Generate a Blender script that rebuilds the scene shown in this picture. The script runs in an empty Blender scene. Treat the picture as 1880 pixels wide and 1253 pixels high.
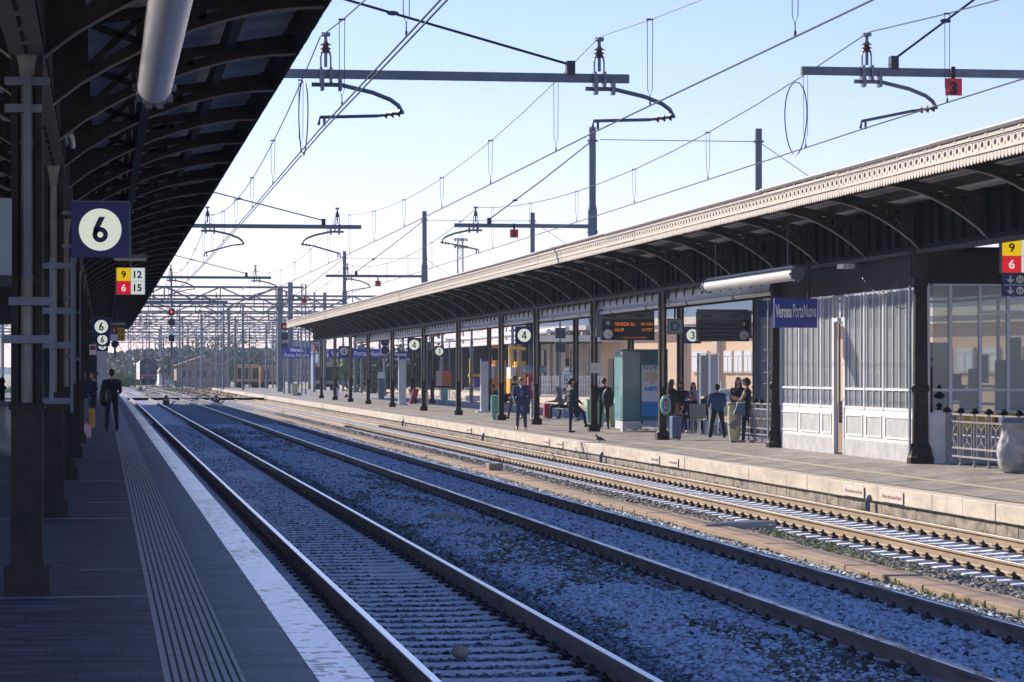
import bpy, bmesh, math, random
import numpy as np
from mathutils import Vector, Matrix
R_ = math.radians
rng = random.Random(7)
nr = np.random.default_rng(11)
SC = bpy.context.scene
COL = SC.collection

# ------------------------------------------------------------------ camera
F = 5000.0                       # focal length in photo pixels (photo 1880 wide)
TH = math.atan(750 / F)
SN, CS = math.sin(TH), math.cos(TH)
CAMZ = 1.66
HY = 683.0
cam = bpy.data.cameras.new("camera"); cob = bpy.data.objects.new("camera", cam); COL.objects.link(cob)
cob.location = (0, 0, CAMZ); cob.rotation_euler = (R_(90), 0, -TH)
cam.lens = 36 * F / 1880; cam.sensor_width = 36; cam.sensor_fit = 'HORIZONTAL'
cam.shift_y = (HY - 626.5) / 1880
cam.clip_start = 0.5; cam.clip_end = 9000
SC.camera = cob
# ------------------------------------------------------------------ sky, sun
SUNV = Vector((-1.03, 1.40, 1.0)).normalized()       # towards the sun
EL = math.asin(SUNV.z); AZ = math.atan2(SUNV.x, SUNV.y)
w = bpy.data.worlds.new("World"); SC.world = w; w.use_nodes = True
nt = w.node_tree; nt.nodes.clear()
sky = nt.nodes.new('ShaderNodeTexSky'); sky.sky_type = 'NISHITA'; sky.sun_disc = False
sky.sun_elevation = EL; sky.sun_rotation = AZ
sky.air_density = 1.0; sky.dust_density = 0.1; sky.ozone_density = 4.0; sky.altitude = 0
bg = nt.nodes.new('ShaderNodeBackground'); bg.inputs[1].default_value = 0.12
wo = nt.nodes.new('ShaderNodeOutputWorld')
hs = nt.nodes.new('ShaderNodeHueSaturation'); hs.inputs['Saturation'].default_value = 1.12; nt.links.new(sky.outputs[0], hs.inputs['Color'])
wb = nt.nodes.new('ShaderNodeMix'); wb.data_type = 'RGBA'; wb.blend_type = 'MULTIPLY'; wb.inputs[0].default_value = 1; wb.inputs[7].default_value = (0.95, 0.74, 0.90, 1)     # camera white balance
nt.links.new(hs.outputs[0], wb.inputs[6]); nt.links.new(wb.outputs[2], bg.inputs[0]); nt.links.new(bg.outputs[0], wo.inputs[0])
sl = bpy.data.lights.new("sun", 'SUN'); sl.energy = 4.7; sl.angle = R_(0.53); sl.color = (1.0, 0.90, 0.76)
so = bpy.data.objects.new("sun", sl); COL.objects.link(so)
so.rotation_euler = SUNV.to_track_quat('Z', 'Y').to_euler(); so.location = (-30, 40, 60)
SC.view_settings.view_transform = 'Standard'; SC.view_settings.look = 'None'
SC.view_settings.exposure = 0.76; SC.view_settings.gamma = 1; SC.view_settings.use_curve_mapping = False
SC.cycles.max_bounces = 7; SC.cycles.diffuse_bounces = 4; SC.cycles.glossy_bounces = 3
SC.cycles.transparent_max_bounces = 24; SC.cycles.use_denoising = True
SC.cycles.sample_clamp_indirect = 6

# ------------------------------------------------------------------ placing helpers (measured photo pixels -> metres)
def Yof(zc, X): return (zc - X * SN) / CS
def zcX(px, X): return F * X / (CS * (px - 190.0))          # camera depth of a point seen at px whose side offset is X
def YX(px, X): return Yof(zcX(px, X), X)
def Xat(px, zc): return (px - 190.0) * zc * CS / F
def Zat(py, zc): return CAMZ + (HY - py) * zc / F
def on(px, py, z=0.0):
    zc = F * (CAMZ - z) / (py - HY); X = Xat(px, zc); return X, Yof(zc, X), zc
def clamp(v, a=0., b=1.): return max(a, min(b, v))
def zR(X, Y): return -0.28 + 0.15 * clamp((X - 13.2) / 2.2) * clamp((76 - Y) / 12)
def onR(px, py):
    z = -0.28
    for _ in range(12):
        X, Y, zc = on(px, py, z); z = 0.5 * z + 0.5 * zR(X, Y)
    return X, Y, z, zc

# ------------------------------------------------------------------ materials
M = {}
def NL(t, a, b): t.links.new(a, b)
def mat(name, col, rough=0.7, metal=0.0, var=0.0, vscale=3.0, bump=0.0, bscale=30.0, emit=None, es=0.0, col2=None, stretch=(1, 1, 1), spec=None, detail=6, thr=None):
    """a procedural material: base colour broken up by noise (wear, dirt), optional bump"""
    m = bpy.data.materials.new(name); m.use_nodes = True; t = m.node_tree
    b = t.nodes['Principled BSDF']
    b.inputs['Roughness'].default_value = rough; b.inputs['Metallic'].default_value = metal
    if spec is not None: b.inputs['Specular IOR Level'].default_value = spec
    c = tuple(col) + (1,)
    b.inputs['Base Color'].default_value = c
    if var > 0 or col2 or bump:
        tc = t.nodes.new('ShaderNodeTexCoord'); mp = t.nodes.new('ShaderNodeMapping'); mp.inputs['Scale'].default_value = stretch
        NL(t, tc.outputs['Object'], mp.inputs[0])
    if var > 0 or col2:
        n = t.nodes.new('ShaderNodeTexNoise'); n.inputs['Scale'].default_value = vscale; n.inputs['Detail'].default_value = detail; n.inputs['Roughness'].default_value = 0.65
        NL(t, mp.outputs[0], n.inputs['Vector'])
        r = t.nodes.new('ShaderNodeValToRGB'); lo, hi = thr if thr else (0.3, 0.7)
        r.color_ramp.elements[0].position = lo; r.color_ramp.elements[1].position = hi
        c2 = tuple(col2) if col2 else tuple(min(1, x * (1 + var)) for x in col)
        c1 = tuple(col) if col2 else tuple(x * (1 - var) for x in col)
        r.color_ramp.elements[0].color = c1 + (1,); r.color_ramp.elements[1].color = c2 + (1,)
        NL(t, n.outputs[0], r.inputs[0]); NL(t, r.outputs[0], b.inputs['Base Color'])
    if bump:
        n2 = t.nodes.new('ShaderNodeTexNoise'); n2.inputs['Scale'].default_value = bscale; n2.inputs['Detail'].default_value = 5
        NL(t, mp.outputs[0], n2.inputs['Vector'])
        bp = t.nodes.new('ShaderNodeBump'); bp.inputs['Strength'].default_value = min(1, bump); bp.inputs['Distance'].default_value = 0.02
        NL(t, n2.outputs[0], bp.inputs['Height']); NL(t, bp.outputs[0], b.inputs['Normal'])
    if emit:
        b.inputs['Emission Color'].default_value = tuple(emit) + (1,); b.inputs['Emission Strength'].default_value = es
    M[name] = m; return m

mat('iron', (0.018, 0.016, 0.016), 0.6, 0.0, 0.5, 4, 0.25, 60, col2=(0.055, 0.040, 0.032), spec=.25)
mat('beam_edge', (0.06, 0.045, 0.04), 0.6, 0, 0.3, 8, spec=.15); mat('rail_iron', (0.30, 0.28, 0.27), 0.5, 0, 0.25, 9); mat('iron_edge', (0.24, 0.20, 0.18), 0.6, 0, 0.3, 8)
mat('iron_dark', (0.012, 0.010, 0.010), 0.7, 0, 0.4, 5, spec=.08)
mat('pipe_cream', (0.30, 0.27, 0.22), 0.6, 0, 0.25, 9, 0.1, 50, stretch=(1, 1, 0.25))
mat('pipe_beam', (0.13, 0.10, 0.085), 0.7, 0, 0.35, 5)
mat('steel_grey', (0.17, 0.20, 0.24), 0.5, 0.2, 0.15, 6)
mat('mast', (0.14, 0.165, 0.20), 0.6, 0.1, 0.22, 1.5, stretch=(1, 1, .3))
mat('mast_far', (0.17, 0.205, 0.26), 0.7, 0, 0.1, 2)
mat('galv', (0.16, 0.18, 0.21), 0.45, 0.5, 0.2, 8)
mat('corr_sheet', (0.66, 0.66, 0.68), 0.55, 0.0, 0.25, 1.2, stretch=(.3, 1, 1), spec=.2)
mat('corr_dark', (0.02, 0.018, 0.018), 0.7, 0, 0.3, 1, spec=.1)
mat('fascia', (0.59, 0.52, 0.43), 0.6, 0, 0.12, 3, 0.1, 30)
mat('fascia_top', (0.70, 0.65, 0.60), 0.5, 0, 0.1, 2)
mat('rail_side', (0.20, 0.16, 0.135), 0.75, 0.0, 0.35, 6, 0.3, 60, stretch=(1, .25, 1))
mat('rail_side_sun', (0.30, 0.22, 0.15), 0.75, 0.0, 0.2, 3, 0.2, 60, stretch=(1, .25, 1))  # rail_side as seen in sun, the warm light put into its tan
mat('rail_head', (0.62, 0.62, 0.64), 0.22, 1.0, 0.12, 5, stretch=(4, .05, 1))
mat('rail_head_patch', (0.60, 0.60, 0.62), 0.25, 0.9, 0, 3.5, stretch=(2, .45, 1), col2=(0.07, 0.05, 0.04), thr=(.50, .56)); mat('rail_head_old', (0.30, 0.26, 0.23), 0.38, 0.8, 0.35, 4, stretch=(3, .3, 1))
mat('clip', (0.035, 0.03, 0.03), 0.6, 0.2, 0.4, 30)
mat('sleeper', (0.72, 0.74, 0.77), 0.8, 0, 0.22, 9, 0.3, 60)
mat('duct', (0.30, 0.215, 0.155), 0.85, 0, 0.25, 4, 0.3, 40, stretch=(1, .3, 1))
mat('stone_edge', (0.54, 0.47, 0.385), 0.8, 0, 0.25, 2.2, 0.2, 30, stretch=(1, .5, 1.6))
mat('masonry', (0.33, 0.28, 0.23), 0.9, 0, 0.5, 5, 0.9, 9, col2=(0.12, 0.10, 0.085), stretch=(1, .5, 1), thr=(.42, .66))
mat('plate_white', (0.62, 0.56, 0.50), 0.6, 0, 0.12, 8)
mat('red_faded', (0.60, 0.36, 0.32), 0.6)
mat('yellow_line', (0.42, 0.36, 0.25), 0.8, 0, 0.25, 6)
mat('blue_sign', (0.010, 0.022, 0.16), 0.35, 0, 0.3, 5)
mat('blue_sign_sun', (0.035, 0.055, 0.33), 0.35, 0, 0.1, 2)  # sunlit copy of blue_sign, the sun's brightness put into the colour
mat('sign_white', (0.78, 0.80, 0.80), 0.5)
mat('sign_lit', (0.78, 0.80, 0.66), 0.5, 0, .12, 7, emit=(0.82, 0.86, 0.68), es=0.35)
mat('sign_digit', (0.012, 0.020, 0.10), 0.5)
mat('yellow_lit', (0.85, 0.55, 0.0), 0.5, emit=(0.9, 0.58, 0.0), es=0.4)
mat('red_lit', (0.70, 0.01, 0.02), 0.5, emit=(0.75, 0.01, 0.03), es=0.4)
mat('white_lit', (0.72, 0.76, 0.70), 0.5, emit=(0.8, 0.86, 0.78), es=0.35)
mat('yellow_sign', (0.62, 0.40, 0.04), 0.5); mat('red_sign', (0.34, 0.04, 0.04), 0.5)
mat('black', (0.012, 0.012, 0.014), 0.5); mat('grey_sign', (0.30, 0.34, 0.36), 0.5, 0, .1, 4)
mat('teal_letter', (0.02, 0.12, 0.20), 0.5)
mat('red_plate', (0.70, 0.02, 0.02), 0.45)
mat('led', (0.3, 0.08, 0.01), 0.5, emit=(1.0, 0.26, 0.03), es=0.38)
mat('led_dim', (0.1, 0.03, 0.01), 0.5, emit=(1.0, 0.3, 0.08), es=0.25)
mat('red_lamp', (0.8, 0.02, 0.02), 0.4, emit=(1, .03, .03), es=2.5)
mat('board_case', (0.16, 0.175, 0.19), 0.5, 0, .15, 5)
mat('board_dark', (0.010, 0.012, 0.016), 0.3)
mat('lamp_tube', (0.95, 0.95, 0.93), 0.34, 0.6, 0.15, 4, stretch=(1, 6, 1))
mat('lamp_white', (0.62, 0.60, 0.55), 0.4, 0, 0.08, 4)
mat('trough_white', (0.74, 0.70, 0.62), 0.7, 0, 0.15, 1.5)
mat('booth_white', (0.72, 0.72, 0.70), 0.55, 0, 0.12, 3, .1, 20)
mat('booth_frame', (0.66, 0.67, 0.68), 0.5, 0, 0.08, 3)
mat('booth_dark', (0.035, 0.03, 0.03), 0.7, 0, 0.3, 3, spec=.15)
mat('grey_wall', (0.42, 0.43, 0.44), 0.8, 0, 0.2, 3)
mat('concrete', (0.33, 0.33, 0.32), 0.85, 0, 0.25, 2, .3, 30)
mat('wire', (0.035, 0.037, 0.045), 0.5, 0.3); mat('wire_bright', (0.50, 0.50, 0.48), 0.35, 0.7)
mat('insul', (0.16, 0.065, 0.03), 0.35, 0, .2, 20)
mat('orange_mach', (0.70, 0.24, 0.02), 0.45, 0, .15, 1); mat('yellow_mach', (0.68, 0.42, 0.03), 0.5, 0, .15, 1)
mat('window_dark', (0.03, 0.04, 0.05), 0.15); mat('window_mid', (0.25, 0.30, 0.34), 0.15)
mat('orange_wall', (0.74, 0.52, 0.34), 0.85, 0, 0.1, .6); mat('cream_wall', (0.62, 0.56, 0.47), 0.85, 0, 0.15, .6)
mat('white_wall', (0.66, 0.65, 0.62), 0.8, 0, 0.12, .5); mat('blue_roof', (0.10, 0.16, 0.27), 0.6, 0, 0.15, .5)
mat('shed_wall', (0.36, 0.28, 0.22), 0.85, 0, 0.2, .5); mat('brown_wall', (0.24, 0.17, 0.13), 0.85, 0, 0.2, .5); mat('grey_roof', (0.16, 0.16, 0.17), 0.8, 0, .15, .4)
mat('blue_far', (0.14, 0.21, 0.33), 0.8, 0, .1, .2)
mat('stone_pier', (0.36, 0.29, 0.22), 0.85, 0, .2, 2, .4, 10)
mat('loco_dark', (0.018, 0.032, 0.065), 0.6, 0, .2, 1, spec=.1); mat('loco_red', (0.55, 0.03, 0.04), 0.4); mat('loco_white', (0.62, 0.60, 0.58), 0.5, 0, .12, 1)
mat('green_bin', (0.16, 0.42, 0.32), 0.5, 0, .1, 4); mat('lime_bin', (0.52, 0.50, 0.26), 0.5, 0, .1, 4)
mat('hydrant_red', (0.35, 0.02, 0.05), 0.45, 0, .1, 4); mat('orange_box', (0.62, 0.16, 0.07), 0.55, 0, .15, 3)
mat('pale_pink', (0.66, 0.46, 0.40), 0.6); mat('stele', (0.56, 0.58, 0.59), 0.4, 0.1, .1, 2)
mat('kiosk_light', (0.07, 0.24, 0.25), 0.5, 0, .3, 3); mat('kiosk_teal', (0.03, 0.15, 0.17), 0.4, 0, .25, 2); mat('ad_white', (0.66, 0.70, 0.72), 0.5); mat('ad_blue', (0.02, 0.24, 0.60), 0.5)
mat('ad_red', (0.62, 0.34, 0.28), 0.5, 0, .4, 9, col2=(.7, .6, .5)); mat('ad_green', (0.60, 0.56, 0.34), 0.5, 0, .4, 9, col2=(.7, .5, .4))
mat('chair_grey', (0.24, 0.26, 0.25), 0.5, 0, .1, 5); mat('chrome', (0.55, 0.57, 0.6), 0.25, 1.0)
mat('case_blue', (0.10, 0.14, 0.24), 0.35, 0, .1, 6); mat('case_yellow', (0.70, 0.36, 0.03), 0.4); mat('case_red', (0.45, 0.01, 0.05), 0.4)
mat('bag_pink', (0.62, 0.22, 0.36), 0.6, 0, .4, 14, col2=(0.75, .65, .7)); mat('bag_brown', (0.32, 0.15, 0.05), 0.6); mat('bag_blue', (0.10, 0.17, 0.25), 0.6)
mat('bag_black', (0.012, 0.013, 0.016), 0.6); mat('bag_lime', (.35, .38, .1), .6)
mat('machine_red', (0.40, 0.02, 0.03), 0.4); mat('machine_grey', (0.34, 0.36, 0.38), 0.5, 0, .15, 5)
mat('skin', (0.50, 0.29, 0.20), 0.55, 0, .08, 12); mat('skin_tan', (0.36, 0.19, 0.12), 0.55, 0, .08, 12)
mat('hair_dark', (0.015, 0.011, 0.010), 0.55, 0, .3, 40, .3, 90, stretch=(1, 1, .2)); mat('hair_brown', (0.10, 0.045, 0.022), 0.55, 0, .3, 40, .3, 90, stretch=(1, 1, .2))
mat('hair_grey', (0.45, 0.44, 0.43), 0.6, 0, .2, 40, .3, 90); mat('eye', (0.02, 0.015, 0.012), 0.3); mat('lip', (0.32, 0.12, 0.10), 0.5)
mat('shoe_black', (0.012, 0.012, 0.014), 0.4); mat('shoe_brown', (0.22, 0.11, 0.05), 0.5); mat('shoe_pink', (0.45, 0.25, 0.35), 0.5); mat('shoe_white', (.6, .6, .62), .5)
mat('suit_navy', (0.045, 0.055, 0.12), 0.7, 0, .12, 14, .2, 60); mat('shirt_white', (0.62, 0.64, 0.72), 0.7); mat('tie', (0.25, 0.25, 0.62), 0.5)
mat('cloth_black', (0.012, 0.013, 0.017), 0.8, 0, .3, 12, .3, 50); mat('cloth_jeans', (0.035, 0.055, 0.11), 0.85, 0, .25, 14, .3, 70)
mat('cloth_bluegrey', (0.03, 0.07, 0.15), 0.75, 0, .2, 12, .3, 50); mat('cloth_grey', (0.22, 0.22, 0.24), 0.85, 0, .2, 12, .3, 60)
mat('cloth_dkgreen', (0.03, 0.045, 0.05), 0.8, 0, .2, 12); mat('cloth_sky', (0.25, 0.35, 0.62), 0.8); mat('cloth_denim_light', (0.10, 0.17, 0.22), .85, 0, .2, 14)
mat('cloth_legging', (0.10, 0.075, 0.085), .8, 0, .15, 12); mat('cloth_navy', (0.015, 0.022, 0.055), .8, 0, .2, 12)
mat('bark', (0.10, 0.075, 0.055), 0.9, 0, .3, 4, .5, 12)
mat('leaf_dark', (0.045, 0.075, 0.030), 0.7, 0, .35, .8); mat('leaf_mid', (0.085, 0.13, 0.045), 0.7, 0, .35, .8); mat('leaf_light', (0.16, 0.21, 0.05), 0.7, 0, .3, .8)
mat('weed', (0.26, 0.34, 0.06), 0.7, 0, .4, 9); mat('dry_grass', (0.38, 0.31, 0.15), 0.8, 0, .3, 2); mat('pigeon', (0.05, 0.055, 0.075), 0.6, 0, .3, 30)
mat('wagon_orange', (0.66, 0.36, 0.16), 0.6, 0, .2, 1); mat('wagon_pale', (0.60, 0.50, 0.38), 0.6, 0, .2, 1); mat('lantern_brown', (0.16, 0.08, 0.03), .6, 0, .2, 9)
mat('car_blue', (0.02, 0.035, 0.08), 0.2, .2); mat('car_white', (0.62, .63, .64), .25); mat('tyre', (0.015, 0.015, 0.016), .8)
mat('plastic_bag', (0.74, 0.70, 0.70), 0.3, 0, .2, 9, 1.0, 16, stretch=(1, 1, .35))

def glass_mat(name, col=(0.8, 0.85, 0.85), trans=0.8, rough=0.02):
    m = bpy.data.materials.new(name); m.use_nodes = True; t = m.node_tree
    b = t.nodes['Principled BSDF']; out = t.nodes['Material Output']
    b.inputs['Base Color'].default_value = tuple(c * 0.6 for c in col) + (1,); b.inputs['Roughness'].default_value = rough
    tr = t.nodes.new('ShaderNodeBsdfTransparent'); tr.inputs[0].default_value = tuple(col) + (1,)
    mx = t.nodes.new('ShaderNodeMixShader')
    fr = t.nodes.new('ShaderNodeFresnel'); fr.inputs[0].default_value = 1.5
    mu = t.nodes.new('ShaderNodeMath'); mu.operation = 'MULTIPLY_ADD'; mu.inputs[1].default_value = 1.0; mu.inputs[2].default_value = 1 - trans
    mu.use_clamp = True
    NL(t, fr.outputs[0], mu.inputs[0]); NL(t, mu.outputs[0], mx.inputs[0])
    NL(t, tr.outputs[0], mx.inputs[1]); NL(t, b.outputs[0], mx.inputs[2]); NL(t, mx.outputs[0], out.inputs[0])
    M[name] = m
glass_mat('glass', (0.88, 0.92, 0.91), 0.84); glass_mat('glass_milky', (0.90, 0.95, 0.92), 0.62, .2); glass_mat('glass_teal', (0.50, 0.80, 0.77), 0.60); glass_mat('bag_clear', (0.90, 0.88, 0.89), 0.42, .25)  # pale film on the booth panes also stands in for their bright reflections

def ground_mat(name, cols, scale, bump, bscale=None, per_island=False, weights=None):
    """multi-scale noise ground: list of (pos, colour)"""
    m = bpy.data.materials.new(name); m.use_nodes = True; t = m.node_tree; b = t.nodes['Principled BSDF']
    b.inputs['Roughness'].default_value = 0.9; b.inputs['Specular IOR Level'].default_value = 0.25
    tc = t.nodes.new('ShaderNodeTexCoord')
    r = t.nodes.new('ShaderNodeValToRGB'); e = r.color_ramp.elements
    e[0].position, e[0].color = cols[0][0], tuple(cols[0][1]) + (1,); e[1].position, e[1].color = cols[-1][0], tuple(cols[-1][1]) + (1,)
    for p, c in cols[1:-1]:
        q = e.new(p); q.color = tuple(c) + (1,)
    if per_island:
        g = t.nodes.new('ShaderNodeNewGeometry'); NL(t, g.outputs['Random Per Island'], r.inputs[0])
        NL(t, r.outputs[0], b.inputs['Base Color'])
    else:
        n = t.nodes.new('ShaderNodeTexNoise'); n.inputs['Scale'].default_value = scale; n.inputs['Detail'].default_value = 9; n.inputs['Roughness'].default_value = 0.72
        NL(t, tc.outputs['Object'], n.inputs['Vector']); NL(t, n.outputs[0], r.inputs[0]); NL(t, r.outputs[0], b.inputs['Base Color'])
    v = t.nodes.new('ShaderNodeTexVoronoi'); v.inputs['Scale'].default_value = bscale or 18
    NL(t, tc.outputs['Object'], v.inputs['Vector'])
    bp = t.nodes.new('ShaderNodeBump'); bp.inputs['Strength'].default_value = bump; bp.inputs['Distance'].default_value = 0.03; bp.invert = True
    NL(t, v.outputs[0], bp.inputs['Height']); NL(t, bp.outputs[0], b.inputs['Normal'])
    M[name] = m; return m
ground_mat('ballast_bed', [(0.30, (0.08, 0.08, 0.08)), (0.5, (0.21, 0.235, 0.27)), (0.72, (0.42, 0.47, 0.55))], 6, 1.0, 22)
ground_mat('far_ground', [(0.30, (0.16, 0.15, 0.10)), (0.5, (0.32, 0.29, 0.22)), (0.72, (0.44, 0.41, 0.34))], .25, 0.5, 3)
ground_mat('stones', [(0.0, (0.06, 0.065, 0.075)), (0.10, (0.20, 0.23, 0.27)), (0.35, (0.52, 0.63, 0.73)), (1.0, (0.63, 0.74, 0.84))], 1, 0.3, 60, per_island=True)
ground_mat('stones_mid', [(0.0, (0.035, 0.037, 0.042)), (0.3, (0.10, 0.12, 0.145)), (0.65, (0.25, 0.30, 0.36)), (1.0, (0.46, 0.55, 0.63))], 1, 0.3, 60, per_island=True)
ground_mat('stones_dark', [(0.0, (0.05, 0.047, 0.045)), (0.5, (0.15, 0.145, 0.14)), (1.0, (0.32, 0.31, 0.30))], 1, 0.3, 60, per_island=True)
ground_mat('stones_dirt', [(0.0, (0.07, 0.06, 0.045)), (0.6, (0.18, 0.16, 0.125)), (1.0, (0.34, 0.33, 0.30))], 1, 0.3, 60, per_island=True)

def paving_mat(name, c1, c2, mortar, bw, bh, bump=0.4, rough=0.6, vs=0.8, rot=0.0):
    m = bpy.data.materials.new(name); m.use_nodes = True; t = m.node_tree; b = t.nodes['Principled BSDF']
    tc = t.nodes.new('ShaderNodeTexCoord'); mp = t.nodes.new('ShaderNodeMapping'); mp.inputs['Rotation'].default_value = (0, 0, rot)
    NL(t, tc.outputs['Object'], mp.inputs[0])
    br = t.nodes.new('ShaderNodeTexBrick'); br.inputs['Scale'].default_value = 1; br.inputs['Brick Width'].default_value = bw; br.inputs['Row Height'].default_value = bh
    br.inputs['Mortar Size'].default_value = 0.009; br.inputs['Color1'].default_value = tuple(c1) + (1,); br.inputs['Color2'].default_value = tuple(c2) + (1,)
    br.inputs['Mortar'].default_value = tuple(mortar) + (1,); br.offset_frequency = 2; br.offset = 0.0; br.squash = 1.0
    sp = t.nodes.new('ShaderNodeSeparateXYZ'); NL(t, mp.outputs[0], sp.inputs[0])
    dv = t.nodes.new('ShaderNodeMath'); dv.operation = 'DIVIDE'; dv.inputs[1].default_value = bh; NL(t, sp.outputs[1], dv.inputs[0])
    fl = t.nodes.new('ShaderNodeMath'); fl.operation = 'FLOOR'; NL(t, dv.outputs[0], fl.inputs[0])
    wn = t.nodes.new('ShaderNodeTexWhiteNoise'); wn.noise_dimensions = '1D'; NL(t, fl.outputs[0], wn.inputs['W'])
    ma = t.nodes.new('ShaderNodeMath'); ma.operation = 'MULTIPLY_ADD'; ma.inputs[1].default_value = bw * 3; NL(t, wn.outputs['Value'], ma.inputs[0]); NL(t, sp.outputs[0], ma.inputs[2])
    cb = t.nodes.new('ShaderNodeCombineXYZ'); NL(t, ma.outputs[0], cb.inputs[0]); NL(t, sp.outputs[1], cb.inputs[1]); NL(t, cb.outputs[0], br.inputs['Vector'])
    n = t.nodes.new('ShaderNodeTexNoise'); n.inputs['Scale'].default_value = vs; n.inputs['Detail'].default_value = 8; n.inputs['Roughness'].default_value = .7
    NL(t, tc.outputs['Object'], n.inputs['Vector'])
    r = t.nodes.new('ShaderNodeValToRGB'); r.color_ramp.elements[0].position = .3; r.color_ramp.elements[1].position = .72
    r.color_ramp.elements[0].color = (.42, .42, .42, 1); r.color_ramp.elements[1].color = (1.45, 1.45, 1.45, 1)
    NL(t, n.outputs[0], r.inputs[0])
    mx = t.nodes.new('ShaderNodeMix'); mx.data_type = 'RGBA'; mx.blend_type = 'MULTIPLY'; mx.inputs[0].default_value = 1
    NL(t, br.outputs['Color'], mx.inputs[6]); NL(t, r.outputs[0], mx.inputs[7]); NL(t, mx.outputs[2], b.inputs['Base Color'])
    bp = t.nodes.new('ShaderNodeBump'); bp.inputs['Strength'].default_value = bump; bp.inputs['Distance'].default_value = .01; bp.invert = True
    NL(t, br.outputs['Fac'], bp.inputs['Height']); NL(t, bp.outputs[0], b.inputs['Normal'])
    b.inputs['Roughness'].default_value = rough
    M[name] = m
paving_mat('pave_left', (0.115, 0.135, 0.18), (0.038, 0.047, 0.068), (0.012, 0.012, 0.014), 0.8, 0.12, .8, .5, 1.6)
paving_mat('pave_right', (0.35, 0.32, 0.29), (0.22, 0.20, 0.18), (0.10, 0.09, 0.08), 0.55, 0.22, .6, .65, .9)
paving_mat('brickwork', (0.33, 0.27, 0.22), (0.22, 0.18, 0.15), (0.10, 0.09, 0.08), .3, .09, .7, .9, 2)

def white_worn():
    m = bpy.data.materials.new('white_worn'); m.use_nodes = True; t = m.node_tree; b = t.nodes['Principled BSDF']
    tc = t.nodes.new('ShaderNodeTexCoord'); mp = t.nodes.new('ShaderNodeMapping'); mp.inputs['Scale'].default_value = (6, 5, 1)
    NL(t, tc.outputs['Object'], mp.inputs[0])
    n = t.nodes.new('ShaderNodeTexNoise'); n.inputs['Scale'].default_value = 1.3; n.inputs['Detail'].default_value = 4; n.inputs['Roughness'].default_value = .6
    NL(t, mp.outputs[0], n.inputs['Vector'])
    n2 = t.nodes.new('ShaderNodeTexNoise'); n2.inputs['Scale'].default_value = .35; n2.inputs['Detail'].default_value = 3
    NL(t, tc.outputs['Object'], n2.inputs['Vector'])
    ad = t.nodes.new('ShaderNodeMath'); ad.operation = 'MULTIPLY_ADD'; ad.inputs[1].default_value = .55; NL(t, n2.outputs[0], ad.inputs[0]); NL(t, n.outputs[0], ad.inputs[2])
    r = t.nodes.new('ShaderNodeValToRGB'); r.color_ramp.elements[0].position = .70; r.color_ramp.elements[1].position = .745
    r.color_ramp.elements[0].color = (.03, .034, .04, 1); r.color_ramp.elements[1].color = (.86, .87, .87, 1)
    NL(t, ad.outputs[0], r.inputs[0]); NL(t, r.outputs[0], b.inputs['Base Color']); b.inputs['Roughness'].default_value = .24; NL(t, r.outputs[0], b.inputs['Specular IOR Level'])
    M['white_worn'] = m
white_worn()
mat('tactile', (0.50, 0.46, 0.41), 0.6, 0, .18, 3); mat('tactile_groove', (0.045, 0.025, 0.014), .8, 0, .25, 6)
mat('line_stone', (0.26, 0.27, 0.29), 0.6, 0, .2, 6)

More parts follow.
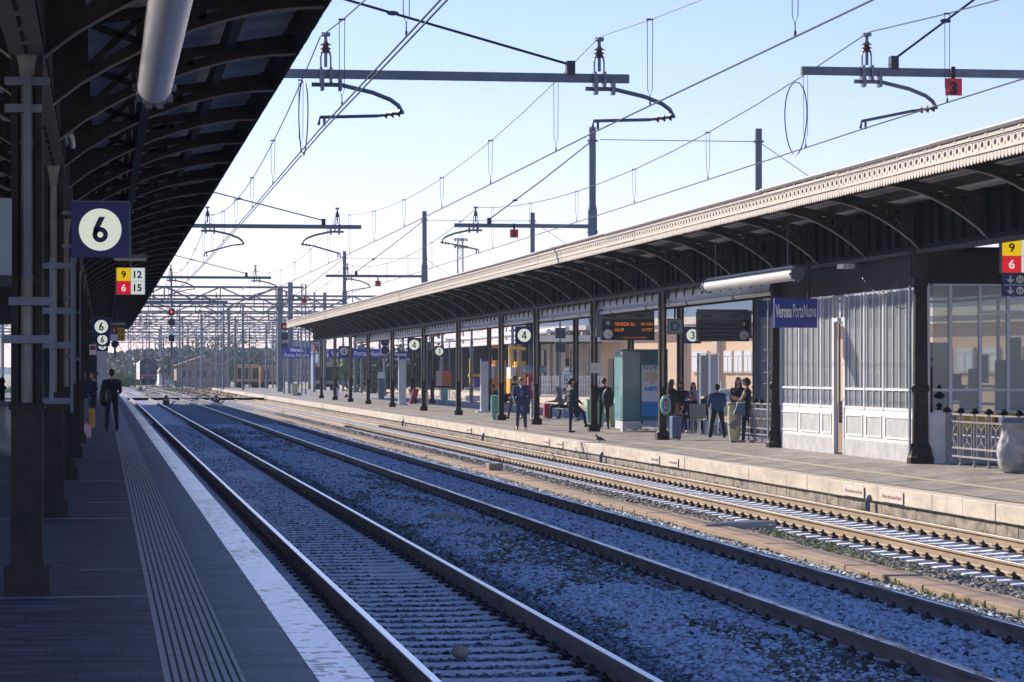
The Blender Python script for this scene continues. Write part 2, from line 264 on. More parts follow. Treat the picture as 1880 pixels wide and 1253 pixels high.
# ------------------------------------------------------------------ mesh builder
class MB:
    def __init__(s): s.v = []; s.f = []; s.m = []; s.mats = []; s.cm = 0
    def mat(s, name):
        if name not in s.mats: s.mats.append(name)
        s.cm = s.mats.index(name); return s
    def add(s, vs, fs):
        o = len(s.v); s.v += [tuple(p) for p in vs]
        for f in fs: s.f.append([i + o for i in f]); s.m.append(s.cm)
        return s
    def box(s, x0, x1, y0, y1, z0, z1, rz=0, c=None):
        vs = [(x0, y0, z0), (x1, y0, z0), (x1, y1, z0), (x0, y1, z0), (x0, y0, z1), (x1, y0, z1), (x1, y1, z1), (x0, y1, z1)]
        if rz:
            cx, cy = c if c else ((x0 + x1) / 2, (y0 + y1) / 2); a, b = math.cos(rz), math.sin(rz)
            vs = [(cx + (x - cx) * a - (y - cy) * b, cy + (x - cx) * b + (y - cy) * a, z) for x, y, z in vs]
        return s.add(vs, [(0, 3, 2, 1), (4, 5, 6, 7), (0, 1, 5, 4), (1, 2, 6, 5), (2, 3, 7, 6), (3, 0, 4, 7)])
    def cbox(s, cx, cy, cz, sx, sy, sz, rz=0): return s.box(cx - sx / 2, cx + sx / 2, cy - sy / 2, cy + sy / 2, cz - sz / 2, cz + sz / 2, rz)
    def bar(s, p, q, wd, ht=None, up=(0, 0, 1)):
        ht = ht or wd; p, q = Vector(p), Vector(q); d = (q - p).normalized(); u = Vector(up)
        if abs(d.dot(u)) > .98: u = Vector((0, 1, 0)) if abs(d.y) < .9 else Vector((1, 0, 0))
        a = d.cross(u).normalized() * wd / 2; b = a.cross(d).normalized() * ht / 2
        vs = [p - a - b, p + a - b, p + a + b, p - a + b, q - a - b, q + a - b, q + a + b, q - a + b]
        return s.add(vs, [(0, 1, 2, 3), (7, 6, 5, 4), (1, 0, 4, 5), (2, 1, 5, 6), (3, 2, 6, 7), (0, 3, 7, 4)])
    def tube(s, pts, r, n=8, rr=None, cap=True):
        pts = [Vector(p) for p in pts]; rings = []; N = len(pts)
        d0 = (pts[1] - pts[0]).normalized(); u = Vector((0, 0, 1)) if abs(d0.z) < .9 else Vector((1, 0, 0))
        a = d0.cross(u).normalized()
        vs = []
        for i, p in enumerate(pts):
            d = ((pts[min(i + 1, N - 1)] - pts[max(i - 1, 0)])).normalized()
            a = (a - d * a.dot(d)).normalized(); b = d.cross(a)
            q = rr[i] if rr else r
            for k in range(n):
                t = 2 * math.pi * k / n; vs.append(p + a * (math.cos(t) * q) + b * (math.sin(t) * q))
        fs = []
        for i in range(N - 1):
            for k in range(n):
                k2 = (k + 1) % n; fs.append((i * n + k, i * n + k2, (i + 1) * n + k2, (i + 1) * n + k))
        if cap: fs.append(tuple(reversed(range(n)))); fs.append(tuple((N - 1) * n + k for k in range(n)))
        return s.add(vs, fs)
    def cyl(s, x, y, z0, z1, r, n=12, r1=None): return s.tube([(x, y, z0), (x, y, z1)], r, n, rr=[r, r1 if r1 is not None else r])
    def lathe(s, x, y, prof, n=14):
        return s.tube_prof(x, y, prof, n)
    def tube_prof(s, x, y, prof, n):
        vs = []; fs = []
        for r, z in prof:
            for k in range(n):
                t = 2 * math.pi * k / n; vs.append((x + r * math.cos(t), y + r * math.sin(t), z))
        for i in range(len(prof) - 1):
            for k in range(n):
                k2 = (k + 1) % n; fs.append((i * n + k, i * n + k2, (i + 1) * n + k2, (i + 1) * n + k))
        fs.append(tuple(reversed(range(n)))); fs.append(tuple((len(prof) - 1) * n + k for k in range(n)))
        return s.add(vs, fs)
    def prism(s, poly, axis, a, b):
        """poly of 2D points extruded along axis ('x': poly=(y,z); 'y': (x,z); 'z': (x,y))"""
        def P(u, v, t): return (t, u, v) if axis == 'x' else ((u, t, v) if axis == 'y' else (u, v, t))
        n = len(poly); vs = [P(u, v, a) for u, v in poly] + [P(u, v, b) for u, v in poly]
        fs = [tuple(range(n)), tuple(reversed(range(n, 2 * n)))] + [((i + 1) % n, i, i + n, (i + 1) % n + n) for i in range(n)]
        return s.add(vs, fs)
    def ell(s, c, r, n=12, m=8):
        vs = []; fs = []
        for j in range(m + 1):
            t = math.pi * j / m
            for k in range(n):
                p = 2 * math.pi * k / n
                vs.append((c[0] + r[0] * math.sin(t) * math.cos(p), c[1] + r[1] * math.sin(t) * math.sin(p), c[2] + r[2] * math.cos(t)))
        for j in range(m):
            for k in range(n):
                k2 = (k + 1) % n; fs.append((j * n + k, (j + 1) * n + k, (j + 1) * n + k2, j * n + k2))
        return s.add(vs, fs)
    def quad(s, *p): return s.add(p, [tuple(range(len(p)))])
    def build(s, name, parent=None, mat=None, smooth=False, bevel=0):
        me = bpy.data.meshes.new(name)
        off = worldloc(parent) if parent else Vector((0, 0, 0))
        vs = np.array(s.v, dtype=np.float64) if s.v else np.zeros((0, 3))
        if parent and len(vs): vs = vs - np.array(off)
        me.from_pydata(vs.tolist(), [], s.f)
        for mn in s.mats: me.materials.append(M[mn])
        if not s.mats: me.materials.append(M[mat or 'iron'])
        if len(s.mats) > 1: me.polygons.foreach_set('material_index', s.m)
        bm = bmesh.new(); bm.from_mesh(me); bmesh.ops.recalc_face_normals(bm, faces=bm.faces); bm.to_mesh(me); bm.free()
        if smooth: me.polygons.foreach_set('use_smooth', [True] * len(me.polygons)); 
        me.update()
        o = bpy.data.objects.new(name, me); COL.objects.link(o)
        if parent: o.parent = parent
        if smooth:
            try: me.set_sharp_from_angle(angle=R_(42))
            except Exception: pass
        if bevel:
            b = o.modifiers.new('bevel', 'BEVEL'); b.width = bevel; b.segments = 2; b.limit_method = 'ANGLE'
        return o
def worldloc(o):
    l = Vector((0, 0, 0))
    while o: l = l + Vector(o.location); o = o.parent
    return l
def part(name, mb, parent, **k): return mb.build(name, parent, **k)
def thing(name, label, cat, loc=(0, 0, 0), group=None):
    o = bpy.data.objects.new(name, None); COL.objects.link(o); o.location = loc; o.empty_display_size = .2
    o['label'] = label; o['category'] = cat
    if group: o['group'] = group
    return o
def tag(o, label=None, cat=None, group=None, kind=None):
    if label: o['label'] = label
    if cat: o['category'] = cat
    if group: o['group'] = group
    if kind: o['kind'] = kind
    return o
def struct(name, mb, **k): return tag(mb.build(name, **k), kind='structure')
KIDS = {}
def kids(o): return [c for c in COL.objects if c.parent == o]
def dup(root, loc, label=None, rz=None, cache={}):
    if root.name not in cache:
        ks = kids(root); cache[root.name] = [(k, kids(k)) for k in ks]
    r = root.copy(); COL.objects.link(r); r.location = loc
    if rz is not None: r.rotation_euler = (0, 0, rz)
    if label: r['label'] = label
    for k, gs in cache[root.name]:
        c = k.copy(); COL.objects.link(c); c.parent = r
        for g in gs:
            d = g.copy(); COL.objects.link(d); d.parent = c
    return r
def text(name, body, c, size, mname, parent, face='-y', width=None, bold=0.0, depth=0.004, align='CENTER', height=None, rz=0):
    """raised lettering; c = centre in world coordinates; faces -Y (towards the camera) unless told"""
    cu = bpy.data.curves.new('t', 'FONT'); cu.body = body; cu.size = size; cu.align_x = align; cu.extrude = depth / 2
    to = bpy.data.objects.new('t', cu); COL.objects.link(to)
    me = bpy.data.meshes.new_from_object(to.evaluated_get(bpy.context.evaluated_depsgraph_get()))
    bpy.data.objects.remove(to); bpy.data.curves.remove(cu)
    n = len(me.vertices); a = np.zeros(n * 3); me.vertices.foreach_get('co', a); a = a.reshape(-1, 3)
    if n:
        lo, hi = a.min(0), a.max(0); a -= (lo + hi) / 2
        if width: a[:, 0] *= width / max(1e-6, hi[0] - lo[0])
        if height: a[:, 1] *= height / max(1e-6, hi[1] - lo[1])
    reps = [(0, 0)] if bold <= 0 else [(-bold, 0), (bold, 0), (0, -bold), (0, bold)]
    A = np.concatenate([a + np.array([dx, dy, .0004 * q]) for q, (dx, dy) in enumerate(reps)]) if n else a
    F_ = [list(p.vertices) for p in me.polygons]; F2 = [[v + q * n for v in f] for q in range(len(reps)) for f in F_]
    a = A
    if face == '-y': b = np.stack([a[:, 0], -a[:, 2], a[:, 1]], 1)
    elif face == '-x': b = np.stack([-a[:, 2], -a[:, 0], a[:, 1]], 1)
    if rz: b = np.stack([b[:, 0] * math.cos(rz) - b[:, 1] * math.sin(rz), b[:, 0] * math.sin(rz) + b[:, 1] * math.cos(rz), b[:, 2]], 1)
    b = b + np.array(c) - (np.array(worldloc(parent)) if parent else 0)
    bpy.data.meshes.remove(me); me = bpy.data.meshes.new(name); me.from_pydata(b.tolist(), [], F2); me.update()
    me.materials.clear(); me.materials.append(M[mname])
    o = bpy.data.objects.new(name, me); COL.objects.link(o)
    if parent: o.parent = parent
    return o
def disc(mb, cx, y, cz, r, n=32, ry=.006):
    mb.prism([(cx + r * math.cos(2 * math.pi * k / n), cz + r * math.sin(2 * math.pi * k / n)) for k in range(n)], 'y', y - ry, y); return mb
def ringarc(mb, cx, y, cz, r0, r1, a0=0, a1=360, n=28, ry=.004):
    pts = []
    for k in range(n):
        t0, t1 = R_(a0 + (a1 - a0) * k / n), R_(a0 + (a1 - a0) * (k + 1) / n)
        mb.prism([(cx + r0 * math.cos(t0), cz + r0 * math.sin(t0)), (cx + r1 * math.cos(t0), cz + r1 * math.sin(t0)), (cx + r1 * math.cos(t1), cz + r1 * math.sin(t1)), (cx + r0 * math.cos(t1), cz + r0 * math.sin(t1))], 'y', y - ry, y)
    return mb
def digit(mb, ch, cx, y, cz, h, ry=.004):
    """bold geometric numerals; h = height, centre cx, cz"""
    k = h; P = lambda pts: mb.prism([(cx + a * k, cz + b * k) for a, b in pts], 'y', y - ry, y)
    if ch == '6':
        ringarc(mb, cx, y, cz - .20 * k, .115 * k, .30 * k, ry=ry)
        P([(-.30, -.20), (-.115, -.20), (-.045, .02), (.19, .50), (-.045, .50), (-.255, .06)])
    elif ch == '4':
        P([(.03, .5), (.20, .5), (.20, -.5), (.03, -.5)])
        P([(-.32, -.14), (.0295, -.14), (.0295, -.29), (-.32, -.29)]); P([(.2005, -.14), (.31, -.14), (.31, -.29), (.2005, -.29)])
        P([(-.32, -.139), (-.15, -.139), (.0295, .20), (.0295, .5)])
    elif ch == '3':
        ringarc(mb, cx, y, cz + .235 * k, .10 * k, .265 * k, -95, 160, 20, ry); ringarc(mb, cx, y + .0005, cz - .215 * k, .12 * k, .285 * k, -165, 92, 22, ry)
# ================================================================== GROUND
def vnoise(x, y, seed=0, oct=4, s=1.0):
    out = np.zeros_like(x); amp = 1.0; tot = 0
    for o in range(oct):
        g = np.random.default_rng(seed + o * 17).random((64, 64)); X = x * s; Y = y * s
        xi = np.floor(X).astype(int); yi = np.floor(Y).astype(int); fx = X - xi; fy = Y - yi; fx = fx * fx * (3 - 2 * fx); fy = fy * fy * (3 - 2 * fy)
        a = g[xi % 64, yi % 64]; b = g[(xi + 1) % 64, yi % 64]; c = g[xi % 64, (yi + 1) % 64]; d = g[(xi + 1) % 64, (yi + 1) % 64]
        out += amp * ((a * (1 - fx) + b * fx) * (1 - fy) + (c * (1 - fx) + d * fx) * fy); tot += amp; amp *= .5; s *= 2.03
    return out / tot
T6 = (2.271, 3.778); T5 = (6.195, 7.725); T4 = (10.63, 12.14)     # centres of the rail heads
def bump(x, c, w): return np.exp(-((x - c) / w) ** 2)
def zg(X, Y):
    z = np.full_like(X, -0.675)
    z += np.where((X > 1.75) & (X < 4.25), -.012, 0)
    z += 0.05 * bump(X, 5.0, .55) * (0.5 + vnoise(X, Y, 5, 2, .2))
    z += np.where((X > 5.7) & (X < 8.1), 0.015, 0)                   # track 5: ballast level with the sleepers
    z += -0.03 * bump(X, 9.0, .5)
    z += -0.14 * np.clip((X - 9.2) / .9, 0, 1)                       # track 4 lies lower
    z += 0.055 * bump(X, 9.55, .32)
    return z
def gridmesh(name, xs, ys, mname, zf, disp=0.0, dseed=1, dscale=9):
    XX, YY = np.meshgrid(xs, ys, indexing='ij'); Z = zf(XX, YY)
    if disp: Z = Z + (vnoise(XX, YY, dseed, 3, dscale) - .5) * disp
    nx, ny = XX.shape; co = np.stack([XX, YY, Z], -1).reshape(-1, 3)
    i = np.arange(nx - 1)[:, None] * ny + np.arange(ny - 1)[None, :]
    f = np.stack([i, i + ny, i + ny + 1, i + 1], -1).reshape(-1, 4)
    me = bpy.data.meshes.new(name); me.vertices.add(len(co)); me.vertices.foreach_set('co', co.reshape(-1))
    me.loops.add(f.size); me.loops.foreach_set('vertex_index', f.reshape(-1)); me.polygons.add(len(f)); me.polygons.foreach_set('loop_start', np.arange(len(f)) * 4)
    me.update(calc_edges=True); me.polygons.foreach_set('use_smooth', [True] * len(f)); me.materials.append(M[mname])
    o = bpy.data.objects.new(name, me); COL.objects.link(o); return o
# one wide sheet out to the horizon, the ballast bed on it
s = MB(); s.quad((-2500, -200, -0.86), (4000, -200, -0.86), (4000, 7000, -0.86), (-2500, 7000, -0.86)); struct('ground', s, mat='far_ground')
tag(gridmesh('ballast', np.arange(1.2, 13.3, .06), np.concatenate([np.arange(12, 46, .07), np.arange(46, 110, .3), np.arange(110, 420, 2.)]), 'ballast_bed', zg, .05), kind='structure')
s = MB(); s.box(23.4, 32, 40, 420, -.9, -.72); tag(s.build('ballast', mat='ballast_bed'), kind='structure')
s = MB(); s.box(-12, 30, 215, 700, -.9, -.80); tag(s.build('gravel_bed', mat='far_ground'), kind='structure')

def stones(name, n, xr, yr, sz, mname, seed, dens=None, zoff=0.0, flat=.7, label=None, sharp=.35):
    g = np.random.default_rng(seed)
    x = g.uniform(*xr, n); u = g.random(n)
    y = yr[0] * (yr[1] / yr[0]) ** u if yr[0] > 0 else g.uniform(*yr, n)    # denser nearby
    if dens is not None:
        k = g.random(n) < dens(x, y); x, y = x[k], y[k]
    n = len(x); s = g.uniform(sz[0], sz[1], n) * (1 + (y - yr[0]) / max(yr[1] - yr[0], 1) * .5)
    z = zg(x, y) + zoff + s * .12 * g.random(n)
    c = np.array([(-1, -1, -1), (1, -1, -1), (1, 1, -1), (-1, 1, -1), (-1, -1, 1), (1, -1, 1), (1, 1, 1), (-1, 1, 1)], float) * .5
    V = c[None] + g.uniform(-sharp, sharp, (n, 8, 3)); V[:, 4:, :2] *= .62
    V *= s[:, None, None] * np.stack([g.uniform(.7, 1.25, n), g.uniform(.7, 1.25, n), g.uniform(.5, 1, n) * flat], -1)[:, None, :]
    a = g.uniform(0, 6.28, n); t = g.uniform(-.5, .5, n)
    ca, sa, ct, st = np.cos(a)[:, None], np.sin(a)[:, None], np.cos(t)[:, None], np.sin(t)[:, None]
    yy = V[:, :, 1] * ct - V[:, :, 2] * st; zz = V[:, :, 1] * st + V[:, :, 2] * ct
    xx = V[:, :, 0] * ca - yy * sa; yy = V[:, :, 0] * sa + yy * ca
    co = np.stack([xx + x[:, None], yy + y[:, None], zz + z[:, None]], -1).reshape(-1)
    f = np.array([(0, 3, 2, 1), (4, 5, 6, 7), (0, 1, 5, 4), (1, 2, 6, 5), (2, 3, 7, 6), (3, 0, 4, 7)])
    f = (np.arange(n)[:, None, None] * 8 + f[None]).reshape(-1)
    me = bpy.data.meshes.new(name); me.vertices.add(n * 8); me.vertices.foreach_set('co', co)
    me.loops.add(len(f)); me.loops.foreach_set('vertex_index', f); me.polygons.add(n * 6); me.polygons.foreach_set('loop_start', np.arange(n * 6) * 4)
    me.update(calc_edges=True); me.materials.append(M[mname])
    o = bpy.data.objects.new(name, me); COL.objects.link(o)
    return tag(o, label, 'gravel', kind='stuff')
dirt = lambda x, y: vnoise(x, y * .25, 31, 3, .9)
def onsleeper(x, y, c, y0, stray):
    f = np.abs((y - y0 + .285) % .57 - .285) < .125
    return np.where(f & (np.abs(x - c) < 1.2), stray, 1.0)
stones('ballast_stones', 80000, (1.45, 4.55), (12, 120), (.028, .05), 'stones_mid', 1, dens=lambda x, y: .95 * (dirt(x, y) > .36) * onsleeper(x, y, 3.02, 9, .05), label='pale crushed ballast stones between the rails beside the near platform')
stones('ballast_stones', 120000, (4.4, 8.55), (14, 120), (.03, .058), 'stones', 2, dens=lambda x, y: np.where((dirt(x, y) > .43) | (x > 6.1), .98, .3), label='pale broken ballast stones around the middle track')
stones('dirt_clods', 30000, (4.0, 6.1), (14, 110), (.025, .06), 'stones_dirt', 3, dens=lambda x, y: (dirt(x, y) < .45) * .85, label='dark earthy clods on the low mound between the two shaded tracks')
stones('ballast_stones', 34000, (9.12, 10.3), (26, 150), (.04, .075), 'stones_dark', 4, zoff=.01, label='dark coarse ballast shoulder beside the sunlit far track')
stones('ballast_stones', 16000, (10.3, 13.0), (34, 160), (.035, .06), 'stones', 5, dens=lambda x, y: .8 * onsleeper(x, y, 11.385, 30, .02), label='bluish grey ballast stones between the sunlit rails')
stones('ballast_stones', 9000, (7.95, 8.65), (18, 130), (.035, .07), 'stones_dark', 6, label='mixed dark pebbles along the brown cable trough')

# ------------------------------------------------------------------ platforms
PL_END = 214.0
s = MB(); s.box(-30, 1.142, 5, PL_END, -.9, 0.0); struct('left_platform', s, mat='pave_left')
s = MB(); s.box(1.1425, 1.432, 5, PL_END, -.9, 0.003); o = struct('platform_edge_strip', s, mat='white_worn')
s = MB(); s.mat('tactile'); s.box(.325, .752, 5, PL_END - 2, .0, .007)
s.mat('tactile_groove')
for i in range(9):
    x = .36 + i * .0445; s.box(x, x + .014, 5, PL_END - 2.2, .007, .0085)
struct('tactile_path', s)
s = MB(); s.mat('line_stone')
for i in range(17):
    Y = Yof(20.2 + 10.75 * i, -.5) - .17
    s.box(-1.6, .322, Y - .05, Y + .05, 0, .004)
for i in range(16):
    Y = Yof(20.2 + 10.75 * i, -.5) + 2.6 + (i % 3)
    s.box(-.2, .322, Y, Y + .035, 0, .004)
struct('paving_lines', s)
# right platform: sheet with a slight rise towards the booth, coping, yellow line, masonry wall
def zrp(X, Y):
    return -.28 + .15 * np.clip((X - 13.2) / 2.2, 0, 1) * np.clip((76 - Y) / 12, 0, 1)
tag(gridmesh('right_platform', np.array([13.33, 13.6, 14.06, 14.2, 14.6, 15, 15.4, 16, 20, 23.4]), np.concatenate([np.arange(20, 110, 1.), np.arange(110, 340, 10.)]), 'pave_right', zrp), kind='structure')
o = gridmesh('yellow_line', np.array([14.10, 14.17, 14.24]), np.concatenate([np.arange(20, 110, 1.), np.arange(110, 340, 10.)]), 'yellow_line', lambda X, Y: zrp(X, Y) + .004); tag(o, kind='structure')
RZ = -.28
s = MB(); s.mat('stone_edge')
yy = 20.0
while yy < 330:
    L = 1.55 if yy < 120 else 6.2
    dx = rng.uniform(-.006, .006); s.box(12.985 + dx, 13.34, yy, yy + L - .012, -.545, RZ + .002 + rng.uniform(-.003, .003)); yy += L
s.mat('stone_edge'); s.box(13.345, 13.37, 20, 330, -.3, RZ + .003)
struct('platform_coping', s, bevel=.02)
s = MB()
xs = np.arange(20, 330, .25)
for i, y in enumerate(xs):
    d0 = rng.uniform(0, .012)
    s.box(13.04 + d0, 13.5, y, y + .25, -.9, -.545 + rng.uniform(-.02, 0)); 
struct('platform_wall', s, mat='masonry')
s = MB(); s.box(13.5, 23.4, 20, 330, -.9, -.30); struct('platform_fill', s, mat='concrete')
# cable trough with lids
s = MB(); yy = 22.
while yy < 160:
    dx = .03 * math.sin(yy * .35); s.box(8.62 + dx, 9.06 + dx, yy, yy + .98, -.80, -.605 + rng.uniform(-.006, .006), rz=rng.uniform(-.006, .006)); yy += 1.0
struct('cable_trough', s, mat='duct', bevel=.01)

# ================================================================== TRACKS
RP = [(-.075, 0), (.075, 0), (.075, .012), (.02, .03), (.009, .045), (.009, .125), (.02, .135), (.036, .14), (.036, .165), (.030, .172), (-.030, .172), (-.036, .165), (-.036, .14), (-.02, .135), (-.009, .125), (-.009, .045), (-.02, .03), (-.075, .012)]
def rail_bend(y, off):
    return off * max(0, y - 190) ** 2
def rail_mesh(x, y0, y1, zt, side, head, bend=0.0):
    m = MB(); ys = [y0] + [y for y in range(int(y0) + 2, int(y1), 4)] + [y1]
    n = len(RP); vs = []
    for y in ys:
        for a, b in RP: vs.append((x + a + rail_bend(y, bend), y, zt - .172 + b))
    m.mat(side)
    for i in range(len(ys) - 1):
        for k in range(n):
            k2 = (k + 1) % n; top = k in (8, 9, 10)
            m.mats or None
            m.f.append([i * n + k, i * n + k2, (i + 1) * n + k2, (i + 1) * n + k]); m.m.append(1 if top else 0)
    m.v = vs; m.mats = [side, head]; return m
SLP = None
def sleeper_mb(zt):
    """concrete sleeper, higher seats under the rails, dipping in the middle; centred on x=0,y=0"""
    g = .7535; zs = zt - .178; zc_ = zs - .018
    prof = [(-1.15, zs - .03), (-1.12, zs - .012), (-g - .16, zs), (-g + .17, zs), (-g + .34, zc_), (g - .34, zc_), (g - .17, zs), (g + .16, zs), (1.12, zs - .012), (1.15, zs - .03)]
    m = MB(); n = len(prof)
    for sx, y, dz in ((1, -.12, -.03), (1, -.09, 0), (1, .09, 0), (1, .12, -.03)):
        for a, b in prof: m.v.append((a, y, b + dz))
    for a, b in (prof[0], prof[-1]): pass
    for j in range(3):
        for i in range(n - 1): m.f.append([j * n + i, j * n + i + 1, (j + 1) * n + i + 1, (j + 1) * n + i]); m.m.append(0)
    b0 = len(m.v)
    for y in (-.14, .14):
        for a, b in prof: m.v.append((a, y, zt - .40))
    for i in range(n - 1):
        m.f.append([i, i + 1, b0 + i + 1, b0 + i]); m.m.append(0); m.f.append([3 * n + i, 3 * n + i + 1, b0 + n + i + 1, b0 + n + i]); m.m.append(0)
    m.mats = ['sleeper']; return m
def clip_mb(zt, sides=(-1, 1)):
    """a rail fastening: base plate, bolt with nut, curled spring clip"""
    m = MB().mat('clip'); z = zt - .172
    for sd in sides:
        x = sd * .115
        m.box(x - .045, x + .045, -.07, .07, z - .006, z + .018)
        m.cyl(x, 0, z, z + .085, .016, 6); m.cyl(x, 0, z + .045, z + .066, .028, 6)
        m.tube([(x - sd * .05, -.06, z + .02), (x, -.068, z + .045), (x + sd * .045, -.045, z + .05), (x + sd * .055, 0, z + .055), (x + sd * .045, .045, z + .05), (x, .068, z + .045), (x - sd * .05, .06, z + .02)], .014, 5)
    return m
def track(label, X, zt, y0, y1, step, side, head, ny, bend=0.0, hide_sleepers=False, y_first=None):
    t = thing('railway_track', label, 'railway track', ((X[0] + X[1]) / 2, y0, 0), 'railway tracks beside the platforms')
    cx = (X[0] + X[1]) / 2
    for x in X: part('rail', rail_mesh(x, y0, y1, zt, side, head, bend), t)
    if ny:
        sm = sleeper_mb(zt - (.03 if hide_sleepers else 0)); cm = [clip_mb(zt, (q,)) for q in (-1, 1)]; sme = cme = None
        ys = np.arange(y_first or y0, y0 + 100000, step)[:ny]
        for i, y in enumerate(ys):
            if sme is None:
                so_ = sm.build('sleeper'); sme = so_.data; c1 = cm[0].build('rail_clip'); c2 = cm[1].build('rail_clip'); cme = (c1.data, c2.data)
                bpy.data.objects.remove(so_); bpy.data.objects.remove(c1); bpy.data.objects.remove(c2)
            a = bpy.data.objects.new('sleeper', sme); COL.objects.link(a); a.parent = t; a.location = (rng.uniform(-.008, .008), y - y0, 0); a.rotation_euler = (0, 0, rng.uniform(-.004, .004))
            for x, cm_ in [(x, q) for x in X for q in cme]:
                c = bpy.data.objects.new('rail_clip', cm_); COL.objects.link(c); c.parent = a; c.location = (x - cx, 0, 0)
        # the far rest as one mass
        m = MB(); yl = ys[-1]
        base = sleeper_mb(zt - (.03 if hide_sleepers else 0)); cb = clip_mb(zt)
        for j, y in enumerate(np.arange(yl + step, min(y1, 330), step)):
            m.mat('sleeper'); m.add([(a + cx, b + y, c) for a, b, c in base.v], base.f)
            if y < 120:
                m.mat('clip')
                for x in X: m.add([(a + x, b + y, c) for a, b, c in cb.v], cb.f)
        o = part('far_sleepers', m, t); o['kind'] = 'stuff'
    return t
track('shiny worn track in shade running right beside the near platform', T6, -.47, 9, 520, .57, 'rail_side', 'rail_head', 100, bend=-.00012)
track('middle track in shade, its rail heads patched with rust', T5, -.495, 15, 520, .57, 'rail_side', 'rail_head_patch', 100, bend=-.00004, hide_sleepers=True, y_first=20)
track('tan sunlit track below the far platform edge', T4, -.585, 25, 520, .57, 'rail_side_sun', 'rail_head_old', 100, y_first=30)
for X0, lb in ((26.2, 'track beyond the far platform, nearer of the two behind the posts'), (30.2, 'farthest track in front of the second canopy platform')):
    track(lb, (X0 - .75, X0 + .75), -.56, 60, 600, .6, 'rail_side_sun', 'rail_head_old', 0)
# diverging tracks beyond the platform end
def curved_track(label, pts, zt=-.6):
    t = thing('railway_track', label, 'railway track', (pts[0][0], pts[0][1], 0), 'railway tracks beside the platforms')
    for s_ in (-.75, .75):
        m = MB().mat('rail_head_old')
        for (x0, y0), (x1, y1) in zip(pts[:-1], pts[1:]): m.bar((x0 + s_, y0, zt - .07), (x1 + s_, y1, zt - .07), .07, .15)
        part('rail', m, t)
    return t
curved_track('switch track curving left from the middle track beyond the platforms', [(7.0 - 3.9 * (3 * u * u - 2 * u ** 3), 178 + 120 * u) for u in [i / 12 for i in range(13)]], -.50)
curved_track('switch track branching right across the yard behind the lanterns', [(7.0 + 4.4 * (3 * u * u - 2 * u ** 3), 190 + 120 * u) for u in [i / 12 for i in range(13)]], -.52)
curved_track('far yard track under the gantries, left of the locomotive', [(3 - 8 * u, 300 + 260 * u) for u in [i / 6 for i in range(7)]], -.62)
curved_track('yard track leading to the dark locomotive', [(7.6 + .4 * (1 - u), 230 + 290 * u) for u in [i / 6 for i in range(7)]], -.62)

# small things on the ballast
s = MB().mat('concrete'); s.box(5.02, 5.47, 41.6, 42.0, -.7, -.52); s.mat('masonry').box(4.95, 5.02, 41.6, 42.0, -.7, -.55)
tag(s.build('cable_box', bevel=.02), 'small weathered concrete box on the shaded mound between the tracks', 'cable box')
X, Y, zc = on(908, 868, -.66); s = MB().mat('stone_pier'); s.box(X - .17, X + .17, Y - .12, Y + .12, -.7, -.44, rz=.2)
tag(s.build('marker_block', bevel=.02), 'brown stone block standing beside the brown cable trough', 'stone block')
X, Y, zc = on(880, 974, -.64); s = MB().mat('concrete'); s.box(X - .5, X + .45, Y - .5, Y + .5, -.72, -.615, rz=.05)
tag(s.build('drain_cover', bevel=.01), 'flat pale concrete slab sunk in the ballast of the mound', 'slab')
X, Y, zc = on(1355, 972, -.66); s = MB().mat('concrete'); s.tube([(X - .55, Y - .2, -.63), (X - .2, Y - .1, -.60), (X + .35, Y + .0, -.60), (X + .62, Y + .4, -.62)], .07, 8)
s.mat('concrete').box(X - .3, X + .5, Y - .15, Y + .1, -.66, -.59, rz=.08)
tag(s.build('duct_crossing'), 'grey concrete duct piece lying across the brown cable trough', 'duct')
X, Y, zc = on(845, 1202, -.62); s = MB().mat('stone_pier'); s.ell((X, Y, -.60), (.075, .06, .055), 10, 7)
tag(s.build('loose_stone'), 'single round brownish stone between the rails nearest the platform', 'stone')
# loose cable beside the second rail
pts = [on(px, py, -.63) for px, py in ((1140, 1068), (1200, 1068), (1262, 1082), (1310, 1086), (1345, 1115), (1400, 1135), (1450, 1148), (1500, 1170), (1560, 1190), (1610, 1212), (1680, 1225), (1720, 1240))]
s = MB().mat('concrete'); s.tube([(a, b, -.625 + .015 * math.sin(i * 2.1)) for i, (a, b, c) in enumerate(pts)], .013, 6)
tag(s.build('loose_cable', smooth=True), 'thin grey cable snaking over the ballast beside the rusty rail', 'cable')
# rail joints / drain pipes on the platform wall
for i, (px, ln) in enumerate(((1600, 0), (1108, 1), (890, 2), (742, 3))):
    Y = YX(px, 13.0); m = MB().mat('galv'); m.cyl(12.93, Y, -.85, -.52, .045, 10); m.tube([(12.93, Y, -.52), (12.95, Y, -.49), (13.05, Y, -.48)], .045, 10)
    tag(m.build('drain_pipe', smooth=True), ('stubby grey drain pipe against the far platform wall, ' + ['nearest the camera, by the faded plates', 'below the pigeon', 'left of the suited man', 'farthest of the four'][ln]), 'pipe', 'drain pipes on the far platform wall')
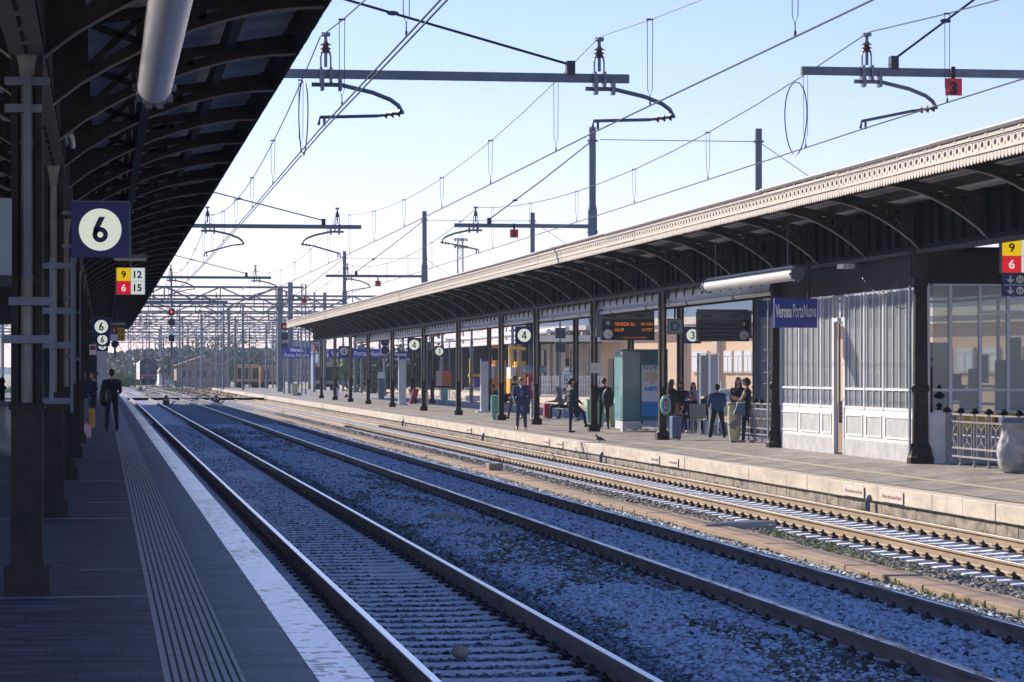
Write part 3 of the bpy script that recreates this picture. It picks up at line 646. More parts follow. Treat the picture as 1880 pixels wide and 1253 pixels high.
# plates with faded red lettering
for i, px in enumerate((1568, 1638, 1203, 1237, 1003, 1028, 862)):
    Y = YX(px, 12.97); L = 1.28 if px > 1500 else 1.0
    t = thing('warning_plate', ['white plate with faded red writing, left of the drain pipe', 'white plate with faded red writing, right of the drain pipe', 'white plate on the platform edge below the handset column, left of its pair', 'white plate on the platform edge below the handset column, right of its pair', 'blank-looking white plate below the man stepping up, left one', 'blank-looking white plate below the man stepping up, right one', 'pale plate on the coping far left of the suited man'][i], 'warning plate', (12.97, Y, -.40), 'warning plates on the far platform edge')
    m = MB().mat('plate_white'); m.box(12.958, 12.968, Y - L / 2, Y + L / 2, -.52, -.32); part('panel', m, t)
    text('lettering', 'Vietato attraversare i binari', (12.955, Y, -.42), .1, 'red_faded', t, face='-x', width=L * .85)
# ================================================================== CANOPIES
def column(parent, X, Y, zb, zt, wd=.23, plinth=.33, ped=1.43, rivets=False):
    m = MB().mat('iron')
    h = wd / 2
    m.box(X - plinth / 2, X + plinth / 2, Y - plinth / 2, Y + plinth / 2, zb - .05, zb + .21)
    m.prism([(X - plinth / 2 + .03, zb + .21), (X + plinth / 2 - .03, zb + .21), (X + h + .01, zb + .26), (X - h - .01, zb + .26)], 'y', Y - plinth / 2 + .03, Y + plinth / 2 - .03)
    m.box(X - h, X + h, Y - h, Y + h, zb + .25, zb + ped)
    m.box(X - h - .015, X + h + .015, Y - h - .015, Y + h + .015, zb + ped - .05, zb + ped)
    # two channels leaving a groove for the drain pipe
    for sx in (-1, 1):
        m.box(X + sx * h - (.055 if sx > 0 else 0), X + sx * h + (.055 if sx < 0 else 0), Y - h + .01, Y + h - .01, zb + ped + .001, zt)
    m.box(X - h + .05, X + h - .05, Y + .02, Y + .04, zb + ped + .001, zt)
    if rivets:
        for z in np.arange(zb + ped + .06, zt - .3, .11):
            for sx in (-1, 1): m.tube([(X + sx * (h - .028), Y - h + .011, z), (X + sx * (h - .028), Y - h + .001, z)], .010, 6, rr=[.012, .006])
        for z in np.arange(zb + .32, zb + ped - .08, .10):
            for sx in (-1, 1): m.tube([(X + sx * (h - .022), Y - h + .001, z), (X + sx * (h - .022), Y - h - .007, z)], .009, 6, rr=[.010, .005])
    c = part('column', m, parent)
    p = MB().mat('pipe_cream'); p.cyl(X, Y - .045, zb + ped + .002, zt - .24, .054, 12)
    for z in (zb + ped + .9, zb + ped + 1.9): p.cyl(X, Y - .045, z, z + .05, .062, 12)
    p.tube_prof(X, Y - .045, [(.054, zt - .24), (.062, zt - .22), (.10, zt - .01), (.115, zt)], 12)
    p.mats = ['pipe_cream']
    part('drain_pipe', p, c, smooth=True)
    return c
def rib(parent, X0, XE, Y, zs, ze, sgn, far=False):
    """lattice bracket from the column head (X0, zs) out to the canopy edge (XE, ze)"""
    L = abs(XE - X0); m = MB().mat('iron')
    def low(u): return zs + (ze - zs) * math.sin(u * math.pi / 2 * .98) ** .85
    def top(u): return ze - .26 + .36 * u + .02
    N = 10; U = [i / N for i in range(N + 1)]
    x = lambda u: X0 + sgn * L * u
    for i in range(N):
        u0, u1 = U[i], U[i + 1]
        m.prism([(x(u0), low(u0)), (x(u1), low(u1)), (x(u1), min(top(u1), low(u1) + .10)), (x(u0), low(u0) + .10)], 'y', Y - .03, Y + .03)
    m.prism([(x(-.02), top(0) - .02), (x(1), top(1) - .02), (x(1), top(1) + .08), (x(-.02), top(0) + .08)], 'y', Y - .035, Y + .035)
    # solid web by the column, posts and braces
    m.prism([(x(0), zs + .06), (x(.13), low(.13) + .05), (x(.13), top(.13)), (x(0), top(0))], 'y', Y - .012, Y + .012)
    m.prism([(x(.80), low(.8) + .05), (x(1.0), ze - .02), (x(1), top(1)), (x(.80), top(.8))], 'y', Y - .013, Y + .013)
    for u in (.32, .55):
        if top(u) - low(u) > .12: m.box(x(u) - .035, x(u) + .035, Y - .03, Y + .03, low(u) + .05, top(u))
    m.bar((x(.13), Y, low(.13) + .1), (x(.32), Y, top(.32)), .06, .06); m.bar((x(.13), Y, top(.13)), (x(.32), Y, low(.32) + .08), .06, .06)
    m.bar((x(.32), Y, top(.32)), (x(.55), Y, low(.55) + .06), .055, .055); m.bar((x(.32), Y, low(.32) + .08), (x(.55), Y, top(.55)), .055, .055)
    m.mat('iron_edge')                     # flange along the arch, the light it catches put into a paler colour
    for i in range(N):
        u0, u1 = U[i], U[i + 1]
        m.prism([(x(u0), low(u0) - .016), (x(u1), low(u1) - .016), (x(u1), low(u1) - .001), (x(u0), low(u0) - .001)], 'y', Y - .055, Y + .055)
    return part('rib', m, parent)
def corr_roof(parent, X0, XE, Y0, Y1, z0, z1, mname, pitch=.16, amp=.022):
    ys = np.arange(Y0, Y1, pitch / 4); k = np.arange(len(ys)) % 4; dz = np.where(k < 2, amp, -amp) * np.array([1, 1, 1, 1])[k]
    vs = []; fs = []
    for j, (x, z) in enumerate(((X0, z0), (XE, z1))):
        vs.append(np.stack([np.full(len(ys), x), ys, z + dz], 1))
    v = np.concatenate(vs); n = len(ys)
    m = MB().mat(mname); m.v = v.tolist(); m.f = [[i, i + 1, n + i + 1, n + i] for i in range(n - 1)]; m.m = [0] * (n - 1)
    # upper skin, so the roof has thickness
    o = len(m.v); m.v += [(X0, Y0, z0 + .06), (XE, Y0, z1 + .06), (XE, Y1, z1 + .06), (X0, Y1, z0 + .06)]; m.f.append([o, o + 1, o + 2, o + 3]); m.m.append(0)
    return part('roof_sheet', m, parent)
def fascia(parent, X, Y0, Y1, zb, zt, sgn, mname, topm, pitch_s=.17, pitch_h=.32, holes=True, wob=0):
    """cast valance: hanging scalloped tongues, a beaded moulding, a band pierced by oval holes, a cornice"""
    m = MB().mat(mname); x0, x1 = X, X + .012
    def P(pts, a=x0, b=x1): m.prism(pts, 'x', a, b)
    zs = zb + .15
    n = int((Y1 - Y0) / pitch_s); 
    for i in range(n):
        y = Y0 + i * pitch_s; g = pitch_s * .44; c = y + pitch_s / 2; d = rng.uniform(-.004, .004)
        P([(c - g, zs), (c + g, zs), (c + g, zb + .055 + d), (c + g * .6, zb + .015 + d), (c, zb + d), (c - g * .6, zb + .015 + d), (c - g, zb + .055 + d)])
    nseg = int((Y1 - Y0) / 4)
    hb = zs + .055; ht = hb + .15
    for j in range(nseg):
        a, b = Y0 + j * 4, Y0 + (j + 1) * 4 - .008
        dzj = rng.uniform(-.006, .006); xj = X + rng.uniform(-.006, .006)
        m.box(xj - .022, xj + .015, a, b, zs + dzj, zs + .022 + dzj); m.box(xj - .012, xj + .015, a, b, zs + .024 + dzj, zs + .055 + dzj)
        m.box(xj - .012, xj + .015, a, b, ht + dzj, ht + .028 + dzj); m.box(xj - .035, xj + .02, a, b, ht + .03 + dzj, ht + .055 + dzj)
    if holes:
        k = int((Y1 - Y0) / pitch_h)
        for i in range(k):
            ya = Y0 + i * pitch_h; yb = ya + pitch_h; c = (ya + yb) / 2; zc_ = (hb + ht) / 2; ry, rz = .070, .048
            E = []; B = []
            for q in range(12):
                t = 2 * math.pi * q / 12; ce, se = math.cos(t), math.sin(t)
                E.append((X, c + ry * ce, zc_ + rz * se)); sc = 1 / max(abs(ce) / (pitch_h / 2), abs(se) / ((ht - hb) / 2)); B.append((X, c + ce * sc, zc_ + se * sc))
            o = len(m.v); m.v += E + B + [(X + .014, p[1], p[2]) for p in E]
            for q in range(12):
                q2 = (q + 1) % 12
                m.f.append([o + q, o + q2, o + 12 + q2, o + 12 + q]); m.m.append(m.cm); m.f.append([o + q, o + 24 + q, o + 24 + q2, o + q2]); m.m.append(m.cm)
    else: m.box(x0, x1, Y0, Y1, hb, ht)
    zq = ht + .06
    m.box(X - .02, X + .0, Y0, Y1, zq, zq + .03)
    kk = int((Y1 - Y0) / .8)
    for i in range(kk): m.box(X - .03, X - .021, Y0 + i * .8, Y0 + i * .8 + .12, zq + .004, zq + .05)
    m.mat(topm); 
    nn = int((Y1 - Y0) / 6)
    for i in range(nn):
        dz = rng.uniform(-.012, .012)
        a = Y0 + i * 6; m.prism([(X - .05, zq + .05 + dz), (X + .4 * sgn * -1 if False else X + .1, zq + .05 + dz), (X + .1, zt + dz), (X - .09, zt + dz), (X - .09, zt - .03 + dz)], 'y', a, a + 5.98)
    return part('fascia', m, parent)

# ---- right platform canopy
CX, CE = 15.75, 13.75
By0_ = Yof(53.1, 15.75)
Zs, Zb, Zt = 4.03, 4.97, 5.50
colpx = [590.2, 614.9, 643.4, 675.9, 720.2, 777.7, 841.6, 920.2, 984.8, 1090, 1216]
colY = [YX(p, CX) for p in colpx]                      # slim columns
bigY = [Yof(64.4, CX), Yof(53.1, CX)]                   # booth columns
rt = thing('station_canopy', 'far platform canopy with a sunlit pierced valance and slim iron columns', 'canopy', (CX, 60, -.28))
for y in colY: column(rt, CX, y, zR(CX, y), Zs + .02, wd=.21, plinth=.36, ped=1.5)
col2 = [YX(p, 20.1) for p in (1389, 1249, 1158, 1057, 970, 898, 793.7, 757)]
for y in col2: column(rt, 20.1, y, -.28 if y > 80 else zR(20, y), Zs + .02, wd=.22, plinth=.34, ped=1.5)
allY = sorted(colY + bigY); allY = [allY[0] * 0 + v for v in allY]
ribY = []
for a, b in zip(allY[:-1], allY[1:]): ribY += [a, a + (b - a) / 3, a + 2 * (b - a) / 3]
ribY.append(allY[-1]); yn = allY[0]
for k in range(1, 6): ribY.append(allY[0] - 4.2 * k)
ribY = [YX(p, CX) for p in (1815,)] + ribY if False else ribY
for y in sorted(ribY): rib(rt, CX, CE + .02, y, Zs, Zb + .02, -1)
CY0, CY1 = 26.0, max(allY) + 8.5
corr_roof(rt, CX + .1, CE + .03, CY0, CY1, 5.02, 5.40, 'corr_sheet')
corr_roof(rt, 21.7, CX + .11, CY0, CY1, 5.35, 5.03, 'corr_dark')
fascia(rt, CE, CY0, CY1, Zb, Zt, -1, 'fascia', 'fascia_top')
m = MB().mat('iron_dark'); m.box(CX - .03, CX + .03, CY0, CY1 - 2, Zs + .02, 4.98)
m.mat('iron_dark')
for y in np.arange(CY0, CY1 - 2, .7): m.prism([(y - .04, Zs + .1), (y + .04, Zs + .1), (y + .10, 4.95), (y + .02, 4.95)], 'x', CX - .10, CX - .031)
for y in np.arange(CY0, CY1 - 2, 1.4): m.box(CX - .13, CX - .031, y, y + .22, Zs + .12, 4.97)
part('web_girder', m, rt)
m = MB().mat('beam_edge'); m.box(CX - .12, CX + .12, CY0, CY1 - 2, Zs - .07, Zs + .0); m.mat('iron_dark')
for y in np.arange(CY0, 110, .55): m.box(CX - .125, CX - .121, y, y + .05, Zs - .05, Zs - .02)
part('beam', m, rt)
for x, z in ((CE + .55, 5.22), (CE + 1.2, 5.10)): m = MB().mat('iron'); m.box(x - .04, x + .04, CY0, CY1, z - .16, z + .0); part('purlin', m, rt)
m = MB().mat('iron'); m.box(21.6, 21.75, CY0, CY1, 5.0, 5.5)
for i in range(int((CY1 - CY0) / .35)): m.prism([(CY0 + i * .35, 5.0), (CY0 + i * .35 + .3, 5.0), (CY0 + i * .35 + .15, 4.86)], 'x', 21.62, 21.66)
part('rear_valance', m, rt)
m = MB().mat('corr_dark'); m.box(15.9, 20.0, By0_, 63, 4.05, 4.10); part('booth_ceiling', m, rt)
for y in colY: m = MB().mat('iron_dark'); m.bar((15.86, y, 4.25), (20.1, y, 4.25), .1, .12); part('cross_beam', m, rt)
# pale curved cable trough with hooks under the far canopy
TY0, TY1 = YX(1452, 15.95), YX(655, 15.95)
t = thing('service_trough', 'pale curved service trough with dark hooks under the far canopy', 'trough', (16.0, TY0, 4.0))
m = MB().mat('trough_white'); pr = [(16.02, 4.03), (15.94, 3.90), (15.92, 3.72), (15.98, 3.60)]
for (a, b), (c, d) in zip(pr[:-1], pr[1:]): m.prism([(a, b), (c, d), (c + .03, d), (a + .03, b)], 'y', TY0, TY1)
part('panel', m, t)
m = MB().mat('iron_dark')
for y in np.arange(TY0 + .3, TY1, 1.12): m = MB().mat('iron_dark'); m.tube([(15.96, y, 4.0), (15.89, y + .02, 3.92), (15.88, y + .06, 3.83), (15.92, y + .22, 3.76)], .022, 5); part('hook', m, t)
m = MB().mat('lamp_white'); 
for a in np.arange(TY0, TY1 - 4, 5.6): m.tube([(15.88, a, 3.56), (15.88, a + 5.3, 3.56)], .065, 10)
part('tube_lamp', m, t, smooth=True)
m = MB().mat('iron_dark'); m.box(15.98, 16.10, TY0, TY1, 3.46, 3.52)
for a in np.arange(TY0, TY1 - 4, 5.6): m.cbox(15.95, a, 3.54, .14, .25, .10)
part('rail', m, t)

# ---- near platform canopy
LX, LE = -.56, 1.95
Zb2 = 4.88
lt = thing('station_canopy', 'dark near platform canopy seen from below with corrugated sheets and arched ribs', 'canopy', (LX, 20, 0))
lcY = [Yof(20.2 + 10.75 * i, LX) for i in range(17)]
for i, y in enumerate(lcY): column(lt, LX, y, 0, 4.0, rivets=i < 3)
for i in range(-2, 16 * 3 + 4):
    y = lcY[0] + (lcY[1] - lcY[0]) / 3 * i
    rib(lt, LX + .12, LE - .02, y, 4.0, Zb2 + .02, 1)
    if i < 30: rib(lt, LX - .12, -3.1, y, 4.0, Zb2 + .02, -1)
LY0, LY1 = 11.0, Yof(200, 2)
corr_roof(lt, LX, LE - .02, LY0, LY1, 4.98, 5.34, 'corr_sheet')
corr_roof(lt, -3.1, LX - .01, LY0, LY1, 5.34, 4.98, 'corr_sheet')
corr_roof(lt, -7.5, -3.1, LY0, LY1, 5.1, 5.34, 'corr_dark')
fascia(lt, LE, LY0, LY1, Zb2, 5.42, 1, 'iron', 'iron', holes=False)
m = MB().mat('iron')
for x, z in ((.45, 5.0), (1.25, 5.12)): m.box(x - .045, x + .045, LY0, LY1, z - .2, z)
m.box(.40, .50, LY0, LY1, 4.50, 4.60)
Yr = (lcY[1] - lcY[0]) / 3
for i in range(-2, 49):
    y = lcY[0] + Yr * i; m.bar((.45, y, 4.55), (.45, y + Yr, 4.95), .05, .05); m.bar((.45, y, 4.95), (.45, y + Yr, 4.55), .05, .05)
part('lattice_girder', m, lt)
m = MB().mat('iron_dark'); m.box(LX + .08, LX + .14, LY0, LY1, 4.02, 5.0); m.box(LX - .14, LX - .08, LY0, LY1, 4.02, 5.0); part('web_girder', m, lt)
m = MB().mat('pipe_beam'); m.box(LX - .125, LX + .125, LY0, LY1, 4.0, 4.08); m.mat('iron_dark')
for y in np.arange(LY0, 60, .8): m.box(LX - .012, LX + .012, y, y + .5, 3.992, 3.999)
part('beam', m, lt)
# electrical mast strut clamps on the first columns
m = MB().mat('steel_grey')
yq = lcY[0] - .13
m.box(LX - .02, LX + .035, yq - .05, yq - .001, 2.35, 3.86)
for z, a, b in ((3.80, -.16, .17), (3.60, -.16, .11), (2.18, -.13, .20), (1.90, -.18, .20)): m.box(LX + a, LX + b, yq - .03, yq + .02, z - .03, z + .03)
m.box(LX + .165, LX + .195, yq - .02, yq + .02, 1.45, 2.5); m.cyl(LX, yq - .02, 1.7, 1.9, .008, 6)
part('clamp_bracket', m, lt)
yq = lcY[1] - .13; m = MB().mat('steel_grey')
for z in (2.86, 1.96, 1.33, 2.35): m.box(LX - .13, LX + .2, yq - .03, yq + .02, z - .035, z + .035)
m.box(LX + .19, LX + .22, yq - .02, yq + .02, 1.2, 3.0); part('clamp_bracket', m, lt)
for q in (2, 3):
    yq = lcY[q] - .13; m = MB().mat('steel_grey'); m.box(LX + .10, LX + .13, yq - .02, yq + .02, 1.5, 3.6)
    for z in (1.9, 2.8): m.box(LX - .08, LX + .1, yq - .03, yq + .02, z - .02, z + .02)
    part('clamp_bracket', m, lt)
# pale interior structures left of the first column
bw = thing('waiting_room', 'pale grey waiting room wall glimpsed left of the nearest iron column', 'waiting room', (-3.2, 34, 0))
m = MB().mat('cream_wall'); m.box(-7, -2.3, 38, 60, 0, 3.6); part('wall', m, bw)
m = MB().mat('window_dark')
for y in (40, 44, 48): m.box(-2.3, -2.29, y, y + 2, 1, 2.8)
part('window', m, bw)
Y0 = Yof(19.5, -1); b = thing('cabinet', 'grey hanging cabinet with a dark lower edge at the left picture border', 'cabinet', (-1.0, Y0, 2))
m = MB().mat('grey_sign'); m.box(-1.35, -.655, Y0 - .1, Y0 + .1, 2.35, 2.9); part('panel', m, b)
m = MB().mat('black'); m.box(-1.34, -.66, Y0 - .09, Y0 + .09, 2.27, 2.349); part('foot_panel', m, b)

# ---- big tube lamps
def tube_lamp(label, X, z, Y0, Y1, r, ends=True, mname='lamp_tube'):
    t = thing('tube_lamp', label, 'lamp', (X, Y0, z), 'large tubular platform lamps')
    m = MB().mat(mname); n = int((Y1 - Y0) / .12); pts = [(X, Y0 + (Y1 - Y0) * i / n, z) for i in range(n + 1)]
    m.tube(pts, r, 24, rr=[r * (1 + .012 * (i % 2)) for i in range(n + 1)]); part('tube', m, t, smooth=True)
    for ya, yb, yc in ((Y1 - .04, Y1 + .16, Y1 + .06), (Y0 - .1, Y0 + .04, Y0 - .03)):
        m = MB().mat('galv'); m.tube([(X, ya, z), (X, yb, z)], r * 1.07, 20)
        for k in range(10): a = 2 * math.pi * k / 10; m.cbox(X + r * 1.1 * math.cos(a), yc, z + r * 1.1 * math.sin(a), .05, .12, .05)
        part('end_cap', m, t)
    m = MB().mat('steel_grey'); m.box(X - .07, X + .07, Y0 + .1, Y1 - .1, z + r + .005, z + r + .06)
    for y in (Y0 + .8, Y1 - .8): m.cyl(X, y, z + r + .061, z + 1.15, .012, 6)
    part('hanger', m, t)
tube_lamp('large dull metal tube lamp hanging close overhead, top left', .40, 3.92, Yof(13.5, .4), Yof(21.6, .4), .135)
tube_lamp('pale ribbed tube lamp hanging at the booth under the far canopy', 15.0, 3.80, Yof(59.6, 15), Yof(68.3, 15), .135, mname='lamp_white')
m = MB().mat('lamp_white'); yb = Yof(29, -.4); t = thing('tube_lamp', 'short slim fluorescent lamp between the first two left columns', 'lamp', (-.34, yb, 4)); 
m.tube([(-.33, yb - .6, 4.12), (-.33, yb + .75, 4.12)], .028, 8); m.tube([(-.40, yb - .6, 4.15), (-.40, yb + .75, 4.15)], .022, 8); part('tube', m, t, smooth=True)
m = MB().mat('iron'); m.box(-.41, -.32, yb - .6, yb + .8, 4.17, 4.3); part('housing', m, t)

# ---- far second canopy and its platform
c2 = thing('station_canopy', 'dark far canopy with pale roof edge beyond the yard tracks', 'canopy', (33, 208, -.3))
m = MB().mat('white_wall'); m.box(32.6, 32.9, 208, 400, 3.95, 4.25); m.box(32.4, 42, 208, 208.3, 4.0, 4.5); part('roof_edge', m, c2)
m = MB().mat('corr_dark'); m.box(32.9, 42, 208.3, 400, 4.05, 4.3); m.box(40.5, 41, 250, 400, -.3, 4.04); part('roof_sheet', m, c2)
m = MB().mat('lamp_white'); m.tube([(33.6, 205, 4.75), (33.6, 300, 4.75)], .2, 8); m.tube([(35, 205, 4.95), (35, 330, 4.95)], .2, 8); part('duct_pipe', m, c2)
for i, y in enumerate(np.arange(212, 400, 16)):
    m = MB().mat('booth_white' if i % 2 else 'iron'); m.cyl(34, y, -.3, 4.0, .13, 8); part('column', m, c2)
s = MB(); s.box(32.3, 40, 150, 400, -.9, -.22); struct('far_platform', s, mat='stone_edge')

# ================================================================== GLAZED BOOTH
BX = 15.82; By0, By1 = Yof(53.1, CX), Yof(64.4, CX); g0 = -.13
bt = thing('waiting_booth', 'white glazed waiting booth with panelled base between two big iron columns', 'booth', (BX, By0, g0))
def bigcol(y):
    m = MB().mat('iron')
    m.tube_prof(CX, y, [(.27, g0 - .05), (.27, g0 + .12), (.25, g0 + .16), (.22, g0 + .30), (.165, g0 + .42), (.155, 1.25), (.18, 1.3), (.18, 1.36), (.15, 1.42), (.135, 3.3), (.16, 3.36), (.15, 3.45), (.19, 3.6), (.17, 3.7), (.20, 3.95), (.20, 4.03)], 12)
    m.mats = ['iron']; o = part('column', m, bt)
    q = MB().mat('steel_grey'); q.box(CX - .235, CX - .20, y - .05, y + .02, g0, 3.35)
    part('side_strip', q, o)
for y in (By0, By1): bigcol(y)
yd0, yd1 = YX(1553, BX), YX(1533, BX)
def wallrun(ya, yb, posts):
    """panelled base, mullions and rails between ya < yb, on the track side"""
    m = MB().mat('booth_white'); m.box(BX - .03, BX + .05, ya, yb, g0, .87)
    m.mat('grey_wall'); m.box(BX - .04, BX - .031, ya, yb, g0 - .02, .22)
    m.mat('booth_white'); n = len(posts) - 1
    for a, b in zip(posts[:-1], posts[1:]):
        for c, d, e, f in ((a + .12, b - .12, .30, .34), (a + .12, b - .12, .72, .76), (a + .12, a + .16, .34, .72), (b - .16, b - .12, .34, .72)): m.box(BX - .05, BX - .031, c, d, e, f)
        m.mat('grey_wall'); m.box(BX - .0335, BX - .031, a + .17, b - .17, .345, .715); m.mat('booth_white')
    part('panel_base', m, bt)
    m = MB().mat('booth_frame')
    for z, h in ((.90, .06), (1.30, .05), (3.30, .05)): m.box(BX - .04, BX + .02, ya, yb, z - h / 2, z + h / 2)
    for p in posts: m.box(BX - .05, BX + .03, p - .035, p + .035, .87, 3.34)
    k = ya + .42
    while k < yb - .2: m.box(BX - .035, BX + .01, k - .014, k + .014, .93, 3.27); k += .47
    f = part('window_frame', m, bt)
    m = MB().mat('glass'); m.box(BX - .008, BX - .002, ya + .02, yb - .02, .93, 3.28); part('pane', m, f)
wallrun(By0 + .2, yd0, [By0 + .22, YX(1625, BX), YX(1590, BX), yd0 - .04])
wallrun(yd1, By1 - .15, [yd1 + .04, YX(1510, BX), YX(1470, BX), By1 - .2])
m = MB().mat('booth_frame'); m.box(BX - .05, BX + .03, yd0, yd0 + .08, g0, 2.75); m.box(BX - .05, BX + .03, yd1 - .08, yd1, g0, 2.75); m.box(BX - .05, BX + .03, yd0, yd1, 2.75, 2.83)
for k in np.arange(yd0 + .3, yd1, .35): m.box(BX - .03, BX + .02, k - .012, k + .012, 2.84, 3.3)
dr = part('door', m, bt)
m = MB().mat('brown_wall'); q0 = yd0 + .10
m.box(BX + .02, BX + .06, q0, q0 + .62, g0 + .03, .55); m.box(BX + .02, BX + .06, q0, q0 + .07, .55, 2.7); m.box(BX + .02, BX + .06, q0 + .55, q0 + .62, .55, 2.7); part('door_leaf', m, dr)
m = MB().mat('booth_dark'); m.box(BX - .03, BX + .05, By0, By1, 3.33, 4.0); m.box(CX - .2, BX + .05, By0 - .02, By0 + .0, 3.5, 4.0)
m.box(BX + .1, 19.9, By0 - .06, By0 + .02, 3.38, 4.0); part('lintel', m, bt)
# end wall facing the camera
m = MB().mat('booth_frame')
xs_ = [BX + .08, 16.35, 16.95, 17.52, 18.1, 18.7, 19.3, 19.9]
for i, x in enumerate(xs_): m.box(x - (.07 if i == 0 else .032), x + .032, By0 - .05, By0 + .02, .87 if i else g0, 3.38)
m.box(16, 19.9, By0 - .045, By0 + .015, 3.34, 3.375); m.box(16, 19.9, By0 - .045, By0 + .015, 1.28, 1.33); m.box(16, 19.9, By0 - .045, By0 + .015, .85, .91); m.box(16.98, 18.1, By0 - .045, By0 + .015, 2.80, 2.86)
f = part('window_frame', m, bt)
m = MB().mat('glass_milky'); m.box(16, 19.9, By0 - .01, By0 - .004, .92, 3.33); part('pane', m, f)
m = MB().mat('booth_white'); m.box(15.9, 16.25, By0 - .04, By0 + .02, g0, .86); m.mat('grey_wall').box(16.26, 19.9, By0 - .04, By0 + .02, g0, .84); part('end_panel', m, bt)
# rear wall and inner stair rails seen through the glass
m = MB().mat('booth_frame')
for y in np.arange(By0 + .4, By1, 3.6): m.box(19.86, 19.92, y - .03, y + .03, g0, 3.9)
for z in (.9, 1.3, 3.3): m.box(19.85, 19.9, By0, By1, z, z + .06)
for x in np.arange(16.4, 19.8, .6): m.box(x - .03, x + .03, By1 - .06, By1, .1, 3.35)
m.box(16, 19.9, By1 - .07, By1 - .01, .85, .92); m.box(16, 19.9, By1 - .07, By1 - .01, 3.3, 3.36)
m.mat('booth_white'); m.box(19.84, 19.93, By0, By1, g0, .5); m.box(15.95, 19.9, By1 - .05, By1, g0, .84)
part('rear_frame', m, bt)
m = MB().mat('machine_grey'); m.box(18.2, 19.2, By0 + 2, By0 + 2.8, g0, 1.9); m.mat('machine_red').box(16.1, 16.4, By0 + .3, By0 + .7, .2, 1.75); m.mat('cream_wall').box(17.2, 18.3, By0 + 6, By0 + 6.4, g0, 2.3); part('interior_fitting', m, bt)
G_ = random.Random(4)
for k in range(13):
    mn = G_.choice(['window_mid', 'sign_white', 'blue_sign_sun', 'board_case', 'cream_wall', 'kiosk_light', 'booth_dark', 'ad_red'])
    ya = By0 + .8 + k * .78; z_ = G_.uniform(.3, 1.7); m = MB().mat(mn); m.box(17.2 + G_.uniform(0, 2.3), 17.25 + G_.uniform(2.3, 2.4) - 2.3 + .02 + 0 * k, ya, ya + .6, z_, z_ + G_.uniform(.5, 1.1)) if False else m.box(18.9 + .05 * k % .3, 18.96 + .05 * k % .3, ya, ya + .6, z_, z_ + G_.uniform(.5, 1.1)); part('reflection_panel', m, bt)  # made-up coloured panels standing in for reflections on the booth panes
m = MB().mat('chrome')
for dz in (0, .25): m.tube([(17.0, By0 + .8, 1.0 + dz), (17.0, By0 + 4.2, 1.9 + dz), (17.0, By0 + 6.4, 1.5 + dz), (17.0, By1 - .6, .6 + dz)], .028, 6)
part('handrail', m, bt)
m = MB().mat('booth_white'); m.box(16, 19.8, By0 + .1, By0 + 10.5, 3.40, 3.5); part('ceiling', m, bt)
# looped cable
pts = [(1575, 486), (1583, 510), (1597, 530), (1614, 541), (1632, 538), (1650, 515), (1665, 482)]
m = MB().mat('wire'); m.tube([(15.5, YX(px, 15.5), Zat(py, zcX(px, 15.5))) for px, py in pts], .012, 6); tag(m.build('hanging_cable', smooth=True), 'black cable drooping in a loop in front of the booth lintel', 'cable')
m = MB().mat('lamp_white'); Yq = YX(1551, 15.4); m.box(15.3, 15.55, Yq - .25, Yq + .25, 3.83, 3.92); tag(m.build('spot_lamp'), 'small white box lamp under the canopy beam by the booth', 'lamp')

# ---- iron railings around the stairs
def railing(label, x, ya, yb, zb, step=.9, newel=None, xdir=False):
    t = thing('stair_railing', label, 'railing', (x, ya, zb), 'iron railings around the underpass stairs')
    n = max(1, round(abs(yb - ya) / step)); H = 1.06
    P = (lambda s_, z, o=0: (x + s_, ya + o, z)) if xdir else (lambda s_, z, o=0: (x + o, ya + s_, z))
    L = (yb - ya); mw = MB().mat('rail_iron'); md = MB().mat('iron_dark')
    for i in range(n + 1):
        s_ = L * i / n; p = P(s_, zb); c = MB()
        mw.cyl(p[0], p[1], zb + .05, zb + H - .06, .022, 8); mw.cyl(p[0], p[1], zb, zb + .06, .045, 8, .03)
        md = MB().mat('iron_dark'); md.lathe(p[0], p[1], [(.02, zb + H - .06), (.085, zb + H - .05), (.09, zb + H - .02), (.05, zb + H + .03), (.01, zb + H + .05)], 10); part('finial', md, t)
    for z in (.18, .34, .84, .98): mw.bar(P(0, zb + z), P(L, zb + z), .03, .035)
    for i in range(n):
        a, b = L * i / n, L * (i + 1) / n; w_ = b - a; c = (a + b) / 2; zc_ = zb + .59
        for q in (a + w_ * .2, b - w_ * .2): mw.bar(P(q, zb + .18), P(q, zb + .98), .016, .016)
        q0, q1 = a + w_ * .2, b - w_ * .2
        for s0, s1 in ((q0, c - .03), (q1, c + .03)):
            mw.bar(P(s0, zb + .84), P(s1, zc_ + .08), .014, .014); mw.bar(P(s0, zb + .34), P(s1, zc_ - .08), .014, .014)
        mw.bar(P(c, zb + .84), P(c, zc_ + .1), .012, .012); mw.bar(P(c, zb + .34), P(c, zc_ - .1), .012, .012)
        mw.bar(P(q0, zc_), P(c - .04, zc_), .03, .03); mw.bar(P(c + .04, zc_), P(q1, zc_), .03, .03)
        ring = [P(c + .04 * math.cos(k * math.pi / 5), zc_ + .09 * math.sin(k * math.pi / 5)) for k in range(11)]; mw.tube(ring, .012, 5, cap=False)
    part('grille', mw, t)
    if newel is not None:
        p = P(newel, zb); m = MB().mat('iron_dark'); m.box(p[0] - .05, p[0] + .05, p[1] - .05, p[1] + .05, zb, zb + 1.1)
        m.lathe(p[0], p[1], [(.05, zb + 1.1), (.09, zb + 1.13), (.04, zb + 1.2), (.05, zb + 1.26), (.12, zb + 1.30), (.12, zb + 1.34), (.05, zb + 1.40), (.07, zb + 1.46), (.05, zb + 1.54), (.01, zb + 1.58)], 10)
        part('newel_post', m, t)
    return t
X, Y, z, zc = onR(1739, 853)
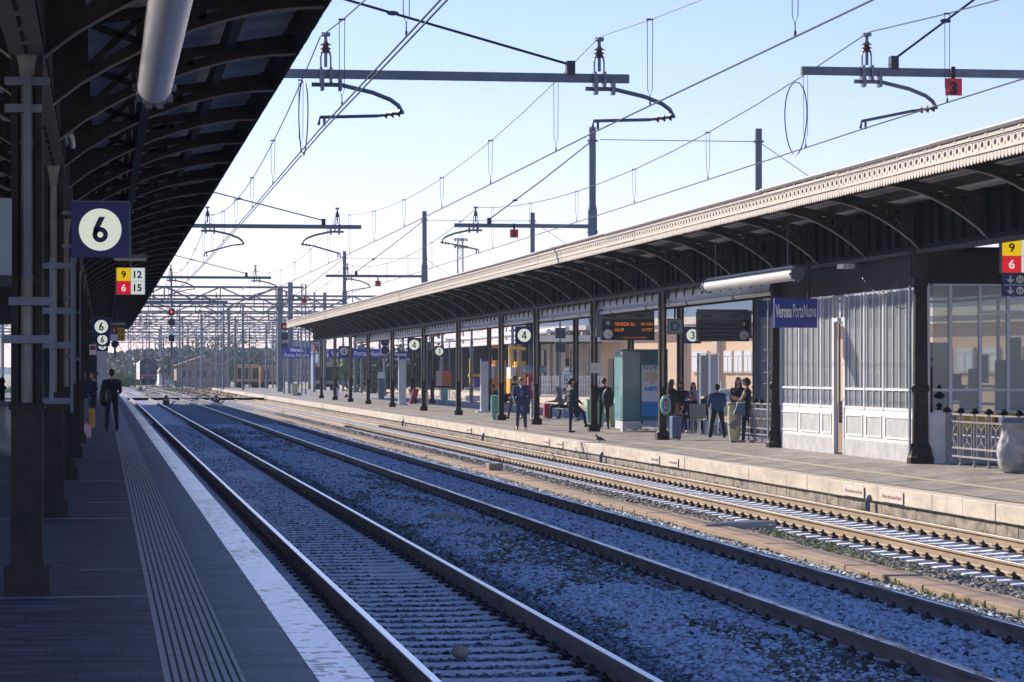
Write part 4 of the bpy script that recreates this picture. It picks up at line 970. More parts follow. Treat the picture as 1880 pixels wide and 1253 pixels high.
railing('iron railing with mushroom finials right of the booth, behind the bagged bin', X, Y, Y - 7.5, z, .8, newel=.55)
railing('second parapet row of the same stairs, closer to the glazed end wall', X + 2.0, Y, Y - 7.5, z, .8)
X, Y, z, zc = onR(1437, 818)
railing('ornate iron railing behind the woman looking at her phone', X + .35, Y, Y + 6.5, z, .75)
# yellow exit banner beyond the railing
t = thing('exit_banner', 'yellow banner reading Uscita Exit behind the right railing', 'banner', (17, By0 - .3, .6))
yq = By0 - .12; m = MB().mat('yellow_sign'); m.box(16.45, 19.6, yq, yq + .03, .52, .84); part('panel', m, t)
text('lettering', 'Uscita', (17.45, yq - .006, .68), .3, 'black', t, bold=.008, height=.19); text('lettering', 'Exit', (18.25, yq - .006, .68), .26, 'black', t, height=.17)
# ================================================================== SIGNS
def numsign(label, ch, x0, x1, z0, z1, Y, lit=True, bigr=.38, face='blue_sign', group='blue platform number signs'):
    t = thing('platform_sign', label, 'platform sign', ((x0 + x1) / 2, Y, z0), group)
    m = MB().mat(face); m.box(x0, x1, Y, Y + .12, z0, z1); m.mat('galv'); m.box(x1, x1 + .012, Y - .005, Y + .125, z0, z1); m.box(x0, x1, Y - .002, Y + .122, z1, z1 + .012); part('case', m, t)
    cx, cz, h = (x0 + x1) / 2, (z0 + z1) / 2, z1 - z0
    if h > .5:
        b_ = MB().mat('steel_grey')
        for z in (z0 + h * .2, z0 + h * .8): b_.box(x0 - .1, x0 - .001, Y + .03, Y + .08, z - .02, z + .02)
        part('bracket', b_, t)
    d = MB().mat('sign_lit' if lit else 'sign_white'); disc(d, cx, Y - .001, cz, h * bigr); p = part('disc', d, t)
    g = MB().mat('sign_digit'); digit(g, ch, cx, Y - .0075, cz, h * .46); part('numeral', g, p)
    return t
def pxsign(label, ch, px0, px1, py0, py1, zc, **k):
    X = Xat((px0 + px1) / 2, zc); return numsign(label, ch, Xat(px0, zc), Xat(px1, zc), Zat(py1, zc), Zat(py0, zc), Yof(zc, X), **k)
pxsign('large blue sign with a pale disc and a dark 6, nearest of the row', '6', 131, 237, 371, 473, 30.8)
pxsign('middle blue number 6 sign hanging farther along the platform', '6', 169, 203, 584, 616, 94)
pxsign('small blue number 6 sign under the middle one', '6', 175, 201, 612, 636, 120)
pxsign('smallest blue number 6 sign, lowest and farthest of the row', '6', 178, 198, 625, 645, 142)
pxsign('blue number 4 sign on the iron column left of the departures board', '4', 946, 979, 600, 632, 101.5)
pxsign('blue number 4 sign left of the grey E sign', '4', 748, 773, 621, 646, 137)
pxsign('blue number 4 sign in front of the long station name banner', '4', 622, 641, 636, 655, 178, lit=False)
pxsign('blue number 3 sign partly behind the blank departures board', '3', 1256, 1287, 601, 631, 97, lit=True)
pxsign('blue number 3 sign right of the grey E sign', '3', 798, 815, 636, 655, 150)
def quadsign(label, px0, px1, py0, py1, zc, lit=True, half=False, cols=None):
    X = Xat((px0 + px1) / 2, zc); Y = Yof(zc, X); x0, x1, z0, z1 = Xat(px0, zc), Xat(px1, zc), Zat(py1, zc), Zat(py0, zc); xm, zm = (x0 + x1) / 2, (z0 + z1) / 2
    t = thing('platform_number_board', label, 'direction sign', (xm, Y, z0), 'boards listing the platform numbers')
    m = MB().mat('galv'); m.box(x0 - .03, x1 + .02, Y, Y + .1, z0 - .01, z1 + .01); part('case', m, t)
    L = '_lit' if lit else '_sign'; W = 'white_lit' if lit else 'sign_white'
    cells = cols or [('yellow' + L, '9', 'black'), (W, '12', 'black'), ('red' + L, '6', W), (W, '15', 'black')]
    w, h = xm - x0, zm - z0
    for i, (c, s_, tc) in enumerate(cells):
        a = x0 if i % 2 == 0 else xm; b = zm if i < 2 else z0
        m = MB().mat(c); m.box(a + .003, a + w - .003, Y - .006, Y - .0005, b + .003, b + h - .003); p = part('panel', m, t)
        if s_: text('numeral', s_, (a + w / 2, Y - .009, b + h / 2), h, tc, p, bold=.006, height=h * .5, width=w * (.28 if len(s_) == 1 else .52))
    m = MB().mat('lamp_white'); m.tube([(x0 - .04, Y - .08, z1 + .16), (x1 + .03, Y - .08, z1 + .16)], .03, 8); m.mat('galv'); m.box(x0 - .08, x1 + .06, Y - .05, Y + .1, z1 + .18, z1 + .26); m.box(xm - .02, xm + .02, Y + .02, Y + .06, z1, 4.6 if z1 < 4.6 else z1 + .3)
    part('lamp', m, t); return t
quadsign('lit board with yellow 9, red 6, 12 and 15 under the near canopy', 214, 266, 492, 541, 53)
yc = [('red_sign', '9', 'sign_white'), ('yellow_sign', '12', 'black'), ('sign_white', '', 'black'), ('yellow_sign', '15', 'black')]
quadsign('small board with red 9 and yellow 12 and 15 far down the near platform', 203, 229, 602, 626, 122, lit=False, cols=yc)
quadsign('small board with red 9 and yellow 12 and 15 above the grey E sign', 785, 808, 596, 618, 138, lit=False, cols=yc)
quadsign('small red and cream number board at the end of the far canopy', 571, 584, 633, 645, 198, lit=False, cols=[('sign_white', '', 'black'), ('red_sign', '9', 'sign_white'), ('sign_white', '', 'black'), ('red_sign', '6', 'sign_white')])
zc = 51.6; quadsign('lit board with yellow 9 and red 6 cut off by the right picture border', 1838, 1912, 440, 501, zc)
X0, X1 = Xat(1841, zc), Xat(1915, zc); Y = Yof(zc, X0); t = thing('pictogram_sign', 'dark blue sign with white arrows, lift and toilet symbols at the right border', 'direction sign', (X0, Y, 3.3))
z1, z0 = Zat(503, zc), Zat(544, zc); m = MB().mat('blue_sign'); m.box(X0, X1, Y, Y + .08, z0, z1); part('panel', m, t)
m = MB().mat('sign_white'); m.box(X0 + .02, X1 - .02, Y - .005, Y - .001, (z0 + z1) / 2 - .006, (z0 + z1) / 2 + .006)
for zq in (z0 + (z1 - z0) * .25, z0 + (z1 - z0) * .75):
    ax = X0 + .15
    m.prism([(ax - .017, zq + .07), (ax + .017, zq + .07), (ax + .017, zq - .02), (ax - .017, zq - .02)], 'y', Y - .006, Y - .001)
    m.prism([(ax, zq - .075), (ax + .065, zq - .01), (ax + .045, zq + .012), (ax, zq - .032), (ax - .045, zq + .012), (ax - .065, zq - .01)], 'y', Y - .008, Y - .0065)
    disc(m, X0 + .34, Y - .001, zq, .075, 20)
part('symbols', m, t)
m = MB().mat('black')
for zq in (z0 + (z1 - z0) * .25, z0 + (z1 - z0) * .75):
    for dx in (-.025, .025): m.box(X0 + .34 + dx - .01, X0 + .34 + dx + .01, Y - .010, Y - .0075, zq - .04, zq + .03)
part('figures', m, t)
def lettersign(ch, label, px0, px1, py0, py1, zc):
    X = Xat((px0 + px1) / 2, zc); Y = Yof(zc, X); x0, x1, z0, z1 = Xat(px0, zc), Xat(px1, zc), Zat(py1, zc), Zat(py0, zc)
    t = thing('sector_sign', label, 'sector sign', (X, Y, z0), 'grey sector letter signs')
    m = MB().mat('board_case'); m.box(x0, x1, Y, Y + .08, z0, z1); m.mat('grey_sign'); m.box(x0 + .04, x1 - .04, Y - .006, Y - .001, z0 + .04, z1 - .04); m.mat('iron_dark'); m.cyl(X, Y + .04, z1, z1 + .5, .03, 6); part('panel', m, t)
    text('letter', ch, (X, Y - .009, (z0 + z1) / 2), .4, 'teal_letter', t, bold=.012, height=(z1 - z0) * .55)
lettersign('D', 'grey square sign with a dark blue letter D between the departures boards', 1225, 1254, 585, 614, 84)
lettersign('E', 'grey square sign with a dark letter E between blue 4 and 3', 781, 796, 628, 644, 142)
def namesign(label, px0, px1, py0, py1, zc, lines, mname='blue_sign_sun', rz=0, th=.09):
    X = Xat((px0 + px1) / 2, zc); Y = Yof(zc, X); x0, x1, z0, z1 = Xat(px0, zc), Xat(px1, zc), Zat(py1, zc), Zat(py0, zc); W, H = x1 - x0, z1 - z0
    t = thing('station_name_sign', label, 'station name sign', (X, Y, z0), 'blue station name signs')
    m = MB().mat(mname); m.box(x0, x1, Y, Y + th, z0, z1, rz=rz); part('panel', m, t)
    for (s_, fx, fz, fw, fh, bold) in lines:
        dx = (fx - .5) * W; off = .006
        text('lettering', s_, (X + dx * math.cos(rz) + math.sin(rz) * (th / 2 + off), Y + th / 2 + dx * math.sin(rz) - math.cos(rz) * (th / 2 + off), z0 + fz * H), H * .4, 'sign_white', t, bold=bold, width=fw * W, height=fh * H, rz=rz)
    return t
o = namesign('blue Verona Porta Nuova sign in front of the booth glazing', 1419, 1503, 548, 602, 59.4, [('Verona', .21, .56, .37, .44, .006), ('Porta', .55, .58, .24, .46, .0), ('Nuova', .83, .58, .29, .42, .0)], rz=.10)
m = MB().mat('iron'); Xs = Xat(1486, 59.5); m.cyl(Xs, Yof(59.5, Xs) + .05, Zat(548, 59.4), 4.1, .035, 8); part('hanger', m, o)
m = MB().mat('blue_sign'); x0, x1 = Xat(1391, 74), Xat(1419, 74); Yq = Yof(74, x0); m.box(x0, x1, Yq, Yq + .08, Zat(583, 74), Zat(552, 74)); tag(m.build('blue_panel'), 'plain dark blue panel half hidden left of the nearest station name sign', 'sign panel')
namesign('long blue Verona Porta Nuova banner seen through the slim columns', 602, 712, 641, 658, 215, [('Verona', .20, .5, .30, .5, .03), ('Porta', .54, .52, .20, .5, .01), ('Nuova', .83, .5, .29, .5, .01)])
namesign('blue two-line station name sign left of the far platform signal', 518, 571, 637, 658, 236, [('Verona', .5, .73, .46, .32, .03), ('Porta Nuova', .5, .27, .84, .32, .01)])
namesign('small blue two-line station name sign under the E sign', 716, 754, 646, 664, 165, [('Verona', .5, .73, .6, .32, .02), ('Porta Nuova', .5, .27, .9, .32, .01)])
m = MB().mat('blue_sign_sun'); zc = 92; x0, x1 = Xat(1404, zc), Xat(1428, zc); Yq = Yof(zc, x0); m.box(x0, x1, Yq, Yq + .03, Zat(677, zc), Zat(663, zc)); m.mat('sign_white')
for k, py in enumerate((667, 670.5, 674)): m.box(x0 + .06, x1 - .07 - .05 * (k == 2), Yq - .008, Yq - .001, Zat(py + .8, zc), Zat(py - .8, zc))
tag(m.build('notice_sign'), 'small blue notice with pale lines of writing on the banded stone pier', 'notice')
def clock(parent, cx, Y, cz, r):
    m = MB().mat('steel_grey'); disc(m, cx, Y, cz, r * 1.08, 28, .02); m.mat('sign_white'); disc(m, cx, Y - .021, cz, r, 28, .004)
    p = part('clock', m, parent); m = MB().mat('black')
    for k in range(12):
        a = k * math.pi / 6; m.bar((cx + r * .8 * math.sin(a), Y - .028, cz + r * .8 * math.cos(a)), (cx + r * .95 * math.sin(a), Y - .028, cz + r * .95 * math.cos(a)), .008, .004, up=(0, 1, 0))
    for a, l in ((R_(128), .55), (R_(125), .8)): m.bar((cx, Y - .03, cz), (cx + r * l * math.sin(a), Y - .03, cz + r * l * math.cos(a)), .014, .004, up=(0, 1, 0))
    part('clock_hands', m, p)
def board(label, px0, px1, py0, py1, zc, lit, num, right=False):
    X = Xat((px0 + px1) / 2, zc); Y = Yof(zc, X); x0, x1, z0, z1 = Xat(px0, zc), Xat(px1, zc), Zat(py1, zc), Zat(py0, zc); W, H = x1 - x0, z1 - z0; zt = z1 - H * .27
    t = thing('departures_board', label, 'departures board', (X, Y, z0), 'platform departures boards')
    m = MB().mat('board_case'); m.box(x0 + .01, x1 - .01, Y - .03, Y + .35, zt, z1)
    for g in (0.08, .62):
        for k in range(7): m.mat('board_dark'); m.box(x0 + W * g + k * .045, x0 + W * g + k * .045 + .03, Y - .036, Y - .031, zt + .06, zt + .16)
    part('hood', m, t)
    m = MB().mat('board_dark'); m.box(x0, x1, Y, Y + .3, z0, zt - .001); part('screen', m, t)
    nx = x1 - W * .10 if right else x0 + W * .11
    m = MB().mat('board_case'); m.box(nx - .09, nx + .09, Y - .004, Y - .001, zt - .20, zt - .05); part('number_panel', m, t)
    text('numeral', num, (nx, Y - .010, zt - .125), .12, 'sign_white', t, bold=.006, height=.12)
    clock(t, nx, Y - .002, z0 + H * .21, H * .165)
    if lit:
        for s_, fx, fz, fw, fh, mn in (('VENEZIA S.L.', .44, .56, .40, .115, 'led'), ('16:29', .33, .36, .16, .115, 'led'), ('RV 2245', .86, .56, .22, .10, 'led'), ('2 VTET', .86, .36, .20, .10, 'led'), ('FERMA IN TUTTE LE STAZIONI', .62, .09, .44, .045, 'led_dim')):
            text('led_text', s_, (x0 + fx * W, Y - .006, z0 + fz * H), .1, mn, t, width=fw * W, height=fh * H)
    else:
        m = MB().mat('black')
        for fz in (.12, .26, .40, .54): m.box(x0 + .06, x1 - W * .22, Y - .02, Y - .001, z0 + fz * H, z0 + fz * H + .05)
        part('slats', m, t)
    m = MB().mat('steel_grey'); xa, xb = (x1, x1 + .3) if right else (x0 - .26, x0)
    for fz in (.15, .55, .97): m.box(min(xa, xb), max(xa, xb), Y + .1, Y + .14, z0 + fz * H - .03, z0 + fz * H + .03)
    m.box(x0 - .2 if not right else x1, x0 if not right else x1 + .08, Y - .02, Y + .05, z0 + H * .1, z1 + .05); m.box(x0, x1, Y + .1, Y + .2, z1, z1 + .08)
    part('bracket', m, t)
board('lit departures board with orange text for Venezia, 16:29 and a round clock', 1104, 1203, 572, 625, 88, True, '4')
board('blank dark departures board numbered 3 with a clock on its right', 1280, 1377, 573, 627, 85, False, '3', right=True)
# overhead "3" plates
def redplate(label, px, py, zc, h=.40):
    X = Xat(px, zc); Y = Yof(zc, X); z = Zat(py, zc); m = MB().mat('red_plate'); m.box(X - h / 2, X + h / 2, Y, Y + .01, z - h / 2, z + h / 2)
    t = thing('number_plate', label, 'number plate', (X, Y, z), 'red number plates on the catenary beams'); part('plate', m, t)
    m = MB().mat('iron'); m.box(X - .03, X + .03, Y + .0105, Y + .04, z, z + h * .5 + .18); part('hanger', m, t)
    text('numeral', '3', (X, Y - .006, z - .02), h, 'black', t, bold=.014, height=h * .66, width=h * .34)
    return t
redplate('red plate with a black 3 hanging from the nearest right beam', 1751, 160, 41.2, .26)
redplate('red plate with a 3 on the second beam, left of the tall mast', 944, 429, 84.5, .26)
redplate('small red plate above the far canopy end', 694, 521, 129, .27); redplate('small red plate on the gantry left of the far signal mast', 559, 552, 172, .3)
# pole notices, lime and green bins etc. ------------------------------------------------
def pxbox(name, label, cat, px0, px1, py0, py1, zc, th, mname, bevel=0, z0=None):
    X0, X1 = Xat(px0, zc), Xat(px1, zc); Y = Yof(zc, X0); m = MB().mat(mname); m.box(X0, X1, Y, Y + th, z0 if z0 is not None else Zat(py1, zc), Zat(py0, zc)); return tag(m.build(name, bevel=bevel), label, cat)
m = MB().mat('sign_white'); zc = 88.6; X = Xat(1091, zc); Y = Yof(zc, X) - .2; m.box(Xat(1083, zc), Xat(1100, zc), Y - .02, Y, Zat(685, zc), Zat(667, zc)); m.mat('red_faded')
for py in (671, 675, 678, 681): m.box(Xat(1085, zc), Xat(1098, zc), Y - .026, Y - .021, Zat(py + .5, zc), Zat(py - .3, zc))
tag(m.build('notice'), 'white notice with faint red lines fixed to the column left of the kiosk', 'notice')

# ================================================================== OVERHEAD LINE
MSZ, CWZ, BMZ = 6.42, 5.09, 5.86
def insul_stack(m1, m2, p, q, n=3, r=.075):
    p, q = Vector(p), Vector(q); d = (q - p)
    m1.tube([p, q], .022, 6)
    for i in range(n):
        a = p + d * (.25 + .5 * i / max(1, n - 1)); m2.tube([a - d.normalized() * .03, a + d.normalized() * .01, a + d.normalized() * .03], .05, 10, rr=[r, r * .35, r * .35])
def support(label, zc, mx, x0, x1, arms, side, masth=9.3, dz=0):
    BMZ, MSZ, CWZ = 5.86 + dz, 6.42 + dz, 5.09 + (.04 if dz < .3 else .24)
    Y = Yof(zc, 5.0 if mx < 0 else 11.4); t = thing('catenary_support', label, 'catenary support', (mx, Y, 0), 'tubular catenary supports over the platform tracks')
    m = MB().mat('mast'); m.cyl(mx, Y, -.3 if mx < 0 else 4.9, masth * .72, .15, 12); m.cyl(mx, Y, masth * .72, masth * .74, .15, 12, .11); m.cyl(mx, Y, masth * .74, masth, .11, 12); m.cyl(mx, Y, masth - .45, masth - .40, .17, 10)
    for z in (5.5, 5.75, 6.0): m.cyl(mx, Y, z, z + .05, .18, 10)
    part('mast', m, t, smooth=True)
    m = MB().mat('mast'); m.bar((x0, Y, BMZ), (x1, Y, BMZ), .11, .12); part('beam', m, t)
    # stay from the mast head
    m = MB().mat('wire'); e = arms[-1] if side > 0 else arms[0]; ex = e[0] - .42 if side > 0 else e[0] + .42
    m.tube([(mx, Y, masth - .42), ((mx + ex) / 2, Y, (masth - .42 + BMZ + .19) / 2 - .04), (ex, Y, BMZ + .19)], .020, 6)
    m.cbox(ex, Y, BMZ + .14, .12, .16, .2); m.ell(((mx * .25 + ex * .75), Y, (masth - .42) * .25 + (BMZ + .19) * .75 - .02), (.09, .03, .035), 8, 5)
    part('stay_wire', m, t)
    for X, fl in arms:
        m = MB().mat('galv'); ins = MB().mat('insul')
        for s_ in (-1, 1): m.tube([(X + s_ * .07, Y, BMZ + .06), (X + s_ * .07, Y, BMZ + .25), (X, Y, BMZ + .48)], .014, 5); 
        m.cbox(X - .07, Y, BMZ - .02, .035, .2, .22); m.cbox(X + .07, Y, BMZ - .02, .035, .2, .22); m.tube([(X, Y, BMZ + .1), (X, Y, MSZ)], .026, 6)
        for z in (BMZ + .33, BMZ + .385, BMZ + .44): ins.tube([(X, Y, z - .03), (X, Y, z), (X, Y, z + .02)], .05, 10, rr=[.085, .035, .03])
        m.cbox(X, Y, MSZ, .12, .1, .05); a = part('post_insulator', m, t); part('sheds', ins, a)
        m = MB().mat('galv'); ins = MB().mat('insul'); f = fl; c = X
        m.tube([(c - f * .2, Y, BMZ - .15), (c + f * .22, Y, BMZ - .15), (c + f * .30, Y, BMZ - .17), (c + f * .66, Y, BMZ - .25), (c + f * .92, Y, BMZ - .35), (c + f * 1.03, Y, BMZ - .43), (c + f * 1.09, Y, BMZ - .54)], .031, 8)
        for dx in (-.05, .2): m.cbox(c + f * dx, Y, BMZ - .12, .05, .16, .22)
        p, q = Vector((c + f * 1.11, Y, BMZ - .53)), Vector((c + f * .74, Y, BMZ - .58))
        insul_stack(m, ins, p, q, 3, .06)
        m.tube([q, (c - f * .08, Y, CWZ + .12), (c - f * .10, Y, CWZ + .01)], .026, 6); m.tube([(c - f * .02, Y, CWZ + .11), (c - f * .02, Y, CWZ)], .02, 5)
        a = part('registration_arm', m, t, smooth=True); part('sheds', ins, a)
    return t
C6, C5, C4 = 3.10, 7.02, 11.42
SUP = [38.7, 82.4, 127, 171]
ords = ['nearest', 'second', 'third', 'fourth']
for i, zc in enumerate(SUP):
    fl = 1 if i % 2 == 0 else -1
    support(f'{ords[i]} beam with two hooked arms reaching out over the two shaded tracks', zc, -3.6, -3.6, 7.45 if i == 0 else 7.75, [(C6, 1), (C5, fl)], 1, dz=0 if i == 0 else .2)
for i, zc in enumerate([41.2, 84.5, 129, 172]):
    fl = 1 if i % 2 == 0 else -1
    support(f'{ords[i]} mast on the far platform with a beam over the sunlit track', zc, 15.1, 10.40 if fl > 0 else 10.75, 15.1, [(C4, fl)], -1, dz=.34)
for i, zc in enumerate([84.5, 129, 172]):
    Y = Yof(zc, 20.1); t = thing('catenary_mast', f'{["first", "second", "third"][i]} slimmer grey mast standing behind the far canopy roof', 'mast', (20.1, Y, 0), 'masts behind the far canopy')
    m = MB().mat('mast'); m.cyl(20.1, Y, -.3, 6.7, .15, 12); m.cyl(20.1, Y, 6.7, 9.2, .11, 12); m.cyl(20.1, Y, 8.78, 8.83, .17, 10); part('pole', m, t)
    m = MB().mat('wire'); m.tube([(15.1, Y, 8.8), (20.1, Y, 8.8)], .012, 5); m.tube([(20.1, Y, 8.8), (24.5, Y, 5.9)], .012, 5); part('cross_wire', m, t)
def catenary(label, cx, cw, ms, bright, yend=420, off=0, pairs=False):
    """messenger sagging between the supports, level contact wire, looped droppers"""
    Ys = [Yof(38.7, cx) - 44.2] + [Yof(z + off, cx) for z in SUP] + [Yof(171, cx) + 44 * k for k in range(1, 6)]
    t = thing('overhead_line', label, 'overhead wire', (cx, Ys[0], cw), 'overhead lines above the platform tracks')
    stag = [.18 * (-1) ** i for i in range(len(Ys))]; k = 12
    C, Mw = [], []; D = MB().mat('wire'); cnt = 0
    for i in range(len(Ys) - 1):
        for j in range(k):
            u = j / k; y = Ys[i] + (Ys[i + 1] - Ys[i]) * u; xo = stag[i] * (1 - u) + stag[i + 1] * u
            C.append((cx - .02 + xo * .3, y, cw - .02 * math.sin(u * math.pi))); z = ms - .72 * (1 - (2 * u - 1) ** 2); Mw.append((cx + xo * .3, y, z))
            if j % 2 == 1 and y < 230 and y > 8:
                d = MB().mat('wire'); r = .0045; lo = cw + .02
                zt = z - .01
                d.tube([(C[-1][0] - .035, y, zt), (C[-1][0] - .03, y, lo + .18), (C[-1][0], y, lo + .10), (C[-1][0] + .03, y, lo + .18), (C[-1][0] + .035, y, zt)], r, 4)
                d.tube([(C[-1][0], y, lo + .12), (C[-1][0], y, lo - .02)], .006, 4); d.cbox(C[-1][0], y, lo, .02, .04, .05); d.cbox(C[-1][0], y, zt + .005, .09, .03, .02)
                part('dropper', d, t)
    m = MB().mat('wire'); m.tube(C, .011, 5)
    if pairs: m.tube([(x + .06, y, z) for x, y, z in C], .011, 5)
    part('contact_wire', m, t); m = MB().mat('wire_bright' if bright else 'wire'); m.tube(Mw, .010, 5); part('messenger_wire', m, t)
    return t
catenary('overhead line above the track nearest the camera platform, twin contact wires', C6, CWZ - .0, MSZ, False, pairs=True)
catenary('overhead line above the middle track with its bright messenger wire', C5, CWZ, MSZ, True)
catenary('overhead line above the sunlit far track', C4, CWZ + .24, MSZ + .34, False, off=2.2)
def loop(label, X, zc, zt, zb, w):
    Y = Yof(zc, X); m = MB().mat('wire'); pts = []
    for k in range(25):
        a = 2 * math.pi * k / 24; pts.append((X + w * math.sin(a) * (.8 + .2 * math.cos(a)), Y - .3 * math.sin(a), (zt + zb) / 2 + (zt - zb) / 2 * math.cos(a)))
    m.tube(pts, .010, 5, cap=False); tag(m.build('jumper_loop', smooth=True), label, 'wire loop', 'jumper loops between the overhead wires')
loop('oval wire loop hanging between the right overhead wires', Xat(1461, 44.8), 44.8, Zat(151, 44.8), Zat(285, 44.8), .135)
loop('narrow wire loop hanging beside the near canopy edge', Xat(557, 42.2), 42.2, Zat(147, 42.2), Zat(286, 42.2), .06)
# thin cross-span wires between distant masts
m = MB().mat('wire')
for a, b in (((412, 333, 100), (620, 408, 82.4)),): m.tube([(Xat(a[0], a[2]), Yof(a[2], 4), Zat(a[1], a[2])), (Xat(b[0], b[2]), Yof(b[2], 7), Zat(b[1], b[2]))], .014, 5)
tag(m.build('span_wire'), 'long thin dark wire slanting beside the near canopy roof end', 'wire')
for i, (zc, xs) in enumerate(((232, (-2, 17)), (262, (-8, 16.9, 31)), (296, (-8, 12.5, 24, 44)), (330, (-12, 9, 21, 36)), (372, (-14, 6, 17, 30, 46)), (420, (-16, 4, 15, 29, 44)), (470, (-20, 0, 13, 26, 40)), (525, (-24, -4, 11, 24, 38)), (590, (-30, -8, 12, 28, 42)), (660, (-34, -10, 11, 26, 44)))):
    Y = Yof(zc, 5); top = [8.9, 9.0, 9.1, 9.0, 9.2, 9.3, 9.5, 9.4, 9.6, 9.8][i]; dep = 1.05
    t = thing('catenary_gantry', f'{["nearest", "second", "third", "fourth", "fifth", "sixth", "seventh", "eighth", "ninth", "farthest"][i]} lattice gantry spanning the yard beyond the platforms', 'gantry', (xs[0], Y, -.8), 'lattice gantries across the station yard')
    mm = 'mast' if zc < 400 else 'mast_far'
    for j, x in enumerate(xs):
        m = MB().mat(mm); w_ = .26 if (i == 1 and j == 1) else .17
        if j % 2 == 0 or i == 1:
            m.cyl(x, Y, -.8, top + .55 + (j % 3) * .35, w_ * 1.1, 8)
        else:
            for sx in (-1, 1): m.box(x + sx * w_ - .05, x + sx * w_ + .05, Y - .1, Y + .1, -.8, top + .3)
            for q in np.arange(-.5, top, .9): m.bar((x - w_, Y - .08, q), (x + w_, Y - .08, q + .45), .06, .03); m.bar((x + w_, Y - .08, q + .45), (x - w_, Y - .08, q + .9), .06, .03)
        part('mast', m, t)
    for a, b in zip(xs[:-1], xs[1:]):
        m = MB().mat(mm); m.bar((a, Y, top), (b, Y, top), .18, .18); m.bar((a, Y, top - dep), (b, Y, top - dep), .18, .18)
        n = max(2, int((b - a) / 2.3)); d = (b - a) / n
        for k in range(n):
            u = a + k * d
            if k % 2: m.bar((u, Y, top), (u + d, Y, top - dep), .12, .12)
            else: m.bar((u, Y, top - dep), (u + d, Y, top), .12, .12)
            if k % 2: m.box(u - .05, u + .05, Y - .03, Y + .03, top - dep, top)
        part('lattice_beam', m, t)
    m = MB().mat(mm); ins = MB().mat('insul')
    for x in np.arange(xs[0] + 3.2, xs[-1], 4.1 if i < 4 else 5.5):
        m = MB().mat(mm); ins = MB().mat('insul'); x += rng.uniform(-.3, .3); m.bar((x, Y, top - dep), (x, Y, top - dep - 1.1), .07, .07); m.tube([(x, Y, top - dep - 1.0), (x + .9, Y, top - dep - 1.3), (x + 1.1, Y, top - dep - 1.7)], .04, 5); m.bar((x + 1.1, Y, top - dep - 1.75), (x + .1, Y, top - dep - 2.0), .04, .04)
        ins.cbox(x, Y, top - dep - 1.2, .16, .16, .22); p = part('registration_arm', m, t); part('insulator', ins, p)
# lone masts in the yard
mx = [(410, 405, 300), (432, 420, 330), (458, 390, 345), (489, 372, 312), (501, 560, 355), (568, 548, 300), (577, 560, 260), (345, 600, 420), (360, 520, 345), (372, 590, 470), (316, 600, 400), (300, 590, 430), (396, 590, 380), (446, 545, 290), (697, 497, 300), (706, 500, 260), (664, 530, 250), (812, 620, 228), (866, 600, 200), (941, 600, 210), (335, 600, 360), (285, 640, 520), (262, 640, 480), (240, 650, 560), (548, 560, 330), (652, 478, 270), (740, 560, 260), (630, 600, 320)]
for i, (px, py, zc) in enumerate(mx):
    X = Xat(px, zc); Y = Yof(zc, X); h = 6.5 + rng.random() * 3.2 if zc > 235 else 5.6; m = MB().mat('mast' if i % 3 else 'mast_far')
    r = .15 if i % 2 else .11; m.cyl(X, Y, -.85, h * .7, r, 8); m.cyl(X, Y, h * .7, h, r * .75, 8); m.cbox(X, Y, h * .86, r * 3, .1, .12); m.cbox(X, Y, h * .6, r * 2.6, .2, .3)
    if i % 3 == 0: m.bar((X, Y, h * .9), (X + (1 if i % 2 else -1) * 2.4, Y, h * .84), .07, .07)
    rk = sorted(range(len(mx)), key=lambda q: mx[q][0]).index(i) + 1
    nm = ['first', 'second', 'third', 'fourth', 'fifth', 'sixth', 'seventh', 'eighth', 'ninth', 'tenth', 'eleventh', 'twelfth', 'thirteenth', 'fourteenth']
    wh = 'from the left of the yard' if rk <= 14 else 'from the right of the yard'
    tag(m.build('yard_mast'), f'{"thick" if i % 2 else "thin"} grey mast{" with a side arm" if i % 3 == 0 else ""}, {nm[(rk if rk <= 14 else len(mx) + 1 - rk) - 1]} {wh}', 'mast', 'grey steel masts standing about the yard')
# bright feeder cables looping across the yard
for i, (pts, zc) in enumerate((([(285, 628), (330, 655), (385, 640)], 330), ([(300, 640), (345, 668), (400, 652)], 350), ([(372, 634), (402, 648), (430, 634)], 300), ([(375, 640), (402, 652), (428, 640)], 305), ([(432, 648), (452, 665), (474, 645)], 290), ([(218, 630), (232, 650), (262, 655)], 330), ([(330, 620), (365, 610), (400, 598)], 280), ([(240, 610), (310, 620), (420, 580)], 300), ([(374, 655), (400, 670), (428, 655)], 310), ([(268, 650), (300, 672), (330, 650)], 370))):
    X3 = [Vector((Xat(a, zc), Yof(zc, Xat(a, zc)), Zat(b, zc))) for a, b in pts]; m = MB().mat('wire_bright'); P = []
    for k in range(13):
        u = k / 12; P.append(X3[0] * (1 - u) ** 2 + (X3[1] * 2 - (X3[0] + X3[2]) / 2) * 2 * u * (1 - u) + X3[2] * u * u)
    m.tube(P, .045, 5); tag(m.build('feeder_cable'), f'pale cable slung in a curve between yard masts, {["above the locomotive", "right above the locomotive", "upper of two left of the wagons", "under its twin left of the wagons", "over the orange wagons", "beside the near platform end", "rising under the second gantry", "long one crossing under the signal", "lowest one before the brown shed", "left one above the shed"][i]}', 'cable', 'pale feeder cables slung across the yard')
